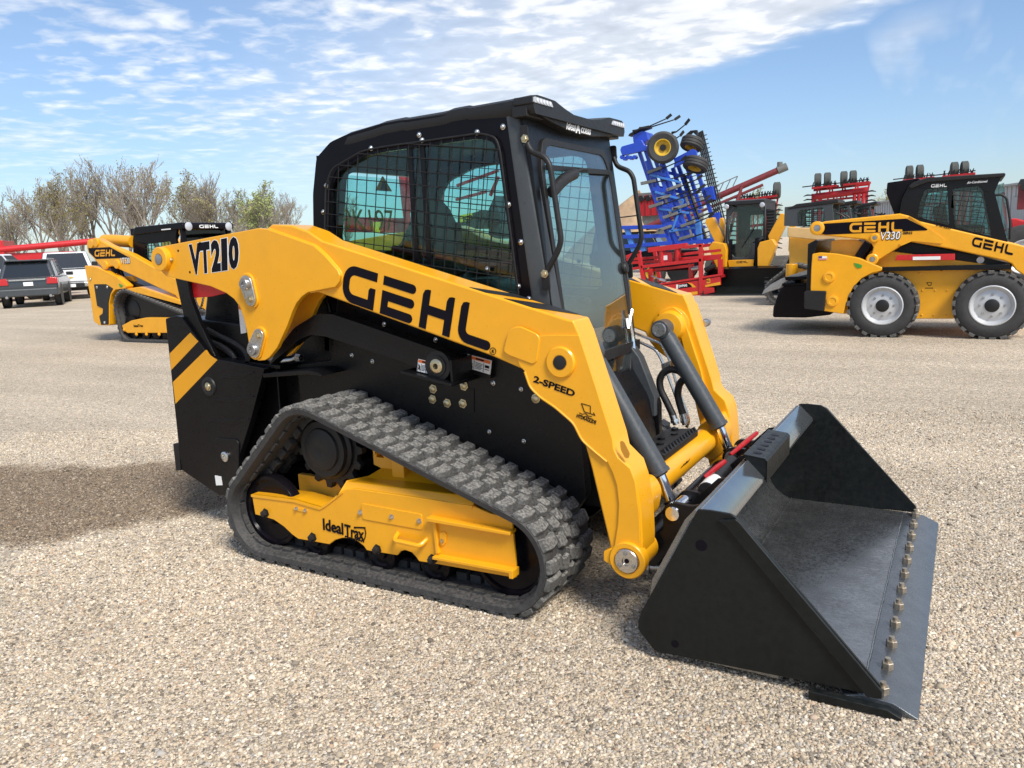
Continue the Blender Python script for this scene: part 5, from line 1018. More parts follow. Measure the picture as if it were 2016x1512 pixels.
# --- tracked loader parked at the far left
def tracked_left():
    R_ = new('compact_track_loader', None); yn = 5.93; yc = yn+.96
    def both(name, loop, d0, d1, mat, bev=0, par=R_):
        o = mk(name, G().prism(loop, yn+d0, yn+d1), mat, par, bev=bev); mk(name, G().prism(loop, mir(yn+d0, yc), mir(yn+d1, yc)), mat, par, bev=bev); return o
    arm = [(-11.916,1.829),(-11.908,1.916),(-11.826,1.977),(-11.732,2.001),(-11.541,2.005),(-11.198,1.862),(-10.57,1.669),(-9.687,1.303),(-9.4,1.199),(-8.422,0.919),(-8.311,0.727),(-8.224,0.087),(-8.418,0.05),(-8.555,0.534),(-8.705,0.647),(-9.237,0.696),(-9.43,0.887),(-9.893,1.033),(-10.442,1.223),(-10.96,1.388),(-11.065,1.425),(-11.184,1.462),(-11.346,1.444),(-11.424,1.416),(-11.506,1.439),(-11.893,1.745)]
    A = both('lift_arm', arm, .05, .20, YEL, .02)
    for p in [(-11.749,1.91),(-11.583,1.93),(-11.391,1.486),(-11.018,1.497)]: mk('pivot_boss', G().lathe([(.09,0),(.085,.035),(.045,.04),(0,.035)], (p[0], yn+.06, p[1]), (0,-1,0), 20), YEL, A)
    decal(R_, [(-11.862,1.827),(-11.175,1.824),(-10.608,1.604),(-11.654,1.611),(-11.851,1.748)], yn+.048, DBL, 'arm_decal')
    o, e, t = (-11.694,1.659), (-11.045,1.648), (-11.653,1.787); logo(R_, DYL, aff(o, e, t, yn+.0455), 'brand_lettering')
    line_text('VT320', (-10.897,1.5), (-10.604,1.499), .12, yn+.048, DBL, .05, 'model_lettering', parent=R_); line_text('VT320', (-10.888,1.502), (-10.612,1.501), .11, yn+.0445, DEC, .0, 'model_lettering', parent=R_)
    mk('hood_tube', G().tube([(p[0], yn+.5, p[1]) for p in [(-11.995,1.975),(-11.701,1.963),(-11.077,1.911)]], .12, 14), YEL, R_)
    tail = rnd([(-11.989,1.498),(-11.669,1.472),(-11.314,1.367),(-10.997,1.253),(-10.726,1.081),(-10.778,1.03),(-11.104,1.013),(-11.252,0.922),(-11.357,0.738),(-11.438,0.321),(-11.777,0.318),(-11.938,0.397),(-11.941,0.919)], .03)
    Tl = both('tail_panel', tail, .0, .15, YEL, .012)
    mk('tail_insert', G().prism(rnd([(-11.746,1.127),(-11.367,1.124),(-11.157,1.035),(-11.263,0.94),(-11.358,0.765),(-11.449,0.339),(-11.686,0.328),(-11.712,0.507),(-11.593,0.552),(-11.557,0.65),(-11.736,0.704)], .02), yn-.012, yn+.01), BLKM, Tl, bev=.006)
    for p in [(-11.658,1.069),(-11.326,1.07),(-11.561,0.377),(-11.838,1.227)]: sph_bolt(Tl, (p[0], yn-.012, p[1]), (0,-1,0), .022, ZNC)
    mk('tail_body', G().prism([(-12.205,1.488),(-11.254,1.249),(-10.583,1.102),(-9.465,0.72),(-9.509,0.468),(-11.702,0.3),(-12.033,0.361),(-12.184,0.909)], yn+.17, mir(yn+.17, yc)), BLK, R_, bev=.02)
    both('fender_beam', [(-10.823,1.026),(-10.377,1.058),(-9.255,0.797),(-9.27,0.715),(-10.773,0.994)], .02, .30, YEL, .015)
    both('body_side', [(-11.314,1.266),(-10.862,1.257),(-10.758,1.082),(-10.911,1.014),(-11.19,1.035)], .22, .30, YELD, .01)
    lc = [(-11.294,1.448),(-11.174,1.271)]; mk('lift_cylinder', G().cyl((lc[0][0], yn+.2, lc[0][1]), (lc[1][0], yn+.2, lc[1][1]-.1), .10, n=16), BLKG, R_)
    mk('leaf_emblem', G().prism(rnd([(-10.967,1.132),(-10.887,1.109),(-10.843,1.082),(-10.9,1.049),(-10.95,1.075)], .015), yn-.002, yn-.006), bpy.data.materials['green_decal'], R_, flat=True)
    cx = (-10.898,0.65); c2 = (-10.946,0.213)
    circ = [(cx[0]+.05, .62, .33), (c2[0]+.05, .28, .225), (c2[0]+1.75, .28, .225)]
    for s, y in ((-1, yc), (1, yc)):
        T = track(R_, circ, .50, .96, .05, .03, 62, s, LUG); T.location = (0, yc, 0)
        mk('sprocket', G().lathe([(.28,-.03),(.28,.0),(.2,.02),(.18,.08),(.1,.1),(0,.1)], (cx[0]+.05, yc+s*.72, .62), (0,s,0), 24), BLKM, R_)
        mk('idler_wheel', G().lathe([(.22,-.05),(.22,0),(.19,-.01),(.08,.0),(0,.02)], (c2[0]+.05, yc+s*.85, .28), (0,s,0), 28), BLKG, R_)
        mk('idler_wheel', G().lathe([(.22,-.05),(.22,0),(.19,-.01),(.08,.0),(0,.02)], (c2[0]+1.75, yc+s*.85, .28), (0,s,0), 28), BLKG, R_)
        for k in range(4): mk('track_roller', G().lathe([(.11,-.06),(.11,0),(.05,.0),(0,.01)], (c2[0]+.45+.3*k, yc+s*.85, .16), (0,s,0), 20), BLKG, R_)
        fp = [(-11.089,0.32),(-10.779,0.419),(-10.329,0.478),(-8.694,0.488),(-8.739,0.211),(-10.941,0.175),(-11.058,0.226)]
        F_ = mk('track_frame', G().prism(fp, yc+s*.60, yc+s*.93), YEL, R_, bev=.012)
        for p in [(-11.018,0.239),(-10.66,0.159),(-10.357,0.164),(-9.982,0.17)]: cone_bolt(F_, (p[0], yc+s*.932, p[1]), (0,s,0), .025, YEL, h=.02)
    line_text('IdealTrax', (-10.716,0.293), (-10.431,0.301), .05, yn+.0275, DBL, .02, parent=R_)
    # cab
    cl = [(-11.034,1.482),(-10.966,1.933),(-10.914,2.078),(-10.801,2.158),(-10.617,2.18),(-9.586,2.175),(-9.691,1.946),(-9.602,1.207),(-10.866,1.477)]
    win = rnd([(-10.599,1.849),(-9.847,1.869),(-9.83,1.381),(-10.32,1.462),(-10.625,1.574)], .04)
    C_ = mk('cab', G().prism(cl, yn+.40, yn+.45, holes=[win]), BLKG, R_, bev=.02); mk('cab_wall', G().prism(cl, mir(yn+.40, yc), mir(yn+.45, yc), holes=[win]), BLKG, C_, bev=.02)
    mk('side_window', G().prism(win, yn+.42, yn+.426), TGL, C_, flat=True); grid_guard(C_, win, yn+.395, 8, 7, .008, -.1)
    xf_ = cl[5][0]; xb = cl[2][0]; zt = cl[4][1]
    mk('roof', G().prism([(xb,zt-.12),(xb+.1,zt),(xf_+.12,zt+.02),(xf_+.16,zt-.02),(xf_+.16,zt-.10),(xb+.1,zt-.15)], yn+.37, mir(yn+.37, yc)), BLKG, C_, bev=.02)
    mk('rear_housing', G().prism([(-11.155,2.167),(-10.756,2.173),(-10.944,1.932),(-11.158,1.99)], yn+.5, mir(yn+.5, yc)), BLKG, C_, bev=.02)
    for y in (yn+.50, mir(yn+.50, yc)): mk('work_light', G().lathe([(.075,0),(.08,.015),(.06,.03),(0,.035)], (xf_+.155, y, zt-.055), (1,0,0), 18), LED, C_)
    g = G(); fx = xf_+.05
    mk('windscreen', G().prism([(yn+.47,.75),(yn+.47,zt-.12),(mir(yn+.47,yc),zt-.12),(mir(yn+.47,yc),.75)], fx, fx+.01, 'x'), DGL, C_, flat=True)
    fpz = [(fx-.02,.5),(fx-.02,zt-.1),(fx+.05,zt-.1),(fx+.05,.5)]
    mk('front_post', G().prism(fpz, yn+.40, yn+.48).prism(fpz, mir(yn+.40, yc), mir(yn+.48, yc)), BLKG, C_, bev=.01)
    def ftx(u, v, l): return (xf_+.161+l, yc-.22+u*.085, zt-.085+v*.06)
    logo(C_, DEC, ftx, 'brand_lettering')
    o, e, t = (-10.549,2.078), (-10.343,2.076), (-10.536,2.116); logo(C_, DEC, aff(o, e, t, yn+.398), 'brand_lettering')
    decal(C_, [(-10.026,2.103),(-9.757,2.106),(-9.761,2.085),(-10.03,2.083)], yn+.369, DEC, 'label')
    tag(R_, 'yellow track loader with black cab parked behind the largest loader, near the pickups', 'track loader'); settle(R_, (-10.6, yc, 0))
tracked_left()

# --- tracked loader facing the camera
def tracked_front():
    R_ = new('compact_track_loader', None); yb = 17.25; yf = 18.5
    def pl(name, loop, y0, y1, mat, bev=0, par=R_, holes=()): return mk(name, G().prism(loop, y0, y1, holes=holes), mat, par, bev=bev)
    # bucket
    q = [(-3.012,0.002),(-1.024,-0.003)]; xl, xr = q[0][0], q[1][0]; zt = (-1.242,0.704)[1]
    B_ = mk('bucket', G().loft([[(xl,yb+.02,.03),(xr,yb+.02,.03),(xr,yb+.02,.0),(xl,yb+.02,.0)], [(xl,yb+.6,.05),(xr,yb+.6,.05),(xr,yb+.6,.0),(xl,yb+.6,.0)], [(xl,yb+.78,.2),(xr,yb+.78,.2),(xr,yb+.83,.15),(xl,yb+.83,.15)], [(xl,yb+.72,zt),(xr,yb+.72,zt),(xr,yb+.80,zt),(xl,yb+.80,zt)]]), BBK, R_, bev=.006)
    sp2 = [(yb+.08,.02),(yb+.10,.06),(yb+.55,zt-.03),(yb+.62,zt),(yb+.80,zt),(yb+.83,.15),(yb+.6,0)]
    for x in (xl, xr-.02): mk('side_plate', G().prism(sp2, x, x+.02, 'x'), BBK, B_, bev=.003)
    mk('cutting_edge', G().prism([(yb-.08,.002),(yb-.08,.01),(yb+.12,.036),(yb+.12,.004)], xl-.01, xr+.01, 'x'), EDG, B_, bev=.003)
    mk('spill_lip', G().prism([(yb+.56,zt-.06),(yb+.56,zt-.03),(yb+.74,zt+.02),(yb+.74,zt-.03)], xl+.02, xr-.02, 'x'), BLKG, B_, bev=.004)
    # cab front
    o_ = [(-2.713,2.45),(-2.608,2.463),(-1.747,2.453),(-1.649,2.35),(-1.663,1.45),(-1.897,1.302),(-1.891,0.696),(-2.665,0.716),(-2.761,0.75),(-2.783,1.11),(-2.73,1.255),(-2.681,2.169)]
    gl = rnd([(-2.42,2.293),(-1.886,2.301),(-1.679,2.126),(-1.683,1.481),(-1.995,1.335),(-2.054,1.022),(-2.141,0.959),(-2.454,0.956),(-2.543,1.06),(-2.578,1.302),(-2.646,1.399),(-2.615,2.062)], .03)
    C_ = pl('cab', o_, yf, yf+.08, GRY, .015, holes=[gl])
    pl('windscreen', gl, yf+.02, yf+.03, TGL, 0, C_)
    sdx = o_[3][0]; zt2 = o_[2][1]; sx0 = o_[0][0]
    win = [(yf+.2,1.25),(yf+.2,zt2-.25),(yf+1.2,zt2-.25),(yf+1.2,1.35)]; wl = [(yf,.7),(yf,zt2),(yf+1.35,zt2-.05),(yf+1.4,.9)]
    for x in (sdx-.05, sx0+.02): mk('side_wall', G().prism(wl, x, x+.04, 'x', holes=[win]), BLK, C_, bev=.01)
    g = G()
    for i in range(12): z = 1.27+(zt2-1.55)*i/11; g.cyl((sdx+.0,yf+.2,z),(sdx+.0,yf+1.2,z+.03),.008,n=4)
    for i in range(9): y = yf+.2+i*.125; g.cyl((sdx+.0,y,1.25),(sdx+.0,y,zt2-.25),.008,n=4)
    mk('window_guard', g, BLKM, C_, flat=True)
    mk('roof', G().prism([(yf-.12,zt2-.10),(yf-.10,zt2+.0),(yf+.1,zt2+.03),(yf+1.35,zt2),(yf+1.35,zt2-.06),(yf,zt2-.10)], sx0, sdx, 'x'), BLKM, C_, bev=.02)
    rwl = rnd([(sx0+.35,1.5),(sx0+.35,zt2-.35),(sdx-.25,zt2-.35),(sdx-.25,1.5)], .08); mk('rear_wall', G().prism([(sx0,.8),(sx0,zt2-.05),(sdx,zt2-.05),(sdx,.8)], yf+1.36, yf+1.40, holes=[rwl]), BLK, C_)
    mk('seat', G().box(sx0+.3, sdx-.3, yf+.7, yf+1.1, .8, 1.25).box(sx0+.32, sdx-.32, yf+1.0, yf+1.15, 1.2, 1.7), BLKM, C_, bev=.05)
    for p in [(-2.651,2.321),(-1.704,2.312)]: mk('work_light', G().lathe([(.06,0),(.07,.03),(.05,.05),(0,.055)], (p[0], yf-.10, p[1]), (0,-1,0), 16), LED, C_)
    wp = [(-2.262,1.217),(-1.897,1.777)]; mk('wiper', G().tube([(wp[0][0], yf-.02, wp[0][1]), (wp[1][0], yf-.02, wp[1][1])], .012, 5), BLKM, C_)
    mp = [(-2.574,1.874),(-2.512,1.86),(-2.515,1.633),(-2.578,1.636)]; pl('mirror', mp, yf-.05, yf-.03, BLKM, .008, C_)
    mk('front_plate', G().prism([(-2.571,0.889),(-1.878,0.889),(-1.902,0.674),(-2.549,0.69)], yf-.25, yf-.1), YEL, R_, bev=.01)
    o, e, t = (-2.342,0.801), (-2.039,0.803), (-2.338,0.863); logo(R_, DBL, aff(o, e, t, yf-.251), 'brand_lettering')
    mk('body', G().prism([(sx0+.1,.3),(sx0+.1,.8),(sdx-.1,.8),(sdx-.1,.3)], yf-.1, yf+2.0), BLK, R_, bev=.02)
    xc = (sx0+sdx)/2
    # arms and tilt cylinders on both sides
    for s in (-1, 1):
        xo = lambda x: xc+s*(x-xc) if True else x
        lo = [(p[0]-xc, p[1]) for p in [(-1.771,1.18),(-1.712,1.341),(-1.393,1.409),(-1.281,1.242),(-1.503,0.7),(-1.766,0.707)]]
        mk('lift_arm', G().prism([(xc+s*a, b) for a, b in lo], yf-.35, yf-.05), YEL, R_, bev=.02)
        di = [(p[0]-xc, p[1]) for p in [(-1.555,1.327),(-1.598,1.494),(-1.283,2.073),(-1.083,2.031),(-1.062,1.938),(-1.401,1.238)]]
        mk('lift_arm', G().prism([(xc+s*a, b) for a, b in di], yf+.1, yf+.35), YEL, R_, bev=.02)
        po = [(p[0]-xc, p[1]) for p in [(-1.224,2.07),(-1.153,2.076),(-1.121,2.032),(-1.118,1.045),(-1.29,1.051),(-1.268,1.873)]]
        mk('arm_link', G().prism([(xc+s*a, b) for a, b in po], yf+1.3, yf+1.5), YEL, R_, bev=.02)
        if s > 0: decal(R_, [(-1.258,1.61),(-1.149,1.599),(-1.146,1.443),(-1.259,1.452)], yf+1.298, DBL, 'decal')
        a = xc+s*((-1.832,1.347)[0]-xc); mk('tilt_cylinder', G().cyl((a, yf-.2, .62), (a, yf-.12, 1.45), .05, n=14), BLKG, R_)
        T = track(R_, [(-.3,.30,.24),(.6,.62,.25),(1.6,.30,.24)], 0, .42, .05, .03, 58, 1, LUG)
        xt = xc+s*((-1.586,0.715)[0]-xc)
        T.rotation_euler = (0, 0, pi/2); T.location = (xt+(.46 if s > 0 else .0), yf+.1, 0)
    tag(R_, 'yellow track loader facing the camera with its wide black bucket lowered', 'track loader'); settle(R_, (xc, yf+.6, 0))
tracked_front()

# --- three more loaders behind it
def far_loader(k, y, cabl, label, body=True):
    R_ = new('compact_track_loader', None)
    xs = [p[0] for p in cabl]; zs = [p[1] for p in cabl]; x0, x1, zb, zt = min(xs), max(xs), min(zs), max(zs); L_ = x1-x0
    win = rnd([(x0+L_*.30,zb+(zt-zb)*.12),(x0+L_*.27,zb+(zt-zb)*.72),(x0+L_*.80,zb+(zt-zb)*.80),(x0+L_*.84,zb+(zt-zb)*.15)], .08)
    C_ = mk('cab', G().prism(cabl, y, y+.06, holes=[win]), GRY, R_, bev=.02); mk('cab_wall', G().prism(cabl, y+.95, y+1.0, holes=[win]), GRY, C_, bev=.02)
    mk('side_window', G().prism(win, y+.02, y+.03), TGL, C_, flat=True); grid_guard(C_, win, y-.01, 7, 9, .008)
    mk('window_pillar', G().box(x0+L_*.55, x0+L_*.59, y-.005, y+.05, zb, zt-.1), GRY, C_)
    mk('roof', G().prism([(x0+.05,zt-.12),(x0+.25,zt-.02),(x1+.08,zt+.03),(x1+.08,zt-.05)], y-.02, y+1.02), BLKM, C_, bev=.02)
    for i in range(2): mk('grab_handle', G().tube(fil([(x1+.02,y+.1+.75*i,zt-.25),(x1+.14,y+.1+.75*i,zt-.3),(x1+.2,y+.1+.75*i,zb+.2)], .06), .02, 6), BLKM, C_)
    mk('windscreen', G().box(x1-.06, x1-.05, y+.06, y+.94, zb, zt-.15), TGL, C_, flat=True)
    mk('body', G().prism([(x0+.15,.35),(x0+.12,zb-.15),(x1+.3,zb-.2),(x1+.3,.35)], y-.1, y+1.1), YELD if k == 0 else BLK, R_, bev=.03)
    for yy in (y-.35, y+1.1): mk('lift_arm', G().prism([(x0+.14,zb-.15),(x0+.14,zb+.06),(x1+.1,zb-.04),(x1+.9,zb-.5),(x1+1.0,.3),(x1+.85,.3),(x1+.75,zb-.6),(x1,zb-.28)], yy, yy+.15), TAN if k == 0 else YELD, R_, bev=.02)
    for s, yy in ((-1, y+.5), (1, y+.5)):
        T = track(R_, [(x0,.3,.24),(x0+.35,.6,.22),(x1+.2,.3,.24)], .5, .92, .05, .03, 50, s, LUG); T.location = (0, yy, 0)
    tag(R_, label, 'track loader'); settle(R_, ((x0+x1)/2, y+.5, 0))
TAN = M('faded_yellow', (.62,.40,.16), .5, var=.1, dust=.15)
far_loader(0, 14.6, [(-0.408,1.691),(-0.401,2.089),(-0.214,2.1),(-0.152,2.13),(0.599,2.16),(0.566,2.059),(0.601,1.602)], 'older track loader with dark grey cab and pale yellow arm, behind the wheeled loader')
far_loader(1, 16.2, [(0.13,1.735),(0.162,2.075),(0.406,2.175),(0.738,2.173),(0.709,2.081),(0.79,1.7)], 'track loader with only its grey roof and handles showing over the wheeled loader arm')
far_loader(2, 17.8, [(0.548,1.751),(0.566,2.084),(0.645,2.18),(1.01,2.174),(0.979,2.087),(1.051,1.724)], 'track loader with grey cab showing just left of the wheeled loader cab')

# --- red folding implement with tube frame
def bale_frame():
    R_ = new('red_implement', None); y = 17.42; D = 1.3
    def rail(name, q, w, dep=.1, dy=0, mat=None): return mk(name, G().bar((q[0][0], y+dy, q[0][1]), (q[1][0], y+dy, q[1][1]), dep, w, up=(0, 0, 1) if abs(q[0][0]-q[1][0]) > abs(q[0][1]-q[1][1]) else (1, 0, 0)), mat or RED, R_, bev=.008)
    for dy in (0, D):
        rail('post', [(-4.819,1.207),(-4.671,0.309)], .1, .1, dy); rail('post', [(-3.075,1.34),(-3.067,0.069)], .1, .1, dy)
        rail('rail', [(-4.75,0.8),(-3.046,0.941)], .085, .1, dy); rail('rail', [(-3.508,1.289),(-3.035,1.329)], .085, .1, dy)
    rail('rail', [(-5.248,1.059),(-4.765,1.226)], .09, .1)
    for q in ([(-3.772,1.096),(-2.641,1.175)], [(-3.773,0.977),(-2.602,1.038)], [(-3.078,0.946),(-2.641,0.972)], [(-5.321,1.003),(-4.319,1.044)], [(-5.323,0.91),(-4.256,0.931)], [(-5.349,0.725),(-4.84,0.774)], [(-4.798,0.67),(-3.485,0.78)]): rail('rail', q, .075, .08, .35)
    rail('top_beam', [(-4.593,1.25),(-3.507,1.338)], .13, .2, .2)
    for q in ([(-4.218,1.244),(-4.222,0.883)], [(-3.769,1.277),(-3.772,0.911)]): mk('cylinder_post', G().cyl((q[0][0], y+.2, q[0][1]), (q[1][0], y+.2, q[1][1]), .085, n=16), RED, R_)
    mk('gear_box', G().prism([(-4.197,1.203),(-3.925,1.174),(-3.928,0.885),(-4.201,0.883)], y+.15, y+.4), REDD, R_, bev=.02)
    decal(R_, [(-4.173,1.083),(-4.051,1.089),(-4.048,0.969),(-4.17,0.962)], y+.148, DEC, 'label')
    for q in ([(-4.568,0.734),(-4.553,0.246)], [(-3.418,0.835),(-3.4,0.41)], [(-2.621,0.938),(-2.61,0.512)]): rail('upright', q, .12, .14, .25)
    rail('deck_rail', [(-4.499,0.276),(-2.493,0.549)], .05, .06)
    mk('deck', G().prism([(-4.521,0.266),(-2.552,0.531),(-2.551,0.453),(-4.522,0.185)], y+.05, y+D), REDD, R_, bev=.01)
    mk('front_panel', G().prism([(-4.521,0.266),(-3.927,0.298),(-2.946,0.421),(-2.552,0.492),(-2.541,0.268),(-2.947,0.215),(-2.718,0.203),(-2.718,0.075),(-3.148,-0.01),(-3.93,-0.004),(-4.525,-0.02)], y-.02, y+.06), RED, R_, bev=.008)
    mk('skid', G().prism([(-4.523,0.123),(-2.718,0.183),(-2.718,0.065),(-3.148,-0.02),(-4.525,-0.04)], y+D-.1, y+D), RED, R_, bev=.008)
    decal(R_, [(-3.75,0.296),(-3.698,0.303),(-3.699,0.183),(-3.751,0.18)], y-.021, DEC, 'label'); decal(R_, [(-3.694,0.303),(-3.431,0.341),(-3.329,0.27),(-3.309,0.23),(-3.695,0.183)], y-.021, DBL, 'name_plate')
    decal(R_, [(-3.431,0.341),(-3.309,0.325),(-3.198,0.219),(-3.305,0.22),(-3.35,0.29)], y-.021, DYL, 'name_swoosh'); line_text('EWMAS', (-3.674,0.221), (-3.442,0.248), .065, y-.0225, DEC, .03, parent=R_)
    for q in ([(-3.416,0.082),(-3.158,0.113),(-3.158,0.034),(-3.416,0.002)], [(-2.917,0.431),(-2.821,0.448),(-2.817,0.331),(-2.913,0.319)], [(-2.951,0.274),(-2.551,0.356),(-2.547,0.278),(-2.951,0.221)], [(-4.307,0.253),(-4.137,0.271),(-4.138,0.18),(-4.308,0.162)]): decal(R_, q, y-.021, DYL, 'label')
    line_text('H.S', (-2.905,0.352), (-2.831,0.365), .06, y-.0225, DBL, .04, parent=R_)
    for q, c_ in (([(-3.383,0.698),(-3.19,0.723)], STL), ([(-3.018,0.659),(-2.739,0.77)], BLKM)): mk('hydraulic_motor', G().cyl((q[0][0], y+.2, q[0][1]), (q[1][0], y+.2, q[1][1]), .07, n=14), c_, R_)
    q = [(-4.503,0.546),(-4.079,0.376)]; mk('drawbar', G().cyl((q[0][0], y+.1, q[0][1]), (q[1][0], y+.1, q[1][1]), .02, n=8), STL, R_)
    q = [(-4.248,0.44),(-4.079,0.387)]; mk('hitch_ball', G().cyl((q[0][0], y+.1, q[0][1]), (q[1][0], y+.1, q[1][1]), .06, n=10), ZNC, R_)
    mk('roller', G().cyl(((-4.691,0.55)[0], y+.6, .75), ((-3.579,0.628)[0], y+.6, .78), .12, n=14), BLKM, R_)
    tag(R_, 'red tube frame implement with yellow stickers, next to the front facing loader', 'implement'); settle(R_, (-4, y+.6, 0))
bale_frame()

# --- blue folded cultivator
def blue_cultivator():
    R_ = new('blue_cultivator', None); y = 22.0
    def bar(name, q, w, dep, y0, mat=BLU): return mk(name, G().bar((q[0][0], y0, q[0][1]), (q[1][0], y0, q[1][1]), dep, w, up=(1, 0, 0) if abs(q[0][0]-q[1][0]) < abs(q[0][1]-q[1][1]) else (0, 0, 1)), mat, R_, bev=.008)
    # wing frames standing on end: near one and one behind
    for q in ([(-6.58,4.724),(-5.439,1.372)], [(-6.336,4.655),(-5.213,1.363)], [(-6.047,4.448),(-4.961,1.353)], [(-5.77,4.265),(-4.726,1.344)]): bar('wing_rail', q, .11, .11, y)
    for q in ([(-5.545,4.199),(-4.497,1.319)], [(-4.826,3.772),(-4.143,1.719)], [(-5.207,4.032),(-4.686,2.484)]): bar('wing_rail', q, .12, .12, y+.9)
    for q in ([(-6.092,3.644),(-5.044,3.314)], [(-5.929,3.088),(-4.977,2.752)], [(-5.363,1.781),(-4.977,2.752)], [(-5.459,1.785),(-4.514,1.875)], [(-5.79,2.534),(-4.792,2.338)]): bar('wing_brace', q, .07, .06, y-.08, LBL)
    for q in ([(-6.396,4.153),(-5.467,1.365)], [(-5.881,4.016),(-4.974,1.346)], [(-5.495,3.846),(-4.65,1.333)]): bar('wing_rail', q, .12, .12, y+.45)
    for q in ([(-6.35,3.92),(-4.926,3.484)], [(-6.16,3.306),(-4.74,2.93)], [(-5.945,2.691),(-4.554,2.376)], [(-5.754,2.124),(-4.414,1.87)], [(-5.563,1.603),(-4.181,1.451)]): bar('cross_rail', q, .10, .10, y+.45)
    for q in ([(-6.188,3.742),(-5.538,3.598)], [(-6,3.184),(-5.353,3.047)], [(-5.813,2.626),(-5.167,2.473)], [(-5.625,2.068),(-4.981,1.944)]): bar('rail_clamp', q, .12, .16, y-.02)
    # top hinge assembly
    mk('wheel_arm', G().prism(rnd([(-7.077,4.516),(-7.024,4.625),(-6.577,4.693),(-6.526,4.799),(-6.307,4.755),(-6.212,4.567),(-5.615,4.42),(-5.616,4.287),(-6.215,4.411),(-6.533,4.374),(-7.005,4.328)], .04), y-.22, y-.06), BLU, R_, bev=.02)
    for i, p in enumerate([(-7.031,4.285),(-6.932,4.231),(-6.832,4.267),(-6.708,4.233),(-6.584,4.244)]): mk('hinge_tooth', G().prism(ngon(p[0], p[1], .07, 6), y-.2, y-.02), BLU, R_)
    mk('hinge_block', G().prism([(-6.65,4.722),(-6.671,4.949),(-6.351,5.07),(-6.182,5.008),(-6.137,4.759),(-6.357,4.648)], y-.1, y+.5), BLU, R_, bev=.02)
    mk('shank_plate', G().prism([(-6.829,4.943),(-6.793,5.015),(-6.594,5.097),(-6.397,5.186),(-6.107,5.207),(-6.108,5.132),(-6.399,5.076),(-6.695,4.974)], y-.1, y+.25), BLKM, R_, bev=.01)
    def disc(c, R__, n, rim=True):
        a = Vector(n).normalized(); o = Vector(c); T = mk('wheel', G().lathe([(R__*.52,-.14),(R__*.86,-.17),(R__,-.12),(R__,.12),(R__*.86,.17),(R__*.52,.14)], o, a, 36, False), RUB, R_)
        rm = mk('rim', G().lathe([(R__*.53,-.14),(R__*.53,.145),(R__*.47,.14),(R__*.40,.02),(R__*.25,.0),(0,.0)], o, a, 28, False), RIMY, T); mk('hub', G().cyl(o-a*.05, o+a*.06, R__*.2, n=12), BLKM, rm)
        mk('tyre_groove', G().lathe([(R__*1.004,-.06),(R__*1.006,-.05),(R__*1.004,-.04)], o, a, 36, False).lathe([(R__*1.004,.04),(R__*1.006,.05),(R__*1.004,.06)], o, a, 36, False), DBL, T)
    c = (-5.583,4.439); disc((c[0], y-.25, c[1]), .50, (.25,-1,-.02))
    c = (-4.819,4.538); disc((c[0], y+.35, c[1]), .36, (-.22,-.38,-1))
    c = (-4.661,3.864); disc((c[0], y+.25, c[1]), .40, (-.22,-.38,-1))
    mk('wheel_fork', G().prism(rnd([(-5.282,4.117),(-4.699,4.347),(-4.584,4.271),(-4.584,4.118),(-5.143,3.882),(-5.332,3.81)], .04), y+.05, y+.2), BLU, R_, bev=.02)
    mk('wheel_bracket', G().prism([(-5.014,4.747),(-4.99,4.854),(-4.85,4.949),(-4.642,4.948),(-4.633,4.773),(-4.689,4.801),(-4.781,4.898),(-4.874,4.82)], y+.3, y+.45), BLKM, R_, bev=.01)
    # spring tines: long rods with a point
    tn = [[(-6.633,5.066),(-5.568,5.368)], [(-6.387,5.129),(-5.38,5.355)], [(-5.314,4.881),(-4.849,5.07)], [(-5.221,4.74),(-5.105,4.794)]]
    rows = [(365,500,690,385), (320,580,700,545), (430,690,705,600), (375,745,700,640), (480,820,720,700), (435,915,720,770), (590,970,720,830), (640,800,800,760), (650,930,860,890), (540,620,700,560)]
    a = [((-6.091,3.734), (-4.97,3.993)), ((-6.316,3.398), (-4.879,3.544)), ((-5.786,2.851), (-4.557,3.122)), ((-6.056,2.619), (-4.512,2.943)), ((-5.575,2.248), (-4.237,2.615)), ((-5.773,1.837), (-4.101,2.342)), ((-5.031,1.538), (-3.828,1.796)), ((-5.447,3.121), (-4.556,3.386)), ((-5.262,2.501), (-4.374,2.756)), ((-4.981,1.944), (-4.101,2.165))]
    for k, (p, q) in enumerate(a+[(t[0], t[1]) for t in tn]):
        p = Vector((p[0], y-.15-.04*(k % 3), p[1])); q = Vector((q[0], y-.25+.3*(k % 3), q[1])); m = p.lerp(q, .35)-Vector((0,0,.05))
        T = mk('tine', G().tube([p, m, q], [.045,.022,.018], 6), BLKM, R_)
        mk('tine_point', G().bar(q, q+(q-m).normalized()*.18+Vector((0,0,.06)), .03, .09), BLKM, T)
        if k < len(a): mk('tine_clamp', G().bar(p-Vector((.06,0,.02)), p+(q-p).normalized()*.45, .10, .10), GRM, T, bev=.02)
    # harrow grid
    h0 = [[(-4.823,4.918),(-4.635,4.987)], [(-4.143,1.903),(-3.864,1.934)]]
    for u in (0, .25, .5, .75, 1):
        p = Vector(h0[0][0]).lerp(Vector(h0[0][1]), u); q = Vector(h0[1][0]).lerp(Vector(h0[1][1]), u); mk('harrow_bar', G().cyl((p.x, y+.9, p.y), (q.x, y+.9, q.y), .028, n=6), BLKM, R_)
    for k in range(1, 22):
        t = k/22; p = Vector(h0[0][0]).lerp(Vector(h0[1][0]), t); q = Vector(h0[0][1]).lerp(Vector(h0[1][1]), t); mk('harrow_tooth', G().cyl((p.x-.08, y+.85, p.y-.03), (q.x+.05, y+1.1, q.y+.02), .016, n=5), BLKM, R_)
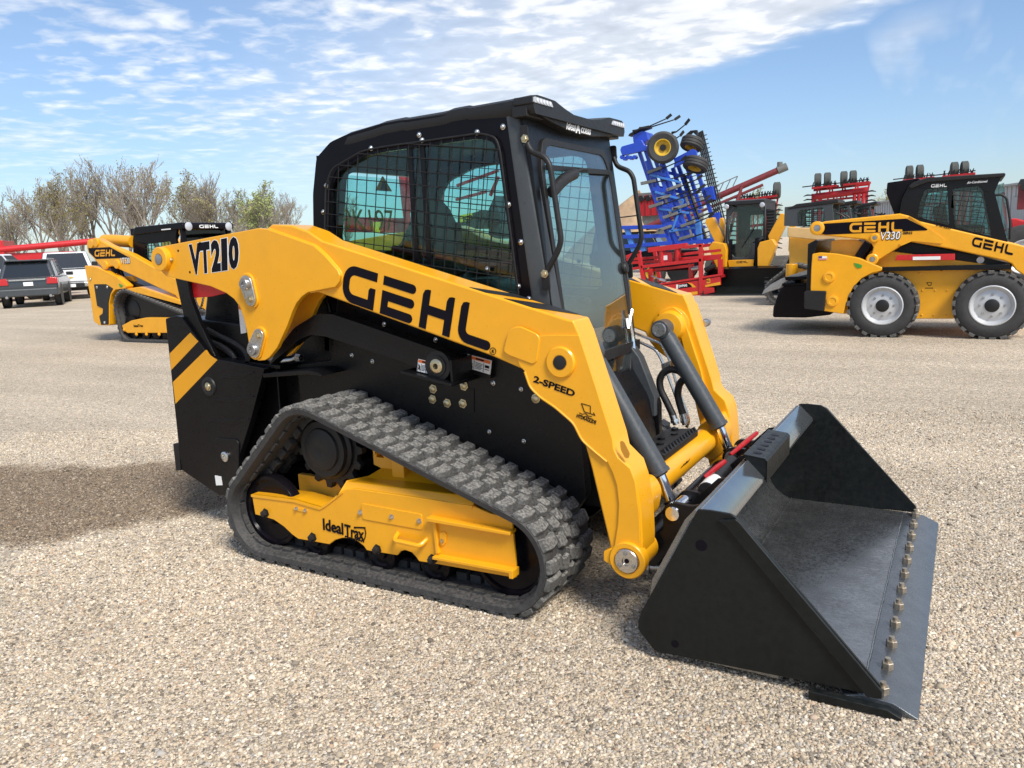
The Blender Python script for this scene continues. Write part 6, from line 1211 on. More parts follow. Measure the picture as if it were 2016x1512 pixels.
    h1 = [(-5.107,3.591),(-4.335,1.411)]; mk('harrow_bar', G().cyl((h1[0][0], y+.4, h1[0][1]), (h1[1][0], y+.4, h1[1][1]), .05, n=6), BLKM, R_)
    for k in range(16):
        t = k/16; p = Vector(h1[0]).lerp(Vector(h1[1]), t); mk('harrow_tooth', G().cyl((p.x-.12, y+.3, p.y-.02), (p.x+.3, y+.6, p.y+.1), .014, n=5), BLKM, R_)
    # centre frame near the ground
    for q in ([(-7.452,1.999),(-5.554,1.95)], [(-7.356,1.686),(-5.557,1.653)], [(-7.311,1.351),(-5.366,1.415)], [(-5.175,1.407),(-3.918,1.423)]): bar('centre_beam', q, .12, .14, y-.1); bar('centre_beam', q, .12, .14, y+1.0)
    for q in ([(-6.439,1.786),(-6.349,1.174)], [(-6.94,1.95),(-6.7,1.187)], [(-4.514,2.099),(-4.423,1.287)], [(-4.055,1.808),(-3.963,1.179)]): bar('centre_post', q, .16, .16, y-.05, LBL)
    for q in ([(-4.396,3.154),(-4.192,2.744)], [(-4.169,2.301),(-4.01,1.983)]): mk('wing_block', G().prism([(q[0][0]-.12,q[0][1]),(q[0][0]+.14,q[0][1]+.03),(q[1][0]+.02,q[1][1]),(q[1][0]-.2,q[1][1])], y+.75, y+.95), BLU, R_, bev=.015)
    for x_ in (-6.2, -3.4): disc((x_, y+.4, .42), .42, (0,-1,0))
    tag(R_, 'tall blue folded field cultivator with black tines and yellow wheel rims', 'cultivator'); settle(R_, (-5, y+.5, 0))
LBL = M('light_blue_paint', (.06,.22,.62), .4, var=.1); RIMY = M('yellow_rim', (.62,.40,.03), .4, var=.08); GRM = M('grey_cast', (.16,.16,.15), .5, var=.15)
blue_cultivator()

# --- red folded cultivators at the back
def red_cultivator(x0, x1, y, zt, label, wheels, side_tines=True, arch=True):
    R_ = new('red_cultivator', None); g = None
    def bx(name, a, b, c, d, y0, y1, m=REDD, bev=.01): return mk(name, G().box(a, b, y0, y1, c, d), m, R_, bev=bev)
    L_ = x1-x0; zl = zt-.55
    mk('main_beam', G().cyl((x0+.2,y,zl-.1),(x1-.15,y,zl+.05),.16,n=14), REDD, R_)
    for k in range(2):
        a = x0+.1+k*(L_*.52); b = a+L_*.42; z = zt-.25+.05*k
        for dy in (-.3, .3): mk('wing_rail', G().bar((a,y+dy,z),(b,y+dy,z+.05),.10,.10), REDD, R_, bev=.01)
        for i in range(7): xx = a+(b-a)*(i+.3)/7; mk('tine', G().tube([(xx,y-.3,z),(xx+.02,y-.35,z+.16),(xx+.06,y-.4,z+.28)], [.03,.035,.015], 5), BLKM, R_)
        for i in range(5): xx = a+(b-a)*(i+.3)/5; mk('tine', G().tube([(xx,y+.3,z),(xx+.02,y+.25,z+.16),(xx-.04,y+.2,z+.3)], [.03,.035,.015], 5), BLKM, R_)
        mk('harrow_rail', G().bar((a-.4,y-.5,z+.08),(b,y-.5,z+.16),.04,.05), BLKM, R_)
    for f in wheels:
        xx = x0+L_*f; mk('wheel', G().lathe([(.15,-.14),(.28,-.16),(.36,-.12),(.36,.12),(.28,.16),(.15,.14)], (xx,y,zt+.10), (1,.15,0), 24), GTY, R_); bx('wheel_fork', xx-.03, xx+.03, zt-.3, zt+.1, y-.05, y+.05)
    for xx, s in ((x0+.12, -1), (x1-.2, 1)):
        for dx in (0, .32): bx('upright', xx-.06-s*dx, xx+.06-s*dx, .4, zl+.05, y-.1, y+.1)
        bx('link', min(xx, xx-s*.32), max(xx, xx-s*.32), 1.6, 1.75, y-.08, y+.08)
        if side_tines:
            for i in range(10): z = zl-.02-i*.21; mk('tine', G().tube([(xx,y-.1,z),(xx+s*.25,y-.15,z+.02),(xx+s*.42,y-.15,z-.03)], [.03,.04,.015], 5), BLKM, R_)
            mk('harrow_rail', G().bar((xx+s*.30,y-.1,zl-.1),(xx+s*.30,y-.1,1.2),.05,.05), BLKM, R_)
    for dz, w in ((-.32, .10), (.22, .09), (-.9, .12)): mk('wing_rail', G().bar((x0+.1,y+.25,zl+dz),(x1-.1,y+.25,zl+dz+.1),.10,w), REDD, R_, bev=.01)
    for i in range(9): xx = x0+L_*(.08+.105*i); mk('wing_stay', G().bar((xx,y+.05,zl-.3),(xx+.12*(-1)**i,y+.05,zt-.2),.07,.07), REDD, R_, bev=.01)
    for i in range(3): xx = x0+L_*(.74+.07*i); mk('fold_cylinder', G().cyl((xx,y-.15,zl-.1),(xx-.1,y-.15,1.0),.08,n=10), REDD, R_)
    for q in ((x0+L_*.45, x0+L_*.40), (x0+L_*.55, x0+L_*.50)): mk('strut', G().bar((q[0],y-.05,zl-.1),(q[1],y-.05,1.0),.05,.05), REDD, R_)
    tag(R_, label, 'cultivator'); settle(R_, ((x0+x1)/2, y, 0))
GTY = M('weathered_tyre', (.07,.075,.068), .85, var=.2)
def seat_red(px0, px1): return px0, px1
a0, a1 = (-3.713,3.818), (-0.989,3.808)
red_cultivator(a0[0], a1[0], 38, a0[1]+.12, 'red folded cultivator standing behind the grey cabs, four tyres on top', (.12,.28,.55,.70))
a0, a1 = (0.104,4.015), (3.315,4.013)
red_cultivator(a0[0], a1[0], 40, a0[1]+.08, 'red folded cultivator showing above the wheeled loader cab roof', (.11,.25,.70,.83))
a0, a1 = (-6.345,3.265), (-4.412,3.237)
red_cultivator(a0[0], a1[0], 34, a0[1]+.15, 'red folded cultivator showing over the roof of the front facing loader', (.96,), True)

# --- red auger
def auger():
    R_ = new('grain_auger', None); y = 30
    p, q = (-7.268,2.786), (-3.879,4.14); p = Vector((p[0], y, p[1])); q = Vector((q[0], y+1, q[1])); d = (q-p).normalized()
    mk('tube', G().cyl(p-d*2.0, q, .13, n=16), MAR, R_); mk('return_tube', G().cyl(p-d*2.0-Vector((0,0,.30)), q-Vector((0,0,.32))-d*.6, .06, n=10), MAR, R_)
    mk('spout', G().cyl(q, q+d*.4, .16, n=14).cyl(q+d*.1+Vector((0,0,.1)), q+d*.1+Vector((0,0,.3)), .11, n=12), GRM, R_)
    g = G()
    for k in range(6): a = p.lerp(q, .1+.08*k); mk('truss_rod', G().cyl(a+Vector((0,0,.15)), a+Vector((.2,0,.55)), .02, n=5), GRM, R_)
    a, b = p.lerp(q, .1)+Vector((.2,0,.55)), p.lerp(q, .5)+Vector((.2,0,.55)); mk('truss_rail', G().cyl(a, b, .02, n=5), GRM, R_)
    for s in (-.6, .6): mk('support_leg', G().bar((p.x+1.2,y+s,.3),(p.x+2.2,y,p.z+.8),.08,.08), MAR, R_)
    mk('wheel', G().lathe([(.15,-.1),(.35,-.1),(.38,0),(.35,.1),(.15,.1)], (p.x+1.2,y-.6,.38), (0,1,0), 24), GTY, R_); mk('wheel', G().lathe([(.15,-.1),(.35,-.1),(.38,0),(.35,.1),(.15,.1)], (p.x+1.2,y+.6,.38), (0,1,0), 24), GTY, R_)
    tag(R_, 'long dark red grain auger tube rising towards the right', 'auger'); settle(R_, (p.x+1, y, 0))
auger()

# --- grain cart, pickup, sand heap, shed
def grain_cart():
    R_ = new('grain_cart', None); y = 33; q = [(-10.774,3.698),(-9.789,2.705)]; x0, x1, z1, z0 = q[0][0], q[1][0]+1.5, q[0][1], q[1][1]
    mk('end_panel', G().prism([(x0,z0),(x0,z1),(x0+1.2,z1),(x0+1.2,z0)], y, y+.1), REDD, R_)
    for i in range(4): mk('panel_rib', G().box(x0+.15+.3*i, x0+.2+.3*i, y-.06, y, z0, z1), REDD, R_)
    mk('hopper', G().prism([(x0+.2,z1-.1),(x1,z1-.1),(x1,z0-.2),(x1-.8,.6),(x0+1,.6),(x0+.2,z0-.2)], y+.1, y+2.6), GRM, R_, bev=.03); mk('top_rail', G().box(x0, x1, y-.03, y+.05, z1-.06, z1+.08), GRM, R_)
    for i in range(4): mk('vent_ring', G().lathe([(.12,0),(.15,.02),(.12,.05)], (x0+.25+.33*i, y-.05, z1-.18), (0,-1,0), 14), BLKM, R_)
    mk('chassis', G().box(x0+.3, x1-.3, y+.4, y+2.2, .5, .8), REDD, R_)
    for yy in (y+.2, y+2.2): tyre(R_, (x0+1.8, yy, .6), .6, .45, .3, -1, rimmat=RIMY)
    mk('lamp_arm', G().cyl((x0-1.0,y,z1-1.0),(x0,y,z1-.95),.03,n=6).lathe([(.05,0),(.2,.02),(.2,.14),(.05,.16)], (x0-1.1,y,z1-1.1), (0,-1,0), 16), BLKM, R_)
    tag(R_, 'red and grey grain cart behind the blue cultivator', 'grain cart'); settle(R_, ((x0+x1)/2, y+1.2, 0))
grain_cart()
def mound(name, c, rx, ry, h, mat, label, seed):
    random.seed(seed); g = G(); rows = []; n = 28
    ph = [random.uniform(0, 6.28) for _ in range(5)]
    for i in range(9):
        t = i/8; r = 1-t**1.25; row = []
        for k in range(n): a = 2*pi*k/n; w = 1+.10*sin(2*a+ph[0])+.06*sin(5*a+ph[1])+.03*sin(9*a+ph[2]); row.append((c[0]+rx*r*w*cos(a), c[1]+ry*r*w*sin(a), h*t*(1+.05*sin(3*a+ph[3]))))
        rows.append(row)
    o = mk(name, g.sheet(rows, True), mat, ang=80); tag(o, label, 'sand heap'); return o
SAND = M('dry_sand', (.40,.27,.16), .95, var=.2, vs=1.5, bump=.6, bs=5)
p = (-21.83,5.339); mound('sand_heap', (p[0]+1, 60, 0), 6, 5, p[1]+.15, SAND, 'tan heap of sand behind the red grain cart', 3)

def box_car(root, L_, Wd, prof, green, mat, z0, belt, roofz, wheel_r, wheels):
    """car body: side profile for the lower body, a tapered greenhouse, wheels"""
    B_ = mk('body', G().prism(prof, -Wd/2, Wd/2), mat, root, bev=.07, seg=3)
    (a, b, c, d) = green; h = Wd/2
    H_ = mk('cabin', G().loft([[(a,-h+.06,belt),(a,h-.06,belt),(d,h-.06,belt),(d,-h+.06,belt)], [(b,-h+.24,roofz),(b,h-.24,roofz),(c,h-.24,roofz),(c,-h+.24,roofz)]]), mat, root, bev=.07, seg=3)
    def lerp(u, v, t): return tuple(u[i]+(v[i]-u[i])*t for i in range(3))
    def pane(p0, p1, p2, p3, name, n):
        m = [sum(p[i] for p in (p0, p1, p2, p3))/4 for i in range(3)]; q = [tuple(m[i]+(p[i]-m[i])*.84+n[i]*.012 for i in range(3)) for p in (p0, p1, p2, p3)]; q2 = [tuple(p[i]-n[i]*.03 for i in range(3)) for p in q]
        mk(name, G().add(q+q2, [(0,1,2,3),(4,5,6,7),(0,1,5,4),(1,2,6,5),(2,3,7,6),(3,0,4,7)]), CARG, H_, flat=True)
    lo = [(a,-h+.06,belt),(a,h-.06,belt),(d,h-.06,belt),(d,-h+.06,belt)]; up = [(b,-h+.24,roofz),(b,h-.24,roofz),(c,h-.24,roofz),(c,-h+.24,roofz)]
    pane(lo[0], lo[1], up[1], up[0], 'rear_window', (-1,0,.3)); pane(lo[3], lo[2], up[2], up[3], 'windscreen', (1,0,.4))
    for i, j, s in ((0, 3, -1), (1, 2, 1)):
        for t0, t1 in ((0, .33), (.33, .64), (.64, 1)): pane(lerp(lo[i], lo[j], t0), lerp(lo[i], lo[j], t1), lerp(up[i], up[j], t1), lerp(up[i], up[j], t0), 'side_window', (0,s,.25))
    for x in wheels:
        for s in (-1, 1):
            tyre(root, (x, s*(h+.005), wheel_r), wheel_r, .26, wheel_r*.62, s, rimmat=RIMG); mk('wheel_arch', G().lathe([(wheel_r*1.16,-.02),(wheel_r*1.16,.004),(0,.004)], (x, s*h, wheel_r*1.05), (0,s,0), 28), BLKM, B_)
    return B_, H_
CARG = M('car_glass', (.012,.016,.02), .06, var=.02, coat=.5)
NVY = M('dark_blue_grey_car', (.018,.024,.032), .25, coat=.6, dust=.12, var=.1)
def suv(loc, rz):
    t = thing('parked_suv', 'dark suv with red tail lamp parked between two white pickups', 'suv', loc, rz, None, 1.02)
    B_, H_ = box_car(t, 5.0, 2.0, [(-2.48,.42),(-2.52,.62),(-2.46,1.12),(1.2,1.14),(2.3,1.02),(2.5,.8),(2.48,.42)], (-2.44,-2.0,.55,1.35), NVY, .4, 1.10, 1.78, .40, (-1.55, 1.5))
    mk('spoiler', G().box(-2.2,-1.7,-.72,.72,1.74,1.80), NVY, H_, bev=.02); mk('bumper', G().box(-2.62,-2.3,-.98,.98,.42,.72), GRY, B_, bev=.06); mk('tailgate_trim', G().box(-2.53,-2.45,-.6,.6,1.02,1.06), ZNC, B_)
    for s in (-1, 1): mk('tail_lamp', G().prism(rnd([(s*.62,.86),(s*.66,1.12),(s*1.0,1.10),(s*1.0,.86)], .04), -2.54, -2.1, 'x'), LRD, B_, bev=.02); mk('roof_rail', G().bar((-1.8,s*.66,1.82),(.4,s*.66,1.82),.05,.05), STL, H_)
    for y in (-.72, .72): mk('exhaust', G().cyl((-2.66,y,.42),(-2.4,y,.42),.05,n=12), STL, B_)
    mk('number_plate', G().box(-2.535,-2.52,-.18,.14,.82,.96), DEC, B_); return t
def pickup(loc, rz, label, cap):
    t = thing('pickup_truck', label, 'pickup truck', loc, rz, None, 1.15)
    B_, H_ = box_car(t, 5.8, 2.05, [(-2.88,.55),(-2.90,1.20),(-.9,1.22),(1.5,1.24),(2.6,1.16),(2.85,.95),(2.85,.55)], (-.95,-.75,.95,1.75), WHT, .5, 1.20, 1.92, .42, (-1.9, 1.75))
    if cap: mk('bed_cap', G().loft([[(-2.85,-.95,1.2),(-2.85,.95,1.2),(-.95,.95,1.2),(-.95,-.95,1.2)], [(-2.6,-.78,1.85),(-2.6,.78,1.85),(-.95,.78,1.88),(-.95,-.78,1.88)]]), WHT, t, bev=.05)
    else: mk('bed_floor', G().box(-2.8,-1.0,-.85,.85,1.223,1.235), BLKM, B_)
    mk('tailgate', G().prism(rnd([(-.82,.72),(-.84,1.20),(.84,1.20),(.82,.72)], .03), -2.93, -2.85, 'x'), WHT, B_, bev=.02); mk('tailgate_cap', G().box(-2.935,-2.85,-.80,.80,1.185,1.235), BLKM, B_, bev=.01)
    mk('tailgate_handle', G().prism(rnd([(-.12,1.0),(-.12,1.12),(.12,1.12),(.12,1.0)], .02), -2.945, -2.92, 'x'), BLKM, B_); mk('badge', G().prism([(-.11,.86),(-.11,.89),(-.05,.89),(-.05,.91),(.05,.91),(.05,.89),(.11,.89),(.11,.86),(.05,.86),(.05,.84),(-.05,.84),(-.05,.86)], -2.942, -2.92, 'x'), RIMY, B_)
    for s in (-1, 1):
        mk('tail_lamp', G().prism([(s*.86,.75),(s*.86,1.18),(s*1.03,1.18),(s*1.03,.75)], -2.925, -2.7, 'x'), LRD, B_, bev=.02)
        mk('bumper_end', G().box(-3.02,-2.7,min(s*.45,s*1.0),max(s*.45,s*1.0),.50,.68), ZNC, B_, bev=.04); mk('mirror', G().box(1.0,1.12,min(s*1.05,s*1.28),max(s*1.05,s*1.28),1.25,1.5), BLKM, H_, bev=.03)
    mk('bumper', G().box(-2.98,-2.7,-.5,.5,.46,.66), BLKM, B_, bev=.03); mk('number_plate', G().box(-2.995,-2.98,-.16,.16,.50,.62), DEC, B_); mk('underbody', G().box(-2.7,2.6,-.7,.7,.35,.6), BLKM, B_)
    return t
suv((-30.4, 15.2, 0), radians(144)); pickup((-35.4, 19.5, 0), radians(151), 'white pickup truck showing its tailgate, beside the yellow loader tail', False); pickup((-36.4, 16.0, 0), radians(115), 'white pickup truck with a cap, cut by the left edge of the picture', True)
def jeep():
    t = thing('parked_jeep', 'black boxy car half hidden behind the blue cultivator', 'car', (-7.6, 25.5, 0), radians(10))
    box_car(t, 4.2, 1.8, [(-2.0,.5),(-2.0,1.15),(.7,1.15),(2.1,1.12),(2.1,.5)], (-1.95,-1.85,.3,.75), BLKG, .5, 1.12, 1.85, .4, (-1.3, 1.4))
    mk('tan_top', G().box(-1.0,.4,-.6,.6,1.86,1.90), TAN, t, bev=.02); return t
jeep()
def shed():
    R_ = new('metal_shed', None); a, b = Vector((9.5, 68)), Vector((-16.7, 120)); d = (b-a).normalized(); n = Vector((-d.y, d.x)); n = n if n.x < 0 else -n; H = 4.9; L_ = (b-a).length
    Wl = mk('wall', G().add([(a.x,a.y,0),(b.x,b.y,0),(b.x,b.y,H),(a.x,a.y,H)]+[(p.x-n.x*18,p.y-n.y*18,z) for p, z in ((a,0),(b,0),(b,H),(a,H))], [(0,1,2,3),(4,5,6,7),(0,4,7,3),(1,5,6,2),(3,2,6,7)]), SHD, R_, flat=True)
    g0 = G().box(-.03,.03,-.04,.04,0,H-.2); first = None
    for i in range(90):
        p = a+d*(L_*i/90)+n*.03
        if first is None: o = mk('wall_rib', g0, SHD, Wl, flat=True); first = o
        else: o = first.copy(); COL.objects.link(o)
        o.location = (p.x, p.y, 0); o.rotation_euler = (0, 0, atan2(d.y, d.x))
    m = lambda q, k, z: (q.x-n.x*k, q.y-n.y*k, z)
    mk('roof', G().add([m(a,-.4,H),m(b,-.4,H),m(b,9,H+.5),m(a,9,H+.5),m(b,18.4,H),m(a,18.4,H),m(a,-.4,H-.15),m(b,-.4,H-.15)], [(0,1,2,3),(3,2,4,5),(6,7,1,0)]), SHD2, R_, flat=True)
    for t in (.03, .10):
        p = a+d*(L_*t)+n*.1; mk('door', G().box(-1.6,1.6,-.03,.03,0,3.8), SHD2, R_, bev=.02).location = (p.x, p.y, 0)
    for ch in R_.children:
        if ch.name.startswith('door'): ch.rotation_euler = (0, 0, atan2(d.y, d.x))
    tag(R_, 'long pale grey metal shed behind the red cultivators', 'shed'); settle(R_, (a.x, a.y, 0))
SHD = M('grey_cladding', (.42,.43,.45), .5, var=.05); SHD2 = M('grey_roof', (.34,.35,.37), .5, var=.05)
shed()
def red_wagon():
    R_ = new('red_wagon', None); D = 46
    def P(px, py): return RAYS(px, py, D)
    X0, X1 = (-42.6, 19.0), (-38.4, 23.9)   # along the picture, left to right
    d = Vector((X1[0]-X0[0], X1[1]-X0[1], 0)).normalized(); n = Vector((-d.y, d.x, 0)); o = Vector((*X0, 0))
    def bx(name, u0, u1, z0, z1, w0, w1, mat, bev=.03): return mk(name, G().box(u0, u1, w0, w1, z0, z1).xf(Matrix(((d.x,n.x,0,o.x),(d.y,n.y,0,o.y),(0,0,1,0),(0,0,0,1)))), mat, R_, bev=bev)
    bx('bin', -3.0, 1.35, 1.4, 3.05, 0, 2.4, RED); bx('bin_ledge', 1.2, 4.6, 1.6, 2.35, .2, 1.6, RED); bx('chassis', -2.5, 4.2, .7, 1.0, .4, 2.0, REDD)
    mk('auger_tube', G().cyl((1.0,.1,2.55),(5.9,.1,2.85),.17,n=16).xf(Matrix(((d.x,n.x,0,o.x),(d.y,n.y,0,o.y),(0,0,1,0),(0,0,0,1)))), RED, R_)
    mk('spout', G().cyl((5.9,.1,2.85),(6.4,.1,2.6),.19,.12,n=14).xf(Matrix(((d.x,n.x,0,o.x),(d.y,n.y,0,o.y),(0,0,1,0),(0,0,0,1)))), BLKM, R_)
    for u in (-1.5, 3.2): mk('wheel', G().lathe([(.2,-.2),(.5,-.2),(.55,0),(.5,.2),(.2,.2)], o+d*u+Vector((0,0,.55))+n*.2, n, 24), RUB, R_)
    tag(R_, 'bright red grain wagon with a long unloading tube behind the parked cars', 'wagon'); settle(R_, (o.x, o.y, 0))
red_wagon()
def boom_machine():
    """telescopic handler and red gantry glimpsed through the cab windows"""
    R_ = new('telescopic_handler', None); y = 20
    q = [(-12.589,2.216),(-12.413,2.623),(-11.445,2.806),(-10.967,2.676),(-10.985,2.34),(-11.483,2.162)]; B_ = mk('boom', G().prism([q[0], q[1], q[2], q[3], q[4], q[5]], y, y+.4), BLKM, R_, bev=.02)
    mk('sign_plate', G().prism([(-12.359,2.672),(-11.862,2.729),(-11.868,2.497),(-12.362,2.43)], y-.02, y), SIGY, B_); line_text('JCB', (-12.273,2.459), (-11.831,2.521), .14, y-.024, DBL, .06, parent=B_)
    q = [(-11.443,2.84),(-11.174,3.294),(-11.007,2.679),(-11.015,1.799),(-11.501,1.854)]; mk('cab', G().prism(q, y+.4, y+1.6), GRY, R_, bev=.03)
    x0 = (-13.03,1.744)[0]; mk('body', G().prism([(x0-1.5,.5),(x0-1.5,1.3),(x0+1.8,1.3),(x0+1.8,.5)], y, y+1.8), SIGY, R_, bev=.05)
    for dx in (-1.0, 1.4):
        for yy in (y-.1, y+1.9): mk('wheel', G().lathe([(.2,-.18),(.5,-.2),(.56,0),(.5,.2),(.2,.18)], (x0+dx, yy, .56), (0,1,0), 24), RUB, R_)
    tag(R_, 'machine with a black boom and yellow sign, seen through the cab side window', 'telehandler'); settle(R_, (x0, y+.9, 0))
SIGY = M('sign_yellow', (.72,.55,.03), .45)
boom_machine()
def red_gantry():
    R_ = new('red_seed_tender', None); y = 26
    q = [(-19.587,4.921),(-18.713,4.784),(-18.457,4.455),(-18.555,3.219),(-19.293,3.262),(-19.509,3.456)]; mk('hopper', G().prism(q, y, y+2), REDD, R_, bev=.04)
    q = [(-22.989,3.29),(-20.362,3.096),(-20.304,2.403),(-23.064,2.579)]; mk('tank', G().prism(q, y, y+2), REDD, R_, bev=.05)
    q = [(-19.502,4.892),(-19.221,4.825),(-19.066,2.526),(-19.353,2.541)]; mk('leg', G().prism(q, y-.1, y+.1), REDD, R_, bev=.02)
    for a in ([(-16.401,4.256),(-14.272,4.717)], [(-14.728,3.711),(-14.285,4.47)], [(-16.494,3.66),(-14.92,3.892)]): mk('beam', G().bar((a[0][0],y,a[0][1]),(a[1][0],y,a[1][1]),.12,.12), REDD, R_, bev=.01)
    q = [(-21.216,2.958),(-20.795,2.935),(-20.871,2.429),(-21.204,2.445)]; mk('side_label', G().prism(q, y-.03, y-.001), SIGY, R_)
    xs = [p[0] for p in [(-22.989,3.29),(-18.457,4.455)]]
    mk('chassis', G().box(xs[0]-.3, xs[1]+.5, y+.2, y+1.8, .5, .9), REDD, R_, bev=.03)
    for xx in (xs[0]+.5, xs[1]-.2): mk('wheel', G().lathe([(.2,-.18),(.5,-.2),(.56,0),(.5,.2),(.2,.18)], (xx, y, .56), (0,1,0), 24), RUB, R_)
    tag(R_, 'dark red seed tender seen through the cab rear window', 'seed tender'); settle(R_, ((xs[0]+xs[1])/2, y+1, 0))
red_gantry()
def edge_tractor():
    R_ = new('red_tractor', None); y = 19
    q = [(3.921,1.651),(4.034,1.653),(4.177,1.604),(4.528,1.536),(4.543,1.292),(3.969,1.302)]; mk('hood', G().prism(q, y, y+1.0), RED, R_, bev=.04)
    c = (4.159,1.441); tyre(R_, (c[0]+.1, y-.3, .75), .75, .4, .4, -1, rimmat=RIMG)
    c2 = c[0]+2.2; tyre(R_, (c2, y-.4, .95), .95, .5, .5, -1, rimmat=RIMG)
    tyre(R_, (c[0]+.1, y+1.4, .75), .75, .4, .4, 1, rimmat=RIMG); tyre(R_, (c2, y+1.5, .95), .95, .5, .5, 1, rimmat=RIMG)
    mk('chassis', G().box(c[0]-.3, c2+.4, y+.2, y+.9, .6, 1.2), BLKM, R_, bev=.03)
    mk('exhaust', G().cyl((c[0]+.1,y+.3,1.4),(c[0]+.1,y+.3,2.5),.05,n=10), BLKM, R_); q = [(4.121,1.852),(4.129,2.435)]; mk('loader_mast', G().bar((q[0][0],y+.2,q[0][1]),(q[1][0],y+.2,q[1][1]),.15,.15), MAR, R_, bev=.01)
    q = (4.02,2.403); mk('folded_wheel', G().lathe([(.1,-.12),(.3,-.13),(.34,0),(.3,.13),(.1,.12)], (q[0]+.35, y+.3, q[1]), (.1,0,1), 20), GTY, R_)
    mk('roof', G().box(c2-.9, c2+.6, y, y+1.1, 2.5, 2.62), BLKM, R_, bev=.03)
    for dx in (-.8, .5): mk('cab_post', G().bar((c2+dx,y+.05,1.2),(c2+dx,y+.05,2.5),.07,.07), BLKM, R_)
    tag(R_, 'red tractor cut off by the right edge of the picture, behind the wheeled loader', 'tractor'); settle(R_, (c[0]+1, y+.5, 0))
edge_tractor()

# ------------------------------------------------------------------ trees
def bark(): return M('hazed_bark', (.25,.215,.18), .9, var=.25, vs=2, rvar=.05)  # bark tone lightened: distance haze is put into the colour
BARK = bark()
def leafmat(name, c0, c1):
    m, nt, P = nodes(name); L = nt.links; oi = nn(nt, 'ShaderNodeNewGeometry'); rp = oi.outputs['Random Per Island']
    cr = nn(nt, 'ShaderNodeValToRGB'); cr.color_ramp.elements[0].color = (*c0, 1); cr.color_ramp.elements[1].color = (*c1, 1); L.new(rp, cr.inputs[0]); L.new(cr.outputs[0], P.inputs['Base Color'])
    P.inputs['Roughness'].default_value = .7; P.inputs['Subsurface Weight'].default_value = 0; return m
LV = [leafmat('olive_buds', (.30,.27,.09), (.42,.38,.15)), leafmat('fresh_leaves', (.22,.27,.08), (.36,.40,.15)), leafmat('brown_buds', (.26,.20,.12), (.34,.28,.17))]
def grow(seed, H, spread, leaf, dens, low=.3):
    """limbs of one tree as tapered tubes, and its leaves as small faces"""
    rg = random.Random(seed); g = G(); lf = G(); tips = []
    def limb(p, d, L_, r, lev):
        n = 6 if lev < 1 else (4 if lev < 3 else 3); pts = [p]; rs = [r]; q = p.copy(); k = 6 if lev < 2 else 3
        for i in range(k):
            d = (d+Vector((rg.uniform(-1,1), rg.uniform(-1,1), rg.uniform(-.15,.45)))*(.10 if lev == 0 else .17)).normalized(); q = q+d*L_/k; pts.append(q.copy()); rs.append(max(.016, r*(1-.6*(i+1)/k)))
        g.tube(pts, rs, n)
        if lev >= 4: tips.append((pts[-1], d)); tips.append((pts[-2], d)); return
        m = {0: 8, 1: 5, 2: 4, 3: 3}[lev]
        for i in range(m):
            t = low+(1-low)*(i+rg.random()*.7)/m if lev == 0 else .25+.75*(i+rg.random()*.7)/m; t = min(t, .999); j = int(t*k); u = t*k-j; b = pts[j].lerp(pts[j+1], u)
            a = rg.uniform(0, 6.28); ax = Vector((cos(a), sin(a), rg.uniform(-.15,.35))); e = (d*.75+ax*spread*rg.uniform(.6,1.15)+Vector((0,0,.2))).normalized()
            limb(b, e, L_*(rg.uniform(.40,.62) if lev else rg.uniform(.50,.72)*(1.15-.55*t)), max(.018, rs[j]*rg.uniform(.45,.65)), lev+1)
        limb(pts[-1], (d+Vector((rg.uniform(-.35,.35), rg.uniform(-.35,.35), .1))).normalized(), L_*.45, rs[-1], lev+1)
    limb(Vector((0,0,-.1)), Vector((rg.uniform(-.06,.06), rg.uniform(-.06,.06), 1)), H*.60, H*.019, 0)
    top = max(p.z for p, d in tips)
    for p, d in tips:
        if rg.random() > dens: continue
        for _ in range(rg.choice((1, 2, 3))):
            c = p+Vector((rg.gauss(0,.14), rg.gauss(0,.14), rg.gauss(0,.12))); s = leaf*rg.uniform(.5,1.3); a = Vector((rg.uniform(-1,1), rg.uniform(-1,1), rg.uniform(-1,1))).normalized(); b = a.orthogonal().normalized()
            lf.add([c-a*s, c+b*s*.6, c+a*s, c-b*s*.6], [(0,1,2,3)])
    return g, lf
def meshonly(name, g, mat):
    me = bpy.data.meshes.new(name); me.from_pydata(g.v, [], g.f); me.materials.append(mat); me.polygons.foreach_set('use_smooth', [True]*len(me.polygons)); return me
KINDS = []
for i, (H, sp, lf, dn, m) in enumerate(((12,.56,.10,.22,0), (12,.54,.08,.10,0), (12,.60,.11,.5,0), (12,.46,.08,.08,2), (11,.56,.12,.7,1))):
    g, l = grow(20+i, H, sp, lf, dn); KINDS.append((meshonly('trunk', g, BARK), meshonly('crown', l, LV[m])))
def at_dist(px, dist):
    d = _f+_r*((px-1008)/1541.2); d = Vector((d.x, d.y, 0)).normalized(); return Vector((CAMP.x+d.x*dist, CAMP.y+d.y*dist, 0))
TOPS = [max(v.co.z for v in k[0].vertices) for k in KINDS]
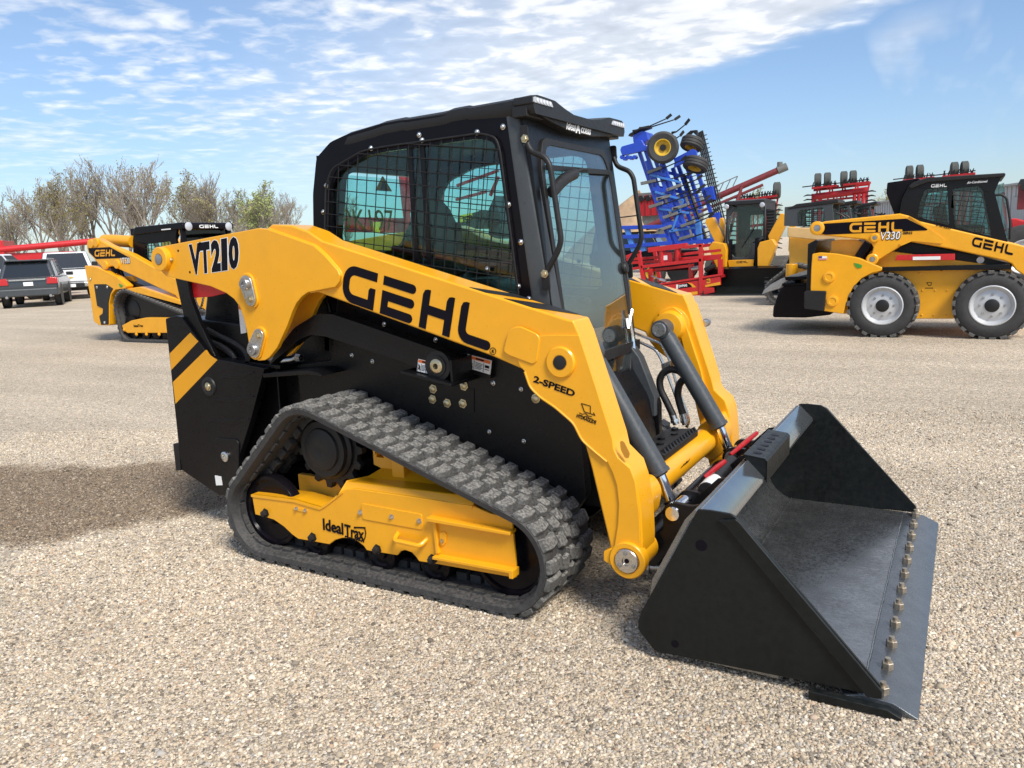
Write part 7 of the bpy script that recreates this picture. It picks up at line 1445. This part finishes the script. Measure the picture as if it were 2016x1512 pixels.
TREES = [(-15,440,86,1,'pale bare tree at the left edge of the picture'), (28,415,90,3,'thin pale bare tree left of the red wagon'), (78,372,80,0,'broad tree with olive buds behind the red wagon bin'), (118,352,78,1,'spreading tree above the red wagon tube'), (150,336,76,2,'tree with the densest olive buds, behind the pickups'), (190,345,80,0,'bare tree above the yellow loader tail'), (222,326,82,3,'slim bare tree rising left of the black cab'), (262,316,78,1,'tall dark bare tree above the black cab roof'), (318,312,76,1,'tallest bare tree, right of the black cab roof lamp'), (352,318,80,0,'tall tree with brown buds above the arm tail of the largest loader'), (392,336,84,2,'olive budded tree behind the model number'), (436,346,82,3,'upright bare tree with grey branches, right half of the row'), (470,352,80,0,'bushy budded tree in the gap left of the green one'), (508,392,90,3,'small thin tree beside the green leafed one'), (548,362,76,4,'tree with the greenest fresh leaves'), (592,380,84,1,'bare tree touching the cab corner of the largest loader'), (62,398,96,1,'faint bare tree behind the red wagon tube, second rank'), (172,350,98,2,'olive tree of the second rank above the loader arm'), (290,330,98,0,'hazy tree of the second rank between the two tallest'), (412,356,100,0,'second rank tree above the letters of the largest loader'), (488,372,96,2,'low bushy tree left of the small thin one'), (528,378,96,4,'small light green tree next to the greenest one'), (575,368,98,0,'olive tree of the second rank beside the cab corner'), (706,372,80,1,'bare tree seen through the cab rear window')]
def tree(px, top, dist, k, label, group='trees along the yard edge'):
    p = at_dist(px, dist); hy = 756+((px-1008)*_r.z+1541.2*_f.z)/_u.z; dep = (p-CAMP).dot(_f); H = (hy-top)*dep/1541.2+1.48; sc = H/TOPS[k]
    t = thing('bare_tree' if k != 4 else 'leafy_tree', label, 'tree', p, random.uniform(0, 6.28), group, sc); new('trunk', KINDS[k][0], t); new('crown', KINDS[k][1], t)
random.seed(5)
for a in TREES: tree(*a)
tree(1474, 372, 70, 4, 'green leafed tree above the front facing loader'); tree(1502, 380, 74, 4, 'green tree between two red cultivators'); tree(2030, 330, 90, 3, 'pale bare tree at the right edge of the picture'); tree(1730, 372, 125, 2, 'small tree top over the shed roof')
def bushes():
    random.seed(9); l = G()
    for px in range(-60, 640, 9):
        dist = random.uniform(84, 100); p = at_dist(px+random.uniform(-6,6), dist); h = random.uniform(.8, 2.6)
        for _ in range(150):
            c = p+Vector((random.gauss(0,.9), random.gauss(0,.9), abs(random.gauss(0,.45))*h)); s = random.uniform(.07,.16); a = Vector((random.uniform(-1,1), random.uniform(-1,1), random.uniform(-1,1))).normalized(); b = a.orthogonal().normalized()
            l.add([c-a*s, c+b*s*.7, c+a*s, c-b*s*.7], [(0,1,2,3)])
    o = new('undergrowth', meshonly('undergrowth', l, LV[1])); kind(o, 'stuff')
bushes()
